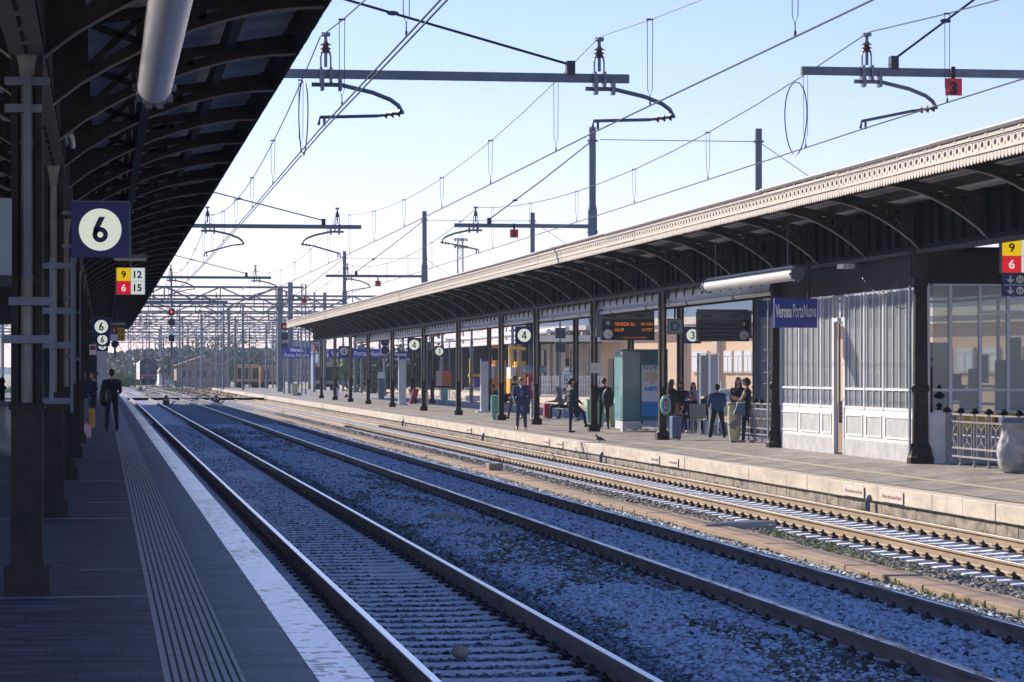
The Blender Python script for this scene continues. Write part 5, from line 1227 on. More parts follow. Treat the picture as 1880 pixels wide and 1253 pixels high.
# ================================================================== SIGNALS
def signal(label, px, pys, zc, r, kind, red=None, z_top=None, mast_to=None, square=False):
    X = Xat(px, zc); Y = Yof(zc, X); t = thing('railway_signal', label, 'signal', (X, Y, 0), 'railway signals')
    for i, py in enumerate(pys):
        z = Zat(py, zc); m = MB()
        if square: m.mat('steel_grey'); m.box(X - r * 1.15, X + r * 1.15, Y, Y + .12, z - r * 1.15, z + r * 1.15); m.mat('black'); m.box(X - r, X + r, Y - .01, Y - .001, z - r, z + r)
        else: m.mat('sign_white'); disc(m, X, Y + .05, z, r, 24, .05); m.mat('black'); disc(m, X, Y - .001, z, r * .88, 24, .01)
        p = part('signal_head', m, t); m = MB().mat('red_lamp' if red == i else 'window_dark'); disc(m, X, Y - .012, z, r * .22, 12, .03); part('lens', m, p)
    m = MB().mat('mast'); za, zb = Zat(pys[0], zc) + r, Zat(pys[-1], zc) - r
    m.cyl(X, Y + .2, mast_to if mast_to is not None else zb - 1.5, z_top or za + .3, .07, 8); part('post', m, t)
    return t
t = signal('round signal with a lit red lamp hanging from a gantry above the locomotive', 315, (573, 592), 200, .30, 'hang', red=0, z_top=9.0, mast_to=2.6)
X = Xat(315, 200); Y = Yof(200, X); m = MB().mat('sign_white'); m.box(X - .22, X + .22, Y, Y + .05, Zat(614, 200), Zat(605, 200)); m.mat('black'); m.box(X - .2, X + .2, Y, Y + .3, Zat(627, 200), Zat(615, 200)); m.mat('galv')
for dx in (-.2, .2): m.box(X + dx - .02, X + dx + .02, Y + .1, Y + .14, Zat(572, 200), Zat(530, 200))
part('marker_plates', m, t)
t = signal('black round signal disc seen just right of the blue 6 signs', 211, (632,), 170, .24, 'hang', z_top=6.2, mast_to=2.6)
t = signal('three square signal heads on the tall mast at the far platform end', 522, (600, 618, 637), 240, .30, 'mast', red=0, z_top=6.4, mast_to=-.28, square=True)
X = Xat(533, 242); Y = Yof(242, X); m = MB().mat('mast'); m.cyl(X, Y, -.3, 9.6, .23, 12); tag(m.build('signal_mast', smooth=True), 'thick grey mast right behind the three square signal heads', 'mast')
t = signal('two square signal heads with a number plate behind the walking men', 1029, (612, 638), 185, .32, 'mast', z_top=5.2, mast_to=-.8, square=True)
zc = 184; X = Xat(1041, zc); Y = Yof(zc, X); m = MB().mat('sign_white'); m.box(X - .26, X + .26, Y, Y + .04, Zat(708, zc), Zat(684, zc)); p = part('number_plate', m, t)
for k, s_ in enumerate(('217', '260', '100')): text('lettering', s_, (X, Y - .01, Zat(690 + 7 * k, zc)), .25, 'black', p, bold=.01, height=.2, width=.42)
m = MB().mat('sign_white'); m.box(X - .16, X + .16, Y, Y + .04, Zat(682, zc), Zat(675, zc)); m.mat('black'); m.box(X - .12, X + .14, Y, Y + .2, Zat(672, zc), Zat(658, zc)); part('marker_plates', m, t)
t = signal('pair of round dark signal discs behind the long name banner', 707, (628, 644), 215, .38, 'mast', z_top=4.6, mast_to=-.8)
m = MB().mat('sign_white'); zc = 240; X = Xat(825, zc); Y = Yof(zc, X); m.prism([(X - .45, Zat(622, zc)), (X + .45, Zat(622, zc)), (X, Zat(631, zc))], 'y', Y, Y + .03); m.mat('mast'); m.cyl(X - .0, Y + .1, -.8, Zat(626, zc), .05, 6); tag(m.build('triangle_marker'), 'white downward triangle marker above the orange cabinet', 'marker')
# dwarf lanterns
for i, (px, py, zc) in enumerate(((305, 727, 190), (397, 727, 196), (258, 712, 330), (549, 726, 222), (636, 728, 205), (864, 728, 205))):
    X = Xat(px, zc); Y = Yof(zc, X); t = thing('switch_lantern', ['first brown switch lantern between the shaded tracks beyond the near platform end', 'brown switch lantern beside the middle track, right of the first', 'far switch post in the dry grass left of the lanterns', 'brown yard lantern at the far platform end', 'brown yard lantern behind the slim canopy columns', 'brown yard lantern right of the orange cabinet'][i], 'switch lantern', (X, Y, -.8), 'low brown switch lanterns')
    m = MB().mat('lantern_brown'); h = Zat(py - 10, zc); m.prism([(X - .26, -.66), (X + .26, -.66), (X + .20, -.2), (X, .04), (X - .20, -.2)], 'y', Y - .12, Y + .12); m.box(X - .35, X + .35, Y - .2, Y + .2, -.75, -.661); m.tube([(X + .3, Y, -.65), (X + .6, Y, -.4)], .05, 6); part('housing', m, t)
    m = MB().mat('sign_white')
    for dx in (-.09, .09): disc(m, X + dx, Y - .122, -.28, .055, 12, .01)
    part('lens', m, t)
s = MB().mat('iron_dark'); X0, Y0, zc = on(236, 731, -.5); s.box(1.5, 13.0, Yof(222, 5), Yof(222, 5) + .9, -.66, -.46); tag(s.build('crossing_beam'), 'dark low beam laid across all tracks near the platform ends', 'beam')
# ================================================================== VEHICLES
zc = 430; X = Xat(272.5, zc); Y = Yof(zc, X); t = thing('locomotive', 'dark blue fronted electric locomotive with white side and red band', 'locomotive', (X, Y, -.6))
hw = 1.36; zt = Zat(661, zc); zb = .2
m = MB().mat('loco_dark'); m.prism([(X - hw * .9, zb), (X + hw * .9, zb), (X + hw, zb + .5), (X + hw, zt - .45), (X + hw * .86, zt), (X - hw * .86, zt), (X - hw, zt - .45), (X - hw, zb + .5)], 'y', Y, Y + .8); part('cab', m, t)
m = MB().mat('loco_white'); m.box(X - hw, X + hw, Y + .8, Y + 45, zb + .2, zt - .3); m.prism([(X - hw, zt - .3), (X + hw, zt - .3), (X + hw * .7, zt), (X - hw * .7, zt)], 'y', Y + .8, Y + 18); part('body', m, t)
m = MB().mat('window_dark'); m.box(X - .95, X - .08, Y - .03, Y - .001, zt - 1.5, zt - .65); m.box(X + .08, X + .95, Y - .03, Y - .001, zt - 1.5, zt - .65); part('windscreen', m, t)
m = MB().mat('loco_red'); m.box(X - hw * .95, X + hw * .95, Y - .04, Y - .001, zb + .75, zb + 1.05); part('band', m, t)
m = MB().mat('sign_white'); 
for dx in (-.95, .95): disc(m, X + dx, Y - .041, zb + .5, .13, 12, .02)
part('headlight', m, t)
m = MB().mat('iron_dark'); m.box(X - 1.1, X + 1.1, Y + .3, Y + 17, -.45, zb + .19)
for dx in (-.8, .8): m.tube([(X + dx, Y - .5, zb + .0), (X + dx, Y + .29, zb)], .2, 10)
part('bogie', m, t)
m = MB().mat('iron_dark'); m.bar((X - .7, Y + 3, zt + .05), (X + .7, Y + 5, zt + .7), .08); m.bar((X + .7, Y + 3, zt + .05), (X - .7, Y + 5, zt + .7), .08); m.bar((X - .9, Y + 4, zt + .72), (X + .9, Y + 4, zt + .72), .08); m.box(X - .7, X + .7, Y + 1, Y + 8, zt, zt + .15); part('pantograph', m, t)
def wagon(label, px0, px1, zc, ztp, col, doors=3):
    X0, X1 = Xat(px0, zc), Xat(px1, zc); Y = Yof(zc, (X0 + X1) / 2); zt = Zat(ztp, zc); zb = .35
    t = thing('freight_wagon', label, 'freight wagon', ((X0 + X1) / 2, Y, -.6), 'orange and pale works wagons in the yard')
    m = MB().mat(col); m.box(X0, X1, Y, Y + 2.6, zb, zt - .25); n = 9
    for k in range(n + 1): x = X0 + (X1 - X0) * k / n; m.box(x - .05, x + .05, Y - .06, Y - .001, zb, zt - .25)
    m.mat('wagon_pale'); m.box(X0 - .05, X1 + .05, Y - .08, Y + 2.7, zt - .249, zt - .1); part('body', m, t)
    m = MB().mat('black')
    for k in range(doors): m = MB().mat('black'); x = X0 + (X1 - X0) * (k + .5) / doors; m.box(x - .35, x + .35, Y - .07, Y - .002, zb + .35, zt - .6); part('opening', m, t)
    m = MB().mat('iron_dark'); m.box(X0 + .1, X1 - .1, Y + .2, Y + 2.4, -.05, zb - .001)
    for k in (.12, .22, .78, .88): x = X0 + (X1 - X0) * k; m.prism([(x + .42 * math.cos(a * math.pi / 6), -.18 + .42 * math.sin(a * math.pi / 6)) for a in range(12)], 'y', Y + .1, Y + .3)
    part('wheels', m, t)
wagon('orange slatted wagon nearest the trees, with dark openings', 434, 476, 360, 668, 'wagon_orange'); wagon('pale orange wagon right behind the thin masts', 478, 522, 362, 670, 'wagon_orange', 2)
wagon('cream and orange works wagon with a cab behind the slim columns', 579, 622, 300, 664, 'wagon_pale', 4)
def machine(label, px0, px1, py0, zc, col):
    X0, X1 = Xat(px0, zc), Xat(px1, zc); Y = Yof(zc, (X0 + X1) / 2); zt = Zat(py0, zc); W = X1 - X0
    t = thing('rail_machine', label, 'rail machine', ((X0 + X1) / 2, Y, -.6), 'orange and yellow rail works machines')
    m = MB().mat(col); m.box(X0, X1, Y, Y + 2.5, .1, 1.2); m.box(X0 + W * .35, X1, Y + .1, Y + 2.4, 1.2, zt); m.box(X0 + W * .38, X1 - W * .06, Y - .04, Y, 1.05, 1.25); m.mat('booth_white'); m.box(X0 + W * .05, X0 + W * .33, Y + .2, Y + 2.2, 1.2, zt - .4); part('body', m, t)
    m = MB().mat('window_mid'); m.box(X0 + W * .45, X0 + W * .65, Y + .05, Y + .095, 1.5, zt - .3); m.box(X0 + W * .7, X0 + W * .93, Y + .05, Y + .095, 1.5, zt - .3); part('window', m, t)
    m = MB().mat(col); m.bar((X0 + W * .2, Y + 1, zt - .3), (X0 + W * .1, Y + 1, zt + 1.0), .25); m.bar((X0 + W * .1, Y + 1, zt + 1.0), (X0 + W * .9, Y + 1, zt + .9), .22); part('crane_arm', m, t)
    m = MB().mat('iron_dark')
    for k in (.15, .35, .65, .85): x = X0 + W * k; m.prism([(x + .4 * math.cos(a * math.pi / 6), -.15 + .4 * math.sin(a * math.pi / 6)) for a in range(12)], 'y', Y + .1, Y + .3)
    m.box(X0, X1, Y + .3, Y + 2.2, -.1, .099); part('wheels', m, t)
machine('orange rail crane machine left of the suited man', 898, 930, 662, 190, 'orange_mach'); machine('yellow rail machine with windows behind the suited man', 936, 975, 664, 192, 'yellow_mach')
m = MB(); t = thing('work_platform', 'small yellow and blue work trolley left of the orange machine', 'trolley', (Xat(875, 200), Yof(200, 27), -.6)); X, Y = Xat(875, 200), Yof(200, 27)
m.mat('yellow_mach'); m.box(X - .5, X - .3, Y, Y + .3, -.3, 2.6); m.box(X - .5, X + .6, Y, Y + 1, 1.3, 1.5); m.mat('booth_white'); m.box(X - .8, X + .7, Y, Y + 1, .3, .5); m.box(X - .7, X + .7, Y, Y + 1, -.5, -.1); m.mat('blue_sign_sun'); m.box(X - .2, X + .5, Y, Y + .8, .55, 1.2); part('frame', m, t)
def car(label, px0, px1, zc, zg_, col, h=1.5):
    X0, X1 = Xat(px0, zc), Xat(px1, zc); Y = Yof(zc, (X0 + X1) / 2); W = X1 - X0; t = thing('parked_car', label, 'car', ((X0 + X1) / 2, Y, zg_), 'cars parked behind the platforms')
    P = lambda q: [(X0 + W * a, zg_ + h * b) for a, b in q]
    m = MB().mat(col); m.prism(P([(0, .25), (.02, .5), (.12, .6), (.97, .62), (1, .5), (1, .25)]), 'y', Y, Y + 1.75); m.prism(P([(.14, .6), (.30, .97), (.36, 1), (.82, 1), (.95, .62)]), 'y', Y + .1, Y + 1.65); part('body', m, t)
    m = MB().mat('window_mid'); m.prism(P([(.2, .64), (.32, .92), (.55, .94), (.55, .64)]), 'y', Y + .08, Y + .099); m.prism(P([(.57, .64), (.57, .94), (.80, .94), (.9, .64)]), 'y', Y + .08, Y + .099); part('window', m, t)
    for a in (.2, .82):
        m = MB().mat('tyre'); x = X0 + W * a; m.prism([(x + .33 * math.cos(k * math.pi / 8), zg_ + .33 + .33 * math.sin(k * math.pi / 8)) for k in range(16)], 'y', Y - .02, Y + .2); w_ = part('wheel', m, t)
        m = MB().mat('chrome'); m.prism([(x + .19 * math.cos(k * math.pi / 8), zg_ + .33 + .19 * math.sin(k * math.pi / 8)) for k in range(16)], 'y', Y - .035, Y - .021); part('rim', m, w_)
    return t
car('dark blue parked car behind the seated travellers', 1254, 1340, 205, -.55, 'car_blue', 1.75); 
car('white parked car half hidden behind the mirror-fronted panel', 1300, 1372, 170, -.75, 'car_white', 1.35)
# ================================================================== BUILDINGS
def facade(t, name, mname, x0, x1, y0, y1, z0, z1): m = MB().mat(mname); m.box(x0, x1, y0, y1, z0, z1); return part(name, m, t)
# both station buildings stand askew to the tracks, their fronts turned to the low sun
TU, TV = .287, -.958
class Askew:
    def __init__(s, px, zc): s.zc = zc; s.X = Xat(px, zc); s.Y = Yof(zc, s.X)
    def u(s, px): k = (px - 190) * CS / F; return (k * s.zc - s.X) / (TU - k * (TU * SN + TV * CS))
    def x(s, px): return s.X + s.u(px)
    def z(s, px, py): return Zat(py, s.zc + s.u(px) * (TU * SN + TV * CS))
A = Askew(1105, 215); Yo = A.Y; x0, x1 = A.X, A.x(2000); t = thing('station_building', 'peach coloured low building with cream window bays behind the boards', 'building', (A.X, A.Y, -.8))
zt = A.z(1250, 586); facade(t, 'wall', 'orange_wall', x0, x1, Yo, Yo + 12, -.8, zt)
m = MB().mat('cream_wall'); m.box(x0 - .3, x1 + .3, Yo - .5, Yo - .001, zt - .9, zt - .45); m.box(x0 - .4, x1 + .3, Yo - .7, Yo - .001, zt - .44, zt + .1); part('cornice', m, t)
m = MB().mat('blue_roof'); m.prism([(x0 + 2, zt + .101), (x1, zt + .101), (x1 - 2, zt + 1.7), (x0 + 4, zt + 1.7)], 'y', Yo + 1, Yo + 11); part('roof', m, t)
for px0, px1 in ((1273, 1301), (1331, 1347), (1350, 1366), (1368, 1384), (1460, 1490), (1560, 1600), (1640, 1680), (1715, 1745), (1760, 1790), (1805, 1835), (1850, 1880)):
    a, b = A.x(px0), A.x(px1); za, zb = A.z(1300, 685), A.z(1300, 644); f = facade(t, 'window', 'cream_wall', a, b, Yo - .12, Yo - .001, za, zb); q = min(.12, (b - a) * .08)
    m = MB().mat('sign_white'); m.box(a + q, (a + b) / 2 - q / 2, Yo - .14, Yo - .121, za + .1, zb - .5); m.box((a + b) / 2 + q / 2, b - q, Yo - .14, Yo - .121, za + .1, zb - .5); m.box(a + q, b - q, Yo - .14, Yo - .121, zb - .42, zb - .08); part('pane', m, f)
facade(t, 'door', 'window_dark', A.x(1118), A.x(1127), Yo - .1, Yo - .001, -.6, A.z(1120, 660))
for px in (1255, 1318): m = MB().mat('cream_wall'); m.box(A.x(px) - .35, A.x(px) + .35, Yo - .3, Yo - .001, -.8, zt - .91); part('pilaster', m, t)
t.rotation_euler = (0, 0, math.atan2(TV, TU)); zc = 190; Yo = Yof(zc, 40); x1 = Xat(1560, zc)
m = MB().mat('brown_wall'); m.box(Xat(1325, zc), x1, Yo, Yo + .2, -.8, -.1); m.mat('sign_white')
for k in range(22): x = Xat(1325, zc) + k * .4; m.box(x, x + .05, Yo, Yo + .05, -.099, 1.0)
tag(m.build('fence'), 'low brown wall with white palings before the peach building', 'fence')
# white arcaded building with striped windows
A = Askew(975, 240); Yo = A.Y; x0, x1 = A.X, A.x(1102); zt = A.z(1040, 602); zc = 232
t = thing('station_building', 'white arcaded building with tall striped windows left of the peach one', 'building', (x0, Yo, -.8)); AT = t
facade(t, 'wall', 'white_wall', x0, x1, Yo, Yo + 14, -.8, zt); facade(t, 'cornice', 'cream_wall', x0 - .5, x1 + .3, Yo - 1.5, Yo - .001, zt - .3, zt + .1)
for k in range(11):
    a = x0 + .3 + k * (x1 - x0) / 11; f = facade(t, 'window', 'window_mid' if k % 2 else 'window_dark', a, a + .32, Yo - .08, Yo - .001, Zat(690, zc), Zat(642, zc))
m = MB().mat('cream_wall')
for k in range(5):
    a = x0 + .2 + k * (x1 - x0) / 4.3; m.box(a - .18, a + .18, Yo - 1.4, Yo - 1.1, -.8, zt - .301)
    for q in range(6): b0, b1 = q * math.pi / 12, (q + 1) * math.pi / 12; m.bar((a + 1.1 - 1.1 * math.cos(b0), Yo - 1.25, zt - 1.5 + 1.1 * math.sin(b0)), (a + 1.1 - 1.1 * math.cos(b1), Yo - 1.25, zt - 1.5 + 1.1 * math.sin(b1)), .12, .12)
part('arcade', m, t)
m = MB().mat('blue_roof'); m.prism([(x0 - .5, zt + .101), (x1, zt + .101), (x1 - 1, zt + 2.4), (x0, zt + 2.4)], 'y', Yo - 1, Yo + 13); part('roof', m, t)
m = MB().mat('sign_white')
for k in range(3): m = MB().mat('sign_white'); a = x0 + 2.0 + k * 2.0; m.prism([(a, zt + .6), (a + .5, zt + .6), (a + .25, zt + 1.8)], 'y', Yo - 1.1, Yo - 1.0); part('dormer', m, t)
AT.rotation_euler = (0, 0, math.atan2(TV, TU))
m = MB().mat('sign_white'); zc = 205; Yo = Yof(zc, 34); xa, xb = Xat(985, zc), Xat(1110, zc)
for k in range(26): x = xa + (xb - xa) * k / 25; m.box(x - .02, x + .02, Yo, Yo + .03, -.15, 1.35)
for z in (-.1, .3, .7, 1.1, 1.3): m.box(xa, xb, Yo - .01, Yo + .04, z, z + .04)
t = thing('lattice_fence', 'white lattice fence on a pale wall behind the seated travellers', 'fence', (xa, Yo, -.8)); part('grille', m, t); m = MB().mat('stone_edge'); m.box(xa, xb + 6, Yo - .2, Yo + .3, -.8, -.16); part('base_wall', m, t)
# banded stone pier and shrub
zc = 96; xa, xb = Xat(1401, zc), Xat(1430, zc); Y = Yof(zc, xa); t = thing('stone_pier', 'banded brown stone gate pier left of the booth', 'pier', (xa, Y, -.3)); m = MB().mat('stone_pier')
for k in range(11): m.box(xa + (.012 if k % 2 else 0), xb - (.012 if k % 2 else 0), Y, Y + .6, -.35 + k * .40, -.35 + k * .40 + .385)
part('blocks', m, t); m = MB().mat('cream_wall'); m.box(xa - .1, xb + .12, Y - .1, Y + .7, 4.05, 4.3); m.box(xa - .12, xa - .02, Y + .1, Y + .6, -.3, 4.04); part('capital', m, t)
# sheds and far blocks left
zc = 430; Yo = Yof(zc, 20); t = thing('yard_shed', 'brown hipped-roof shed with dark windows behind the cable gantries', 'shed', (20, Yo, -.8)); xa, xb = Xat(325, zc), Xat(420, zc)
facade(t, 'wall', 'shed_wall', xa, xb, Yo, Yo + 20, -.8, Zat(672, zc)); m = MB().mat('brown_wall'); m.prism([(xa - .5, Zat(672, zc) + .001), (xb + .5, Zat(672, zc) + .001), (xb - 1.5, Zat(650, zc)), (xa + 4.5, Zat(652, zc))], 'y', Yo - .5, Yo + 20); part('roof', m, t)
for px in (337, 347, 362, 376, 392, 405): facade(t, 'window', 'window_dark', Xat(px, zc) - .25, Xat(px, zc) + .25, Yo - .05, Yo - .001, Zat(693, zc), Zat(680, zc))
zc = 500; Yo = Yof(zc, 12); t = thing('yard_shed', 'low grey-roofed shed right of the locomotive', 'shed', (12, Yo, -.8)); xa, xb = Xat(292, zc), Xat(330, zc); facade(t, 'wall', 'white_wall', xa, xb, Yo, Yo + 20, -.8, Zat(684, zc)); m = MB().mat('grey_roof'); m.prism([(xa - .3, Zat(684, zc) + .001), (xb + .3, Zat(684, zc) + .001), (xb - 2, Zat(674, zc)), (xa + .5, Zat(675, zc))], 'y', Yo - .3, Yo + 20); part('roof', m, t)
for i, (px0, px1, py, zc, mn, lb) in enumerate(((505, 600, 628, 700, 'blue_far', 'bluish far building behind the name sign at the platform end'), (440, 506, 641, 900, 'blue_far', 'hazy low blue-grey block above the orange wagons'), (584, 640, 648, 520, 'blue_far', 'blue-grey glazed block behind the first slim columns'), (620, 720, 655, 620, 'white_wall', 'pale block with dark window rows behind the long name banner'))):
    X0, X1 = Xat(px0, zc), Xat(px1, zc); Yo = Yof(zc, X0); t = thing('far_building', lb, 'building', ((X0 + X1) / 2, Yo, -.8)); zt = Zat(py, zc)
    facade(t, 'wall', mn, X0, X1, Yo, Yo + 20, -.8, zt); facade(t, 'roof', 'grey_roof', X0 - .3, X1 + .3, Yo - .3, Yo + 20.3, zt + .001, zt + .35)
    m = MB().mat('window_dark'); z = .6
    while z < zt - 1.5:
        for k in range(int((X1 - X0) / 3.6)): m = MB().mat('window_dark'); m.box(X0 + .8 + k * 3.6, X0 + 2.6 + k * 3.6, Yo - .05, Yo - .001, z, z + 1.4); part('window', m, t)
        z += 3.2
# floodlight tower
zc = 380; X = Xat(845, zc); Y = Yof(zc, X); t = thing('floodlight_tower', 'tall lattice floodlight tower above the far canopy', 'tower', (X, Y, -.8)); m = MB().mat('mast'); h = Zat(437, zc)
for sx, sy in ((-1, -1), (1, -1), (1, 1), (-1, 1)): m.bar((X + sx * .45, Y + sy * .45, -.8), (X + sx * .35, Y + sy * .35, h), .09, .09)
for k in range(26): z = -.6 + k * (h / 26); s_ = 1 if k % 2 else -1; m.bar((X - s_ * .4, Y - .4, z), (X + s_ * .4, Y - .4, z + h / 26), .06, .04)
part('tower_frame', m, t); m = MB().mat('galv')
for z in (h - 1.2, h - .2): 
    m.box(X - .95, X + .95, Y - .5, Y + .5, z, z + .1)
    for k in range(5): m.box(X - .9 + k * .4, X - .65 + k * .4, Y - .7, Y - .5, z - .3, z + .0)
part('floodlights', m, t)
# ================================================================== TREES
def tree(label, px, zc, py_top, w_, leaf, seed, group='trees behind the station yard', n=2600, lsz=.28):
    g = random.Random(seed); X = Xat(px, zc); Y = Yof(zc, X); zt = Zat(py_top, zc); H = zt + .8; zb = -.8
    t = thing('tree', label, 'tree', (X, Y, zb), group); m = MB().mat('bark'); m.tube([(X, Y, zb), (X + .1, Y, zb + H * .3), (X - .1, Y + .1, zb + H * .7)], .2, 8, rr=[.26 * H / 8, .18 * H / 8, .05])
    cl = []
    for k in range(11):
        a = g.uniform(0, 6.28); r = g.uniform(.2, .9) * w_; z = zb + H * g.uniform(.32, .88); q = (X + r * math.cos(a), Y + r * math.sin(a) * .8, z); cl.append((q, g.uniform(.35, .6) * w_)); m.tube([(X, Y, zb + H * g.uniform(.2, .55)), q], .05, 5, rr=[.10, .03])
    cl.append(((X, Y, zt - w_ * .45), w_ * .45)); part('trunk', m, t)
    G = np.random.default_rng(seed); vs = []; L = MB().mat(leaf)
    for q, r in cl:
        k = n // len(cl); d = G.normal(size=(k, 3)); d /= np.linalg.norm(d, axis=1)[:, None]; rad = r * (.55 + .5 * G.random(k)) ; c = np.array(q) + d * rad[:, None] * np.array([1, .9, .8])
        u = G.normal(size=(k, 3)); u /= np.linalg.norm(u, axis=1)[:, None]; v = np.cross(u, d); v /= np.linalg.norm(v, axis=1)[:, None] + 1e-6; s_ = lsz * (.6 + .8 * G.random(k))[:, None]
        vs.append(np.stack([c - u * s_, c + v * s_ * .6, c + u * s_, c - v * s_ * .6], 1).reshape(-1, 3))
    V = np.concatenate(vs); L.v = V.tolist(); L.f = [[4 * i, 4 * i + 1, 4 * i + 2, 4 * i + 3] for i in range(len(V) // 4)]; L.m = [0] * len(L.f); part('crown', L, t)
for i, a in enumerate(((388, 520, 622, 7.5, 'leaf_dark', 'large dark tree above the brown shed'), (352, 500, 640, 5, 'leaf_dark', 'dark tree behind the second gantry masts'), (330, 540, 650, 5, 'leaf_dark', 'dark tree above the shed by the locomotive'), (448, 470, 640, 5, 'leaf_mid', 'mid green tree behind the orange wagons, left one'), (420, 520, 650, 5, 'leaf_mid', 'mid green tree between the shed and the wagons'), (482, 520, 652, 5, 'leaf_mid', 'mid green tree above the pale orange wagon'), (292, 560, 668, 3.5, 'leaf_mid', 'small green tree right of the locomotive'), (224, 420, 690, 2.2, 'leaf_light', 'small yellow-green bush beyond the near platform end'), (246, 480, 690, 1.8, 'leaf_light', 'tiny yellow-green bush left of the locomotive'), (655, 330, 655, 3.6, 'leaf_mid', 'green tree behind the pale lattice mast'), (682, 300, 650, 4, 'leaf_light', 'yellowish green tree below the long name banner'), (706, 290, 645, 4, 'leaf_mid', 'leafy tree behind the dark round signal discs'), (760, 290, 652, 4, 'leaf_dark', 'dark shrubby tree behind the E sign columns'), (1384, 300, 545, 8, 'leaf_dark', 'dark tree crown above the roof right of the blank board'), (1330, 320, 560, 6, 'leaf_dark', 'dark tree crown just above the blank board'))):
    tree(a[5], a[0], a[1], a[2], a[3], a[4], 50 + i, n=2000)
for i, (px, zc, lb) in enumerate(((1428, 100, 'green climbing shrub right of the banded stone pier'),)): tree(lb, px, zc, 690, .55, 'leaf_light', 90, n=500, lsz=.09)
g = np.random.default_rng(77); V = []
for k in range(15000):
    zc = g.uniform(680, 760); px = g.uniform(195, 1100); X = Xat(px, zc); Y = Yof(zc, X)
    top = 5.5 + 3.2 * vnoise(np.array([X]), np.array([0.0]), 3, 3, .06)[0]; z = -.8 + (top + .8) * g.random() ** .7
    u = g.normal(size=3); u /= np.linalg.norm(u); v = np.cross(u, g.normal(size=3)); v /= np.linalg.norm(v); s_ = g.uniform(.5, 1.1); c = np.array([X, Y, z])
    V += [c - u * s_, c + v * s_ * .6, c + u * s_, c - v * s_ * .6]
m = MB().mat('leaf_dark'); m.v = V; m.f = [[4 * i, 4 * i + 1, 4 * i + 2, 4 * i + 3] for i in range(len(V) // 4)]; m.m = [0] * len(m.f)
tag(m.build('woodland'), 'far belt of dark trees closing off the yard at the horizon', 'woodland', kind='stuff')
# far low hills of trees at the horizon, distance haze put into their blue
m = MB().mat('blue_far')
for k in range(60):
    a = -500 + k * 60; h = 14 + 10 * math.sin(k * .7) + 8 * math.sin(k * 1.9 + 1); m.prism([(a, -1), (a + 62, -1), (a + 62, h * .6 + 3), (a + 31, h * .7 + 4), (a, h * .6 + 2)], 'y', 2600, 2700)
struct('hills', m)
# dry grass and weeds (uncountable)
def tufts(name, label, pts, mname, h, seed, n=14, sp=.08):
    g = np.random.default_rng(seed); P = np.array(pts); m = MB().mat(mname); V = []
    for x, y, z in P:
        for k in range(n):
            a = g.uniform(0, 6.28); b = g.uniform(0, sp); bx, by = x + b * math.cos(a), y + b * math.sin(a); l = h * g.uniform(.5, 1.1); t = g.uniform(-.5, .5, 2) * l; w_ = l * .10
            V += [(bx - w_, by, z), (bx + w_, by, z), (bx + t[0] + w_ * .6, by + t[1], z + l * .7), (bx + t[0] * 1.4, by + t[1] * 1.4, z + l)]
    m.v = V; m.f = [[4 * i, 4 * i + 1, 4 * i + 2, 4 * i + 3] for i in range(len(V) // 4)]; m.m = [0] * len(m.f)
    return tag(m.build(name), label, 'plants', kind='stuff')
g = np.random.default_rng(5)
pts = []
for px, py, n in ((1440, 985, 26), (1490, 1000, 30), (1540, 1015, 20), (1620, 1040, 14), (1745, 1095, 30), (1690, 1075, 12), (1265, 955, 18), (1240, 948, 14), (1200, 940, 8), (590, 787, 12), (1400, 975, 10), (1590, 1030, 10)):
    X, Y, zc = on(px, py, -.66)
    for k in range(n): pts.append((X + g.normal() * .10, Y + g.normal() * 1.1, -.68))
tufts('weeds', 'bright green weeds growing along the brown cable trough', pts, 'weed', .07, 1)
pts = [(X, Y, -.68) for X, Y in zip(g.normal(5.0, .35, 420), g.uniform(17, 90, 420)) if vnoise(np.array([X]), np.array([Y]), 8, 2, .22)[0] > .5]
tufts('weeds', 'dull olive weeds on the shaded mound between the tracks', pts, 'leaf_mid', .06, 2, n=12, sp=.12)
pts = [(13.0 - abs(g.normal()) * .06, y, -.75) for y in g.uniform(34, 110, 80)]
tufts('weeds', 'small weeds at the foot of the far platform wall', pts, 'weed', .07, 3, n=9)
pts = [(X, Y, -.8) for X, Y in zip(g.uniform(4, 16, 420), 250 + 150 * g.random(420))]
tufts('dry_grass', 'dry yellow grass between the yard tracks beyond the platforms', pts, 'dry_grass', .35, 4, n=12, sp=.5)
pts = [(X, Y, -.8) for X, Y in zip(g.uniform(-14, 1.2, 260), g.uniform(225, 420, 260))]
tufts('grass', 'pale green grass strip beyond the end of the near platform', pts, 'leaf_light', .6, 6, n=12, sp=.5)
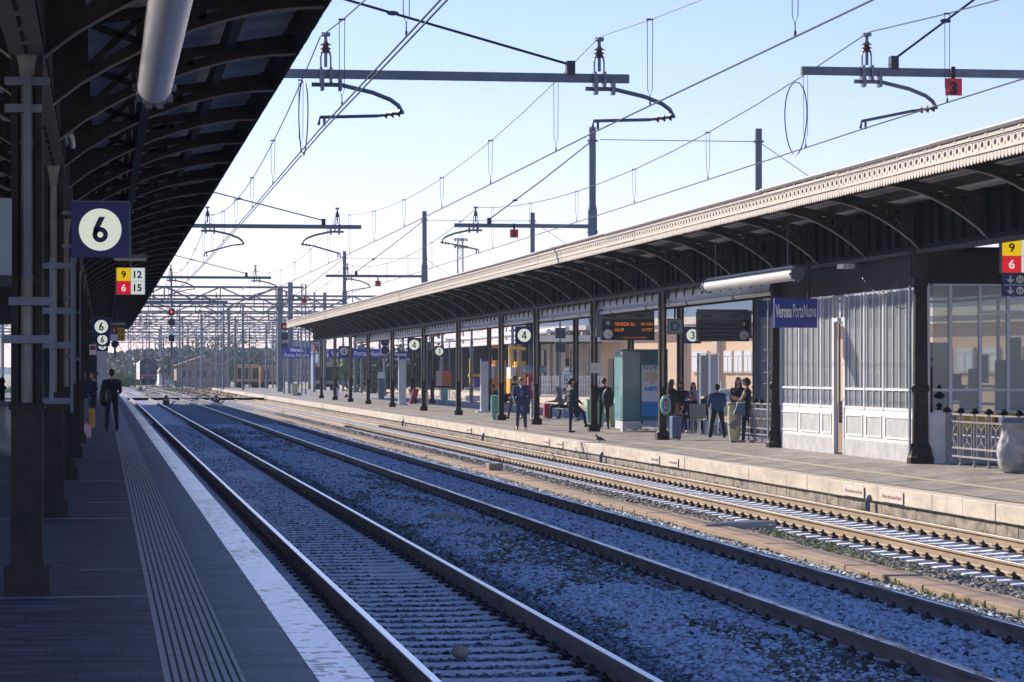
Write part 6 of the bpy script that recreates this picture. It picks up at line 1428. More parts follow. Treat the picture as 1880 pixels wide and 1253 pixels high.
# ================================================================== PEOPLE
def remeshed(mb, vox, smooth=3):
    me = bpy.data.meshes.new('r'); me.from_pydata([tuple(p) for p in mb.v], [], mb.f); bm = bmesh.new(); bm.from_mesh(me); bmesh.ops.recalc_face_normals(bm, faces=bm.faces); bm.to_mesh(me); bm.free()
    o = bpy.data.objects.new('r', me); COL.objects.link(o); r = o.modifiers.new('r', 'REMESH'); r.mode = 'VOXEL'; r.voxel_size = vox
    if smooth: s_ = o.modifiers.new('s', 'SMOOTH'); s_.factor = .5; s_.iterations = smooth
    out = bpy.data.meshes.new_from_object(o.evaluated_get(bpy.context.evaluated_depsgraph_get())); bpy.data.objects.remove(o); bpy.data.meshes.remove(me)
    return out
def capsule(mb, p, q, r0, r1, n=12):
    p, q = Vector(p), Vector(q); d = q - p
    if d.length < 1e-4: q = p + Vector((0, 0, 1e-3)); d = q - p
    u = d.normalized(); pts, rr = [], []
    for t in (1.0, .85, .5): pts.append(p - u * r0 * t); rr.append(r0 * math.sqrt(max(0.0009, 1 - t * t)))
    pts.append(p); rr.append(r0); pts.append(q); rr.append(r1)
    for t in (.5, .85, 1.0): pts.append(q + u * r1 * t); rr.append(r1 * math.sqrt(max(0.0009, 1 - t * t)))
    mb.tube(pts, 0, n, rr=rr)
def person(label, pos, H, rz, legs, arms, top='cloth_black', bottom='cloth_jeans', shoes='shoe_black', skin='skin', hair='hair_dark', style='short', lean=0, head=(0, 0), sleeve=True, fem=False, bulk=1.0, foot=(0, 0), hem=0, group=None, loose=1.0, twist=0, vox=.0105, shorts=None, extra=None):
    k = H / 1.75; S = []
    V3 = lambda x, y, z: Vector((x * k, y * k, z * k))
    hips = []; low = 1e9; J = {}
    for i, (pt, kn, ab) in enumerate(legs):
        sd = -1 if i == 0 else 1; a = R_(ab); p0 = V3(sd * .092, 0, 0)
        d1 = Vector((sd * math.sin(a), math.sin(R_(pt)) * math.cos(a), -math.cos(R_(pt)) * math.cos(a))); q = pt - kn
        d2 = Vector((sd * math.sin(a) * .8, math.sin(R_(q)), -math.cos(R_(q)))).normalized(); kn_ = p0 + d1 * .44 * k; an = kn_ + d2 * .41 * k
        fp = R_(foot[i]); f = Vector((sd * .12, math.cos(fp), math.sin(fp))).normalized(); J[i] = (p0, kn_, an, f); low = min(low, an.z - .075 * k, (an + f * .15 * k).z - .07 * k)
    for i in (0, 1):
        p0, kn_, an, f = [J[i][0].copy(), J[i][1].copy(), J[i][2].copy(), J[i][3]]
        for v in (p0, kn_, an): v.z -= low
        J[i] = (p0, kn_, an, f)
    hz = -low; L = R_(lean)
    def T(x, y, z):
        z *= k; y *= k; x *= k; t = R_(twist) * min(1, z / (.5 * k)) if z > 0 else 0; x, y = x * math.cos(t) - y * math.sin(t), x * math.sin(t) + y * math.cos(t)
        return Vector((x, y * math.cos(L) + z * math.sin(L), hz + z * math.cos(L) - y * math.sin(L)))
    def add(p, q, r0, r1, reg): S.append((Vector(p), Vector(q), r0 * k, r1 * k, reg))
    b = bulk; lo = loose
    for i in (0, 1):
        p0, kn_, an, f = J[i]
        add(p0, kn_, .088 * lo, .060 * lo, bottom); add(kn_, an + Vector((0, 0, .01)), .060 * lo, .044 * lo * lo, bottom if not shorts else shorts)
        hl = an + Vector((0, 0, -.045 * k)); add(hl - f * .03 * k, hl + f * .06 * k, .038, .040, shoes); add(hl + f * .06 * k + Vector((0, 0, -.008 * k)), hl + f * .165 * k + Vector((0, 0, -.012 * k)), .040, .028, shoes)
    w = .085 if not fem else .088
    add(T(-w, .0, .02), T(w, 0, .02), .10 * lo, .10 * lo, bottom); add(T(-.05, 0, .0), T(.05, 0, .0), .098, .098, bottom)
    ws = (.105 if not fem else .09) * b
    add(T(-.05, 0, .16), T(.05, 0, .16), ws, ws, top); add(T(-.03, .0, .07 - hem), T(.03, 0, .07 - hem), .118 * b, .118 * b, top); add(T(-w * .95, .0, .085 - hem), T(w * .95, 0, .085 - hem), .098 * b, .098 * b, top)
    if hem: add(T(-w, 0, .08), T(w, 0, .08), .098 * b, .098 * b, top)
    sw = .125 if not fem else .105
    add(T(-.07, 0, .27), T(.07, 0, .27), .112 * b, .112 * b, top); add(T(-sw, -.005, .40), T(sw, -.005, .40), .095 * b, .095 * b, top); add(T(-.05, .02, .36), T(.05, .02, .36), .112 * b, .112 * b, top)
    if fem: add(T(-.06, .06, .34), T(-.06, .065, .34), .062, .062, top); add(T(.06, .06, .34), T(.06, .065, .34), .062, .062, top)
    add(T(0, -.01, .44), T(0, .0, .55), .062, .052, skin if style != 'hood' else top); add(T(-.10, -.01, .45), T(.10, -.01, .45), .06 * b, .06 * b, top)
    # head
    yw, ph = R_(head[0]), R_(head[1]); hc = T(0, .015, .665)
    hc = hc + Vector((0, math.sin(ph) * .05 * k, 0))
    def Hd(x, y, z):
        y, z = y * math.cos(ph) + z * math.sin(ph), z * math.cos(ph) - y * math.sin(ph)
        return hc + Vector(((x * math.cos(yw) - y * math.sin(yw)), (x * math.sin(yw) + y * math.cos(yw)), z)) * k
    add(Hd(0, -.015, .03), Hd(0, .012, .03), .083, .080, skin); add(Hd(0, .015, -.02), Hd(0, .03, -.065), .066, .040, skin); add(Hd(0, .088, .012), Hd(0, .104, -.018), .010, .014, skin)
    for sx in (-1, 1): add(Hd(sx * .078, -.005, .015), Hd(sx * .080, -.008, -.015), .014, .011, skin)
    add(Hd(-.016, .083, -.048), Hd(.016, .083, -.048), .0085, .0085, 'lip')
    # arms and hands
    for i, (pt, ab, el, inw) in enumerate(arms):
        sd = -1 if i == 0 else 1; sh = T(sd * (.185 if not fem else .165) * (1 + (b - 1) * .5), -.005, .435); a = R_(ab); pp = R_(pt)
        d1 = Vector((sd * math.sin(a), math.sin(pp) * math.cos(a), -math.cos(pp) * math.cos(a))); q = R_(pt + el); iw = R_(inw)
        d2 = Vector((sd * math.sin(a) * .5 - sd * math.sin(iw), math.sin(q) * math.cos(iw), -math.cos(q) * math.cos(iw))).normalized()
        e = sh + d1 * .29 * k; wv = e + d2 * .25 * k; am = top if sleeve else skin; fm = top if sleeve == True else skin
        ab_ = (1 + (b - 1) * .8) if sleeve else .82
        add(T(sd * .12, 0, .43), sh, .07 * b, .062 * ab_, top); add(sh, e, .056 * ab_, .044 * ab_, am); add(e, wv, .044 * (ab_ if fm == top else .85), .032, fm)
        side = d2.cross(Vector((0, 0, 1))); side = side.normalized() if side.length > .1 else Vector((1, 0, 0)); side2 = Vector((0, 1, 0)) if abs(d2.z) > .7 else side
        nrm = d2.cross(side2).normalized(); cu = nrm * (-1 if abs(d2.z) <= .7 else sd * 1.0)
        pm = wv + d2 * .05 * k; add(wv + d2 * .01 * k + side2 * .015 * k, pm + side2 * .022 * k + d2 * .02 * k, .021, .018, skin); add(wv + d2 * .01 * k - side2 * .015 * k, pm - side2 * .022 * k + d2 * .02 * k, .021, .018, skin)
        for f_, ln in ((-1.5, .060), (-.5, .072), (.5, .076), (1.5, .066)):
            r_ = pm + d2 * .028 * k + side2 * f_ * .0195 * k; m_ = r_ + (d2 * .8 + cu * .35) * ln * .55 * k; t_ = m_ + (d2 * .45 + cu * .8) * ln * .5 * k; add(r_, m_, .0098, .0092, skin); add(m_, t_, .0092, .0082, skin)
        tb = wv + d2 * .025 * k + side2 * .03 * k; tm = tb + (d2 * .6 + side2 * .7) * .035 * k; add(tb, tm, .013, .011, skin); add(tm, tm + (d2 * .85 + cu * .2) * .03 * k, .011, .009, skin)
        J['w%d' % i] = wv; J['e%d' % i] = e
    if extra: 
        for p, q, r0, r1, reg in extra: add(T(*p), T(*q), r0, r1, reg)
    mb = MB()
    for p, q, r0, r1, reg in S: capsule(mb, p, q, r0, r1, 10)
    me = remeshed(mb, vox * k, 3)
    regs = []; [regs.append(s_[4]) for s_ in S if s_[4] not in regs]
    n = len(me.polygons); ct = np.zeros(n * 3); me.polygons.foreach_get('center', ct); ct = ct.reshape(-1, 3); best = np.full(n, 1e9); idx = np.zeros(n, int)
    for p, q, r0, r1, reg in S:
        p_, q_ = np.array(p), np.array(q); d = q_ - p_; L2 = max(d @ d, 1e-9); t = np.clip((ct - p_) @ d / L2, 0, 1); ds = np.linalg.norm(ct - p_ - t[:, None] * d, axis=1) - (r0 + (r1 - r0) * t)
        k_ = ds < best; best[k_] = ds[k_]; idx[k_] = regs.index(reg)
    me.materials.clear(); [me.materials.append(M[r]) for r in regs]; me.polygons.foreach_set('material_index', idx.astype(np.int32)); me.polygons.foreach_set('use_smooth', [True] * n)
    me.name = 'person'; o = bpy.data.objects.new('person', me); COL.objects.link(o); o.location = pos; o.rotation_euler = (0, 0, R_(rz)); tag(o, label, 'person', group)
    def child(name, mbx, mname, vx=None):
        m2 = remeshed(mbx, vx, 2) if vx else None
        if m2 is None: m2 = bpy.data.meshes.new(name); m2.from_pydata([tuple(p) for p in mbx.v], [], mbx.f)
        m2.materials.clear(); m2.materials.append(M[mname]); m2.polygons.foreach_set('use_smooth', [True] * len(m2.polygons)); m2.name = name; c = bpy.data.objects.new(name, m2); COL.objects.link(c); c.parent = o; return c
    e = MB()
    for sx in (-1, 1): p = Hd(sx * .031, .082, .022); e.ell(p, (.013 * k, .008 * k, .008 * k), 8, 5)
    for sx in (-1, 1): a = Hd(sx * .031 - .017, .088, .045); b_ = Hd(sx * .031 + .017, .088, .045); e.tube([a, b_], .0035 * k, 4)
    child('eyes', e, 'eye')
    h = MB()
    if style != 'bald':
        capsule(h, Hd(0, -.030, .045), Hd(0, .010, .072), .090 * k, .068 * k); capsule(h, Hd(0, -.045, .0), Hd(0, -.04, .05), .075 * k, .078 * k)
        if style == 'long':
            capsule(h, Hd(0, -.05, .0), T(0, -.085, .40), .085 * k, .07 * k); capsule(h, Hd(-.06, -.02, .0), T(-.08, -.02, .42), .04 * k, .035 * k); capsule(h, Hd(.06, -.02, .0), T(.08, -.02, .42), .04 * k, .035 * k)
        if style == 'bob': capsule(h, Hd(0, -.05, -.03), Hd(0, -.055, .02), .088 * k, .085 * k)
        if style == 'tail': capsule(h, Hd(0, -.10, .05), Hd(0, -.16, -.10), .04 * k, .028 * k)
        if style == 'bun': capsule(h, Hd(0, -.11, .07), Hd(0, -.125, .06), .045 * k, .045 * k)
        if style == 'beard': capsule(h, Hd(-.035, .045, -.075), Hd(.035, .045, -.075), .035 * k, .035 * k)
        if style == 'hood': capsule(h, Hd(0, -.055, .02), Hd(0, -.01, .06), .108 * k, .10 * k); capsule(h, Hd(0, -.07, -.08), Hd(0, -.05, 0), .10 * k, .10 * k)
        child('hood' if style == 'hood' else 'hair', h, top if style == 'hood' else hair, .012)
    else:
        capsule(h, Hd(-.06, -.03, -.01), Hd(.06, -.03, -.01), .042 * k, .042 * k); child('hair', h, hair, .012)
    o['_'] = 0; del o['_']
    return o, child, T, Hd, J, k
def local(o, mb, name, mname=None):
    return mb
# ---- far platform
X, Y, z, zc = onR(957, 789.5)
o, ch, T, Hd, J, k = person('bald man in navy suit, lilac tie and sunglasses walking along the far platform', (X, Y, z), 1.83, 172, [(12, 8, 3), (-10, 22, 2)], [(-12, 8, 12, 0), (14, 8, 40, 10)], top='suit_navy', bottom='suit_navy', shoes='shoe_brown', hair='hair_grey', style='bald', bulk=1.24, foot=(8, -25), hem=.05, loose=1.1)
m = MB(); m.add([T(-.05, .118, .50), T(.05, .118, .50), T(.035, .142, .36), T(.0, .150, .17), T(-.035, .142, .36), T(-.05, .10, .48), T(.05, .10, .48), T(.035, .11, .36), T(0, .11, .17), T(-.035, .11, .36)], [(0, 1, 2, 3, 4), (9, 8, 7, 6, 5), (0, 5, 6, 1), (1, 6, 7, 2), (2, 7, 8, 3), (3, 8, 9, 4), (4, 9, 5, 0)]); m.v = [(a, b * 1.0, c) for a, b, c in m.v]; ch('shirt', m, 'shirt_white')
m = MB(); m.bar(T(0, .132, .50), T(0, .158, .16), .045 * k, .02 * k); ch('tie', m, 'tie')
m = MB(); m.bar(Hd(-.06, .088, .022), Hd(.06, .088, .022), .016 * k, .034 * k); m.bar(Hd(-.07, .07, .028), Hd(-.082, -.02, .03), .008, .012); m.bar(Hd(.07, .07, .028), Hd(.082, -.02, .03), .008, .012); ch('sunglasses', m, 'black')
zc = 112; X = Xat(944, zc); Y = Yof(zc, X)
person('man in black walking away behind the man in the suit', (X, Y, -.28), 1.82, 60, [(16, 4, 2), (-14, 16, 2)], [(-22, 6, 10, 0), (18, 6, 20, 0)], top='cloth_black', bottom='cloth_jeans', style='short', foot=(5, -25), bulk=1.05)
X, Y, z, zc = onR(899, 756)
person('man in black sitting hunched on a bench by the pale stele, facing left', (X + .45, Y, z), 1.75, 85, [(84, 62, 4), (76, 70, 4)], [(35, 6, 50, 15), (35, 6, 50, 15)], lean=24, head=(0, 15), top='cloth_black', bottom='cloth_navy')
X, Y, z, zc = onR(1010, 769)
person('seated traveller in a pale hood on the metal bench, facing left', (X + .52, Y + .35, z), 1.72, 88, [(84, 80, 3), (82, 86, 3)], [(30, 4, 60, 15), (34, 4, 50, 10)], lean=10, head=(0, 12), top='cloth_grey', bottom='cloth_black', style='hood', bulk=1.12)
person('dark haired traveller in a pale grey jacket seated next to the hooded one', (X + .78, Y - .35, z), 1.66, 88, [(84, 78, 3), (80, 84, 3)], [(32, 4, 56, 15), (30, 4, 60, 12)], lean=16, head=(0, 28), top='cloth_grey', bottom='cloth_black', style='short', bulk=1.15, shoes='shoe_black')
X, Y, z, zc = onR(1049, 794.5)
person('young man in dark grey jacket resting one foot on the column plinth', (X, Y, z), 1.76, -80, [(2, 4, 2), (52, 38, 2)], [(8, 4, 25, 10), (16, 6, 35, 14)], top='cloth_dkgreen', bottom='cloth_navy', shoes='shoe_black', style='short', bulk=1.12, lean=-2, foot=(0, 12), head=(0, 8), twist=8)
X, Y, z, zc = onR(1109, 788)
person('traveller with short brown hair seen from behind, carrying a dark backpack', (X, Y, z), 1.76, -18, [(-4, 2, 3), (6, 6, 3)], [(14, 8, 40, 12), (8, 8, 20, 8)], top='cloth_navy', bottom='cloth_black', shoes='shoe_brown', hair='hair_brown', bulk=1.1, head=(-18, 0), hem=.02)
BP = (X, Y, z)
X, Y, z, zc = onR(1183, 789)
person('woman with long brown hair and jeans sitting with legs stretched out beside the advert kiosk', (X + .38, Y, z), 1.68, 88, [(80, 58, 3), (74, 62, 3)], [(36, 6, 60, 20), (30, 6, 55, 20)], lean=10, head=(0, 25), top='cloth_bluegrey', bottom='cloth_jeans', shoes='shoe_brown', hair='hair_brown', style='long', fem=True, foot=(15, 10))
X, Y, z, zc = onR(1238, 797)
person('red haired woman in black standing right behind the handset column', (Xat(1233, 83.5), Yof(83.5, 17), -.24), 1.70, -70, [(2, 2, 2), (-3, 3, 2)], [(20, 8, 40, 10), (10, 8, 30, 0)], top='cloth_black', bottom='cloth_black', hair='hair_brown', style='long', fem=True, bulk=1.15)
X, Y, z, zc = onR(1262, 795)
person('bearded man in black facing the camera with spread elbows behind the blue-grey suitcase', (Xat(1252, 86), Yof(86, 17), -.25), 1.62, 180, [(2, 2, 6), (2, 2, 6)], [(22, 30, 50, -5), (22, 30, 50, -5)], top='cloth_black', bottom='cloth_jeans', style='beard', bulk=1.15, skin='skin_tan')
person('dark haired woman in a light blue blouse standing behind the seated grey haired man', (Xat(1279, 88), Yof(88, 17) + .2, -.25), 1.60, 175, [(0, 2, 2), (2, 2, 2)], [(14, 10, 60, 20), (10, 12, 70, 20)], top='cloth_sky', bottom='cloth_black', style='long', fem=True)
person('traveller in a dark coat seated beside the bearded man', (Xat(1272, 85), Yof(85, 17), -.25), 1.70, 150, [(84, 84, 8), (84, 84, 8)], [(24, 12, 50, 10), (24, 12, 50, 10)], top='cloth_black', bottom='cloth_navy', hair='hair_brown', style='short', bulk=1.15)
person('dark haired traveller seated between the blue-grey jacket and the chair', (Xat(1300, 90), Yof(90, 17), -.25), 1.72, 200, [(84, 84, 6), (84, 84, 6)], [(24, 12, 50, 10), (24, 12, 50, 10)], top='cloth_dkgreen', bottom='cloth_black', style='short', bulk=1.1)
X, Y, z, zc = onR(1297, 797)
person('grey haired man in dark jacket sitting on the metal chair with his back turned', (X - .30, Y + .35, z), 1.72, -22, [(84, 84, 6), (84, 80, 6)], [(24, 10, 50, 10), (24, 10, 50, 10)], top='cloth_navy', bottom='cloth_black', hair='hair_grey', style='short', lean=-8, head=(-25, 0), bulk=1.1)
X, Y, z, zc = onR(1317, 804)
person('person in a blue-grey jacket standing with legs apart, back to the camera', (X, Y, z), 1.62, 4, [(0, 2, 11), (2, 2, 11)], [(12, 12, 50, 20), (12, 12, 50, 20)], top='cloth_bluegrey', bottom='cloth_black', style='short', bulk=1.32, hem=.02, loose=1.2)
X, Y, z, zc = onR(1354, 797)
person('dark haired woman in black standing half hidden behind the woman with the phone', (Xat(1357, 76.5), Yof(76.5, 17), -.2), 1.74, 160, [(0, 2, 2), (4, 4, 2)], [(16, 8, 50, 20), (12, 8, 50, 20)], top='cloth_black', bottom='cloth_black', style='long', fem=True, bulk=1.1)
X, Y, z, zc = onR(1372, 813)
o, ch, T, Hd, J, k = person('woman in a sleeveless black top reading her phone, bag on her arm, dark trousers', (X, Y, z), 1.74, 62, [(8, 6, 3), (-6, 12, 3)], [(28, 6, 80, 16), (34, 6, 76, 10)], top='cloth_black', bottom='cloth_navy', shoes='shoe_pink', hair='hair_dark', style='bob', fem=True, sleeve=False, head=(0, 32), foot=(0, -12))
def world(o, v): a = o.rotation_euler.z; return Vector((v.x * math.cos(a) - v.y * math.sin(a), v.x * math.sin(a) + v.y * math.cos(a), v.z)) + Vector(o.location)
p = world(o, J['w1']); m = MB().mat('board_dark'); m.bar(p + Vector((-.10, .03, .03)), p + Vector((-.15, .05, .14)), .07, .01); tag(m.build('phone'), 'dark phone held up by the woman in the black top', 'phone')
p = world(o, J['e0']); m = MB().mat('bag_blue'); m.prism([(p.x - .22, p.z - .36), (p.x + .10, p.z - .38), (p.x + .08, p.z - .06), (p.x - .10, p.z - .04)], 'y', p.y - .12, p.y - .02); m.tube([(p.x - .08, p.y - .07, p.z - .05), (p.x + .0, p.y - .07, p.z + .07), (p.x + .06, p.y - .07, p.z - .05)], .012, 5); tag(m.build('handbag', bevel=.02), 'blue-grey handbag hanging from the arm of the woman with the phone', 'handbag')
m = MB().mat('cloth_grey'); m.prism([(p.x - .38, p.z - .62), (p.x - .20, p.z - .78), (p.x + .02, p.z - .45), (p.x - .08, p.z - .38)], 'y', p.y - .16, p.y - .125); tag(m.build('jacket', bevel=.02), 'grey jacket draped down from the handbag', 'jacket')
def pack(label, pos, rz, sc, mname, stripe=None, zz=1.15):
    x, y, z = pos; m = MB().mat(mname); m.ell((0, -.22, 0), (.17 * sc, .12 * sc, .27 * sc), 14, 10); m.ell((0, -.31, -.08), (.12 * sc, .06 * sc, .12 * sc), 12, 8)
    for s_ in (-1, 1): m.tube([(s_ * .10, -.14, .22 * sc), (s_ * .13, .02, .28 * sc), (s_ * .14, .12, .15), (s_ * .12, .10, -.05)], .018, 6)
    t = thing('backpack', label, 'backpack', (x, y, z + zz)); b = m.build('bag', smooth=True); b.parent = t
    if stripe: m = MB().mat(stripe); m.ell((.05, -.335 * sc, .0), (.018, .02, .17), 8, 6); c = m.build('stripe'); c.parent = t
    t.rotation_euler = (0, 0, R_(rz)); return t
pack('dark bulky backpack hanging from the shoulder of the short haired traveller', (BP[0] + .18, BP[1], BP[2]), -22, 1.25, 'bag_black', zz=1.05)
# ---- near platform
X, Y, zc = on(205, 793, 0)
person('man in dark clothes seen from behind at the tactile strip, bag at his side', (X, Y, 0), 1.78, 8, [(0, 2, 4), (3, 4, 4)], [(12, 16, 30, 0), (22, 12, 55, 8)], top='cloth_black', bottom='cloth_black', bulk=1.12, loose=1.08, head=(-6, 0))
pack('round black backpack with a lime stripe carried low at the man’s left side', (X - .16, Y - .02, 0), -6, 1.05, 'bag_black', 'bag_lime', zz=.98)
X, Y, zc = on(151, 803, 0)
person('woman with long light brown hair, denim shorts and leggings on the near platform', (X, Y, 0), 1.74, -30, [(0, 2, 2), (4, 4, 2)], [(25, 6, 60, 14), (30, 6, 50, 10)], top='cloth_navy', bottom='cloth_denim_light', shorts='cloth_legging', hair='hair_brown', style='long', fem=True, hem=.0, shoes='shoe_black')
X, Y, zc = on(172, 785, 0)
person('woman in black with pinned-up fair hair facing the long haired woman', (X, Y, 0), 1.70, 80, [(0, 2, 2), (4, 4, 2)], [(30, 6, 55, 10), (30, 6, 60, 10)], top='cloth_black', bottom='cloth_black', hair='hair_brown', style='bun', fem=True, bulk=1.1)
X, Y, zc = on(138, 790, 0)
person('person half hidden behind the third left column', (X, Y, 0), 1.72, -60, [(0, 2, 2), (4, 4, 2)], [(20, 6, 40, 10), (20, 6, 40, 10)], top='cloth_grey', bottom='cloth_jeans', style='short')

# ================================================================== LUGGAGE, FURNITURE
def suitcase(label, X, Y, z, w_, h, d, mname, rz=0, handle=.0):
    t = thing('suitcase', label, 'suitcase', (X, Y, z)); m = MB().mat(mname); m.box(X - w_ / 2, X + w_ / 2, Y - d / 2, Y + d / 2, z + .05, z + h); m.mat('galv') if False else None
    b = part('shell', m, t, bevel=.04); m = MB().mat(mname)
    for q in (-.3, -.1, .1, .3): m.box(X + q * w_ - .012, X + q * w_ + .012, Y - d / 2 - .012, Y - d / 2 + .01, z + .1, z + h - .06)
    part('shell_ribs', m, b)
    for sx in (-1, 1):
        for sy in (-1, 1): m = MB().mat('black'); m.ell((X + sx * (w_ / 2 - .05), Y + sy * (d / 2 - .04), z + .028), (.022, .028, .028), 8, 6); part('wheel', m, t)
    m = MB().mat('galv'); m.tube([(X - .08, Y, z + h), (X - .08, Y, z + h + handle + .04), (X + .08, Y, z + h + handle + .04), (X + .08, Y, z + h)], .011, 6); part('handle', m, t); return t
X, Y, z, zc = onR(1240, 809); suitcase('blue-grey hard shell suitcase standing right of the handset column', X, Y, z, .27, .68, .42, 'case_blue')
X, Y, z, zc = onR(1008, 768); suitcase('dark red suitcase standing beside the seated hooded traveller', X - .1, Y - .05, z, .27, .60, .40, 'hydrant_red', handle=.05)
X, Y, zc = on(163, 790, 0); suitcase('yellow hard shell suitcase on the near platform', X, Y, 0, .34, .62, .28, 'case_yellow')
X, Y, zc = on(156, 796, 0); suitcase('red suitcase between the yellow one and the pink patterned bag', X, Y, 0, .26, .56, .22, 'case_red')
X, Y, zc = on(153, 803, 0); m = MB().mat('bag_pink'); m.box(X - .17, X + .20, Y - .28, Y - .10, 0, .34); m.tube([(X - .08, Y - .19, .33), (X, Y - .19, .46), (X + .1, Y - .19, .33)], .012, 5); tag(m.build('shopping_bag', bevel=.04), 'pink and white patterned bag standing at the long haired woman’s feet', 'bag')
X, Y, z, zc = onR(1244, 799); m = MB().mat('bag_brown'); m.prism([(X - .16, z + .62), (X + .18, z + .66), (X + .13, z + 1.02), (X - .02, z + 1.06)], 'y', Y + .55, Y + .75); m.tube([(X, Y + .65, z + 1.04), (X + .05, Y + .65, z + 1.3), (X + .1, Y + .65, z + 1.02)], .012, 5); tag(m.build('handbag', bevel=.03), 'light brown handbag of the woman behind the handset column', 'handbag')
# chairs and benches
def chair(label, X, Y, z, rz, n=1):
    t = thing('bench_seat', label, 'chair', (0, 0, 0)); m = MB().mat('chair_grey'); W = .5 * n
    m.box(-W / 2, W / 2, -.22, .22, .43, .46); part('seat', m, t, bevel=.01)
    m = MB().mat('chair_grey'); m.prism([(-.22, .50), (-.19, .50), (-.33, .95), (-.36, .95)], 'x', -W / 2 + .02, W / 2 - .02); part('backrest', m, t, bevel=.01)
    for sx in (-1, 1):
        x = sx * (W / 2 - .02); m = MB().mat('chrome'); m.tube([(x, -.36, .97), (x, -.20, .46), (x, .20, .44), (x, .30, 0)], .016, 6); m.tube([(x, -.10, .44), (x, -.34, 0)], .016, 6); part('leg', m, t, smooth=True)
    t.location = (X, Y, z); t.rotation_euler = (0, 0, R_(rz)); return t
X, Y, z, zc = onR(1287, 799); chair('metal mesh chair under the grey haired man', X, Y + .25, z, -22)
X, Y, z, zc = onR(1033, 771); chair('metal bench seat under the two travellers in grey', X + .12, Y, z, 88, 3)
X, Y, z, zc = onR(1210, 790); chair('bench seat under the woman with stretched legs', X + .25, Y, z, 88, 2)
X, Y, z, zc = onR(912, 757); m = MB().mat('stone_pier'); m.box(X - .25, X + .8, Y - .3, Y + .3, z + .36, z + .46); m.box(X - .1, X + .05, Y - .2, Y + .2, z, z + .36); m.box(X + .55, X + .7, Y - .2, Y + .2, z, z + .36); tag(m.build('stone_bench', bevel=.015), 'low stone bench under the hunched man in black', 'bench')
# bins: coloured bag-lined post bins
def bin_(label, px, py, col, h=.95, r=.17):
    X, Y, z, zc = onR(px, py); t = thing('waste_bin', label, 'waste bin', (X, Y, z), 'coloured waste bins on the far platform')
    m = MB().mat(col); m.tube_prof(X, Y, [(r * .75, z + .06), (r, z + .3), (r * 1.08, z + h * .75), (r, z + h)], 14); m.mats = [col]; part('liner', m, t, smooth=True)
    m = MB().mat('green_bin' if col == 'green_bin' else 'galv'); m.tube_prof(X, Y, [(r * 1.12, z + h), (r * 1.15, z + h + .03), (r * .6, z + h + .05)], 14); m.cyl(X, Y + r, z, z + h, .025, 6); m.box(X - .12, X + .12, Y - .12, Y + .12, z, z + .05); part('stand', m, t)
    return t
bin_('green waste bin beside the column left of the suited man', 909, 771, 'green_bin'); bin_('green waste bin behind the column where the young man rests his foot', 1086, 786, 'green_bin'); bin_('green waste bin half hidden behind the backpacker', 1101, 784, 'green_bin')
bin_('pale green bin under the orange cabinet', 817, 743, 'green_bin'); bin_('lime yellow bag-lined bin left of the woman with the phone', 1348, 813, 'lime_bin', 1.0); bin_('lime yellow bin right behind the backpacker', 1126, 784, 'lime_bin', .8, .17)
bin_('pale yellow bin around the sixth slim column', 780, 754, 'lime_bin', .9); bin_('yellowish bin box at the far platform end by the signal mast', 541, 727, 'lime_bin', .95, .3); bin_('whitish bin liner beside the second slim column', 617, 734, 'stele', .8)
def bagbin(label, X, Y, z, h, r):
    t = thing('bag_bin', label, 'waste bin', (X, Y, z), 'transparent bag waste bins')
    G = random.Random(int(X * 100)); m = MB().mat('plastic_bag'); prof = [(.5, 0), (.82, .05), (1.06, .20), (1.02, .42), (.82, .66), (.72, .86), (.84, .97)]; n = 28; vs = []
    for j in range(25):
        v = j / 24; 
        for a, b in zip(prof[:-1], prof[1:]):
            if a[1] <= v <= b[1] or b is prof[-1] and v >= b[1]: f = min(1, (v - a[1]) / (b[1] - a[1])); rr = a[0] + (b[0] - a[0]) * f; break
        for q in range(n): an = 2 * math.pi * q / n; w_ = rr * r * (1 + .07 * math.sin(an * 9 + v * 4) * v + .07 * math.sin(an * 3 + v * 11) + .03 * math.sin(an * 17 + v * 23)); vs.append((X + w_ * math.cos(an), Y + w_ * math.sin(an), z + v * h))
    m.v = vs; m.f = [[j * n + q, j * n + (q + 1) % n, (j + 1) * n + (q + 1) % n, (j + 1) * n + q] for j in range(24) for q in range(n)] + [list(range(n))]; m.m = [0] * len(m.f)
    m.mats = ['bag_clear']; part('plastic_bag', m, t, smooth=True); q_ = MB().mat('plastic_bag')
    for e_ in range(16): q_.ell((X + G.uniform(-.45, .45) * r, Y + G.uniform(-.45, .45) * r, z + h * (.08 + .42 * G.random())), (r * G.uniform(.25, .45), r * G.uniform(.25, .45), h * G.uniform(.06, .12)), 9, 6)
    part('rubbish', q_, t); m = MB().mat('case_blue'); m.tube_prof(X, Y, [(r * .90, z + h * .96), (r * .92, z + h * 1.0), (r * .92, z + h * 1.05), (r * .8, z + h * 1.06)], 20); m.mat('galv'); m.cyl(X + r * .8, Y + .1, z, z + h, .02, 6); part('ring', m, t); return t
X, Y, z, zc = onR(1860, 869); bagbin('clear plastic bag bin with steel ring at the right picture border', X, Y, z, .93, .27)
X, Y, zc = on(12, 846, 0); bagbin('whitish clear bag hanging from a ring stand at the left picture border', X, Y, .05, 1.0, .30)
X, Y, zc = on(2, 836, 0); m = MB().mat('iron_dark'); m.box(X - .05, X + .05, Y + .6, Y + .7, 0, 1.3); m.lathe(X, Y + .65, [(.05, 1.3), (.10, 1.33), (.04, 1.4), (.06, 1.47), (.04, 1.53), (.01, 1.56)], 10); m.mat('steel_grey'); m.box(X - .4, X + .5, Y + .62, Y + .66, 1.1, 1.13); tag(m.build('newel_post'), 'dark iron newel post with finial at the left picture border', 'railing post')
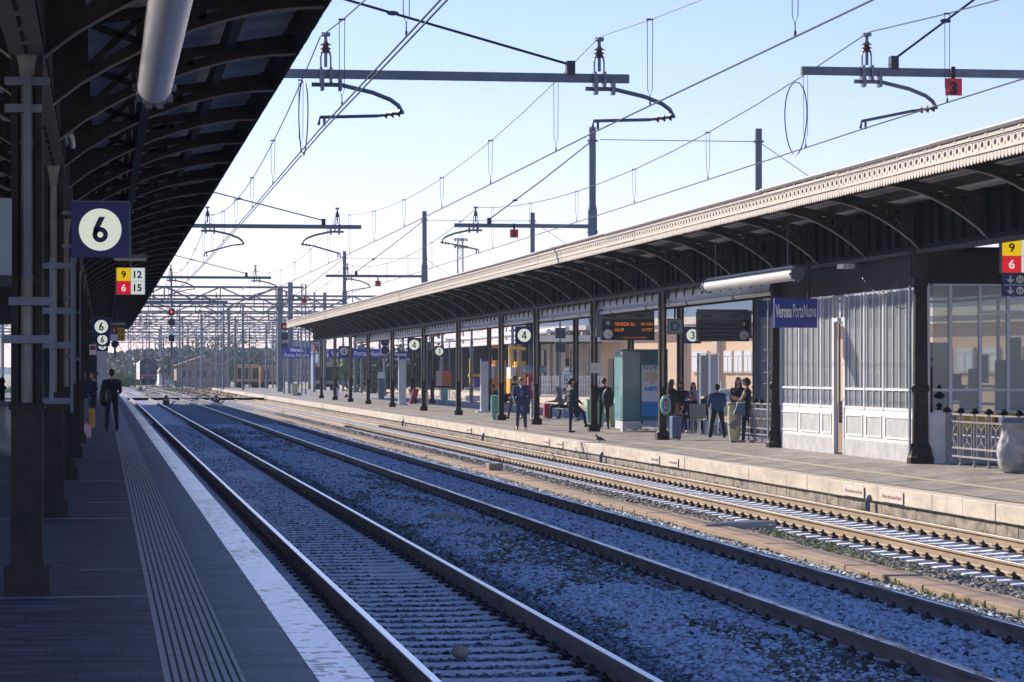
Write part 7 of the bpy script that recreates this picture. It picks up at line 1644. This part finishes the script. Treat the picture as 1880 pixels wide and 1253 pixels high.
# kiosk with adverts
zc = 88.5; xa, xm, xb = Xat(1143, zc), Xat(1176, zc), Xat(1212, zc); Y = Yof(zc, xa); z0 = -.28; zt = Zat(645, zc)
t = thing('vending_kiosk', 'teal glass kiosk with an advert panel of fruit on its side', 'kiosk', (xm, Y, z0))
m = MB().mat('kiosk_light'); m.box(xa, xm + .02, Y + .4, Y + 1.4, z0 + .35, zt - .02); m.mat('kiosk_teal'); m.box(xm, xb + .3, Y + .05, Y + 1.4, z0 + .35, zt); m.box(xa, xb + .3, Y, Y + 1.4, zt - .0, zt + .06); part('body', m, t)
m = MB().mat('glass_teal'); m.box(xa, xm, Y, Y + .02, z0 + .37, zt - .03); m.box(xa, xa + .02, Y + .021, Y + .4, z0 + .37, zt - .03); part('glass_front', m, t)
m = MB().mat('stele'); m.box(xa, xm + .03, Y, Y + 1.3, z0 + .08, z0 + .34); 
for k in range(10): m.box(xa + .05 + k * .078, xa + .08 + k * .078, Y - .012, Y - .001, z0 + .14, z0 + .28)
for k in (.02, .42, .8): m.box(xa + k, xa + k + .08, Y + .1, Y + .5, z0, z0 + .079)
part('base', m, t)
m = MB().mat('ad_white'); m.box(xm + .06, xb + .2, Y + .03, Y + .049, Zat(738, zc), Zat(671, zc)); m.mat('ad_blue'); m.box(xm + .06, xb + .2, Y + .03, Y + .049, z0 + .5, Zat(738.3, zc)); p = part('advert', m, t)
m = MB().mat('ad_red'); cx_, cz_ = Xat(1196, zc), Zat(694, zc)
for k, (dx, dz, rr, mn) in enumerate(((-.12, .06, .11, 'ad_red'), (.02, .12, .10, 'ad_green'), (.15, .07, .12, 'ad_red'), (-.04, -.03, .12, 'ad_green'), (.10, -.09, .12, 'ad_red'), (.24, -.06, .10, 'ad_green'), (-.16, -.05, .07, 'ad_red'))): m.mat(mn); disc(m, cx_ + dx, Y + .028 - k * .002, cz_ + dz, rr, 20, .004)
part('picture', m, p); text('lettering', 'TU LI VUOI', (Xat(1201, zc), Y + .024, Zat(675.5, zc)), .2, 'case_blue', p, bold=.006, width=.68, height=.12); text('lettering', 'SUBITO', (Xat(1198, zc), Y + .024, Zat(714, zc)), .2, 'ad_blue', p, bold=.008, width=.45, height=.12)
m = MB().mat('machine_red'); disc(m, Xat(1183, zc), Y + .048, Zat(656, zc), .055, 14, .004); part('roundel', m, t); text('lettering', 'Self', (Xat(1194, zc), Y + .044, Zat(657, zc)), .12, 'kiosk_teal', t, width=.25, height=.1)
m = MB().mat('sign_white'); 
for q in range(12): m.box(xa + .06 + (q % 4) * .19, xa + .16 + (q % 4) * .19, Y + .2, Y + .25, z0 + .55 + (q // 4) * .5, z0 + .75 + (q // 4) * .5)
part('goods', m, t)
# mirror-fronted panel, steles, small machines
zc = 83; X0, X1 = Xat(1303, zc), Xat(1341, zc); Y = Yof(zc, X0) + 1.5; t = thing('info_panel', 'mirror-like standing glass panel behind the person in blue-grey', 'info panel', (X0, Y, -.28)); m = MB().mat('chrome'); m.box(X0, X0 + .05, Y, Y + .3, -.28, Zat(650, zc)); m.box(X1 - .03, X1, Y, Y + .3, -.28, Zat(650, zc)); m.box(X0 + .3, X0 + .36, Y, Y + .3, -.28, Zat(650, zc)); m.box(X0, X1, Y, Y + .3, Zat(650, zc), Zat(648, zc)); part('frame', m, t); m = MB().mat('stele'); m.box(X0 + .361, X1 - .031, Y + .01, Y + .03, 0, Zat(651, zc)); m.mat('window_mid'); m.box(X0 + .06, X0 + .29, Y + .01, Y + .03, .9, Zat(652, zc)); part('panel', m, t)
for px0, px1, py0, zc, lb in ((883, 897, 659, 130, 'pale grey standing stele left of the hunched man'), (732, 746, 655, 158, 'pale standing stele right of the fifth slim column')):
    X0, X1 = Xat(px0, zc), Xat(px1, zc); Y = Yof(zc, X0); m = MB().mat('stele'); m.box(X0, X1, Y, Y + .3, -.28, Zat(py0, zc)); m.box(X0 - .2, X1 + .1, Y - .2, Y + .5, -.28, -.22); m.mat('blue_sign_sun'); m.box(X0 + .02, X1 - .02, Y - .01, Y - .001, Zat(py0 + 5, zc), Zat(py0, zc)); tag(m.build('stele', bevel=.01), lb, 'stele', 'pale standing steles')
zc = 168; X0, X1 = Xat(803, zc), Xat(829, zc); Y = Yof(zc, X0); t = thing('equipment_cabinet', 'orange and pale equipment cabinet on a post behind the slim columns', 'cabinet', (X0, Y, -.28)); xm = Xat(812, zc); m = MB().mat('pale_pink'); m.box(X0, xm, Y, Y + .6, Zat(709, zc), Zat(681, zc)); m.mat('orange_box'); m.box(xm + .001, X1, Y, Y + .6, Zat(709, zc), Zat(681, zc)); part('box', m, t); m = MB().mat('iron_dark'); m.box(X0 + .1, X1 - .1, Y + .1, Y + .5, Zat(712, zc), Zat(709.2, zc)); m.box(xm, xm + .12, Y + .2, Y + .35, -.28, Zat(712, zc)); part('post', m, t)
zc = 163; X0 = Xat(758, zc); Y = Yof(zc, X0); m = MB().mat('hydrant_red'); m.prism([(X0 - .22, -.25), (X0 + .18, -.25), (X0 + .38, .62), (X0 + .05, .66)], 'y', Y, Y + .3); m.mat('black'); m.prism([(X0 + .15 + .16 * math.cos(a * math.pi / 6), -.10 + .16 * math.sin(a * math.pi / 6)) for a in range(12)], 'y', Y - .1, Y - .01); tag(m.build('hand_truck', bevel=.02), 'tilted dark red trolley leaning by the eighth column', 'trolley')
zc = 190; X0 = Xat(700, zc); m = MB().mat('case_blue'); Y = Yof(zc, X0); m.box(X0 - .2, X0 + .2, Y, Y + .4, -.28, 1.15); m.mat('sign_white'); m.box(X0 - .22, X0 + .25, Y + .1, Y + .13, 1.2, 1.65); m.mat('mast'); m.cyl(X0, Y + .2, 1.15, 2.0, .04, 6); tag(m.build('control_post'), 'dark blue control post with a small white notice on top', 'control post')
zc = 109; X0 = Xat(1002, zc); Y = Yof(zc, X0) + 3; t = thing('ticket_machine', 'red and grey ticket machine with a domed white shade', 'ticket machine', (X0, Y, -.28)); m = MB().mat('machine_grey'); m.box(X0 - .12, X0 + .12, Y, Y + .3, -.28, 1.0); m.mat('machine_red'); m.box(X0 - .24, X0 + .18, Y - .05, Y + .35, .55, 1.45); m.mat('stele'); m.box(X0 - .12, X0 + .10, Y - .07, Y - .051, .9, 1.25); part('body', m, t); m = MB().mat('machine_grey'); m.ell((X0 + .05, Y + .1, 1.75), (.48, .35, .22), 16, 8); m.box(X0 - .03, X0 + .03, Y + .1, Y + .16, 1.4, 1.75); part('shade', m, t, smooth=True)
# validator on the handset column
zc = 77.4; X0 = Xat(1219.5, zc); Y = Yof(zc, X0) - .18; t = thing('ticket_validator', 'oval green ringed ticket validator fixed on the column by the suitcase', 'ticket validator', (X0, Y, 1)); cz = Zat(744, zc); m = MB().mat('green_bin'); m.prism([(X0 + .145 * math.cos(k * math.pi / 12), cz + .28 * math.sin(k * math.pi / 12)) for k in range(24)], 'y', Y - .05, Y + .06); m.mat('sign_white'); m.prism([(X0 + .115 * math.cos(k * math.pi / 12), cz + .225 * math.sin(k * math.pi / 12)) for k in range(24)], 'y', Y - .06, Y - .051); m.mat('case_blue'); m.prism([(X0 + .10 * math.cos(k * math.pi / 12), cz + .205 * math.sin(k * math.pi / 12)) for k in range(24)], 'y', Y - .068, Y - .061); m.mat('grey_sign'); m.box(X0 - .06, X0 + .06, Y - .08, Y - .069, cz - .12, cz + .10); m.mat('black'); m.box(X0 - .04, X0 + .04, Y - .085, Y - .081, cz + .0, cz + .02); part('case', m, t)
# signs on the left far columns
zc = 74; X0 = Xat(171, zc); Y = Yof(zc, X0); m = MB().mat('sign_white'); m.box(Xat(164, zc), Xat(177, zc), Y, Y + .03, Zat(652, zc), Zat(633, zc)); m.mat('hydrant_red'); m.box(Xat(165.5, zc), Xat(175.5, zc), Y - .008, Y - .001, Zat(643, zc), Zat(635, zc)); tag(m.build('notice'), 'small white and red notice below the middle blue 6 sign', 'notice')
zc = 165; X0 = Xat(183, zc); Y = Yof(zc, X0); m = MB().mat('stele'); m.box(Xat(178, zc), Xat(197, zc), Y, Y + .5, 0, Zat(645, zc)); tag(m.build('pillar'), 'pale pillar at the end of the near platform under the 6 signs', 'pillar')
def pigeon(label, px, py, rz, dz=0):
    X, Y, z, zc = onR(px, py); t = thing('pigeon', label, 'pigeon', (X, Y, z), 'pigeons on the far platform')
    m = MB(); capsule(m, (0, -.05, .10), (0, .05, .12), .045, .05); capsule(m, (0, .06, .13), (0, .09, .19), .035, .022); capsule(m, (0, .095, .205), (0, .105, .21), .024, .022); capsule(m, (0, -.06, .10), (0, -.17, .06), .03, .014); capsule(m, (0, .12, .205), (0, .14, .20), .008, .004)
    for s_ in (-1, 1): capsule(m, (s_ * .02, 0, .08), (s_ * .02, .005, .01), .007, .006); capsule(m, (s_ * .02, .0, .008), (s_ * .022, .04, .006), .006, .005)
    me = remeshed(m, .006, 2); me.materials.clear(); me.materials.append(M['pigeon']); b = bpy.data.objects.new('body', me); COL.objects.link(b); b.parent = t; t.rotation_euler = (0, 0, R_(rz))
pigeon('pigeon near the yellow line, closest to the camera', 1101, 813, 60); pigeon('pigeon walking behind the young man’s raised foot', 1062, 776, -90); pigeon('pigeon at the foot of the teal kiosk', 1140, 784, -90)
# ================================================================== AIR
HAZE = True
if HAZE:
    hz = MB(); hz.box(-1200, 1500, -60, 2400, -1.9, 42); ho = hz.build('haze', mat='concrete'); ho['kind'] = 'stuff'; ho['label'] = 'thin bluish haze over the whole yard'
    hm = bpy.data.materials.new('haze'); hm.use_nodes = True; t_ = hm.node_tree; t_.nodes.clear(); ou = t_.nodes.new('ShaderNodeOutputMaterial'); pv = t_.nodes.new('ShaderNodeVolumePrincipled'); pv.inputs['Density'].default_value = .0003; pv.inputs['Color'].default_value = (.75, .87, 1, 1); pv.inputs['Anisotropy'].default_value = 0
    t_.links.new(pv.outputs[0], ou.inputs['Volume']); ho.data.materials.clear(); ho.data.materials.append(hm)
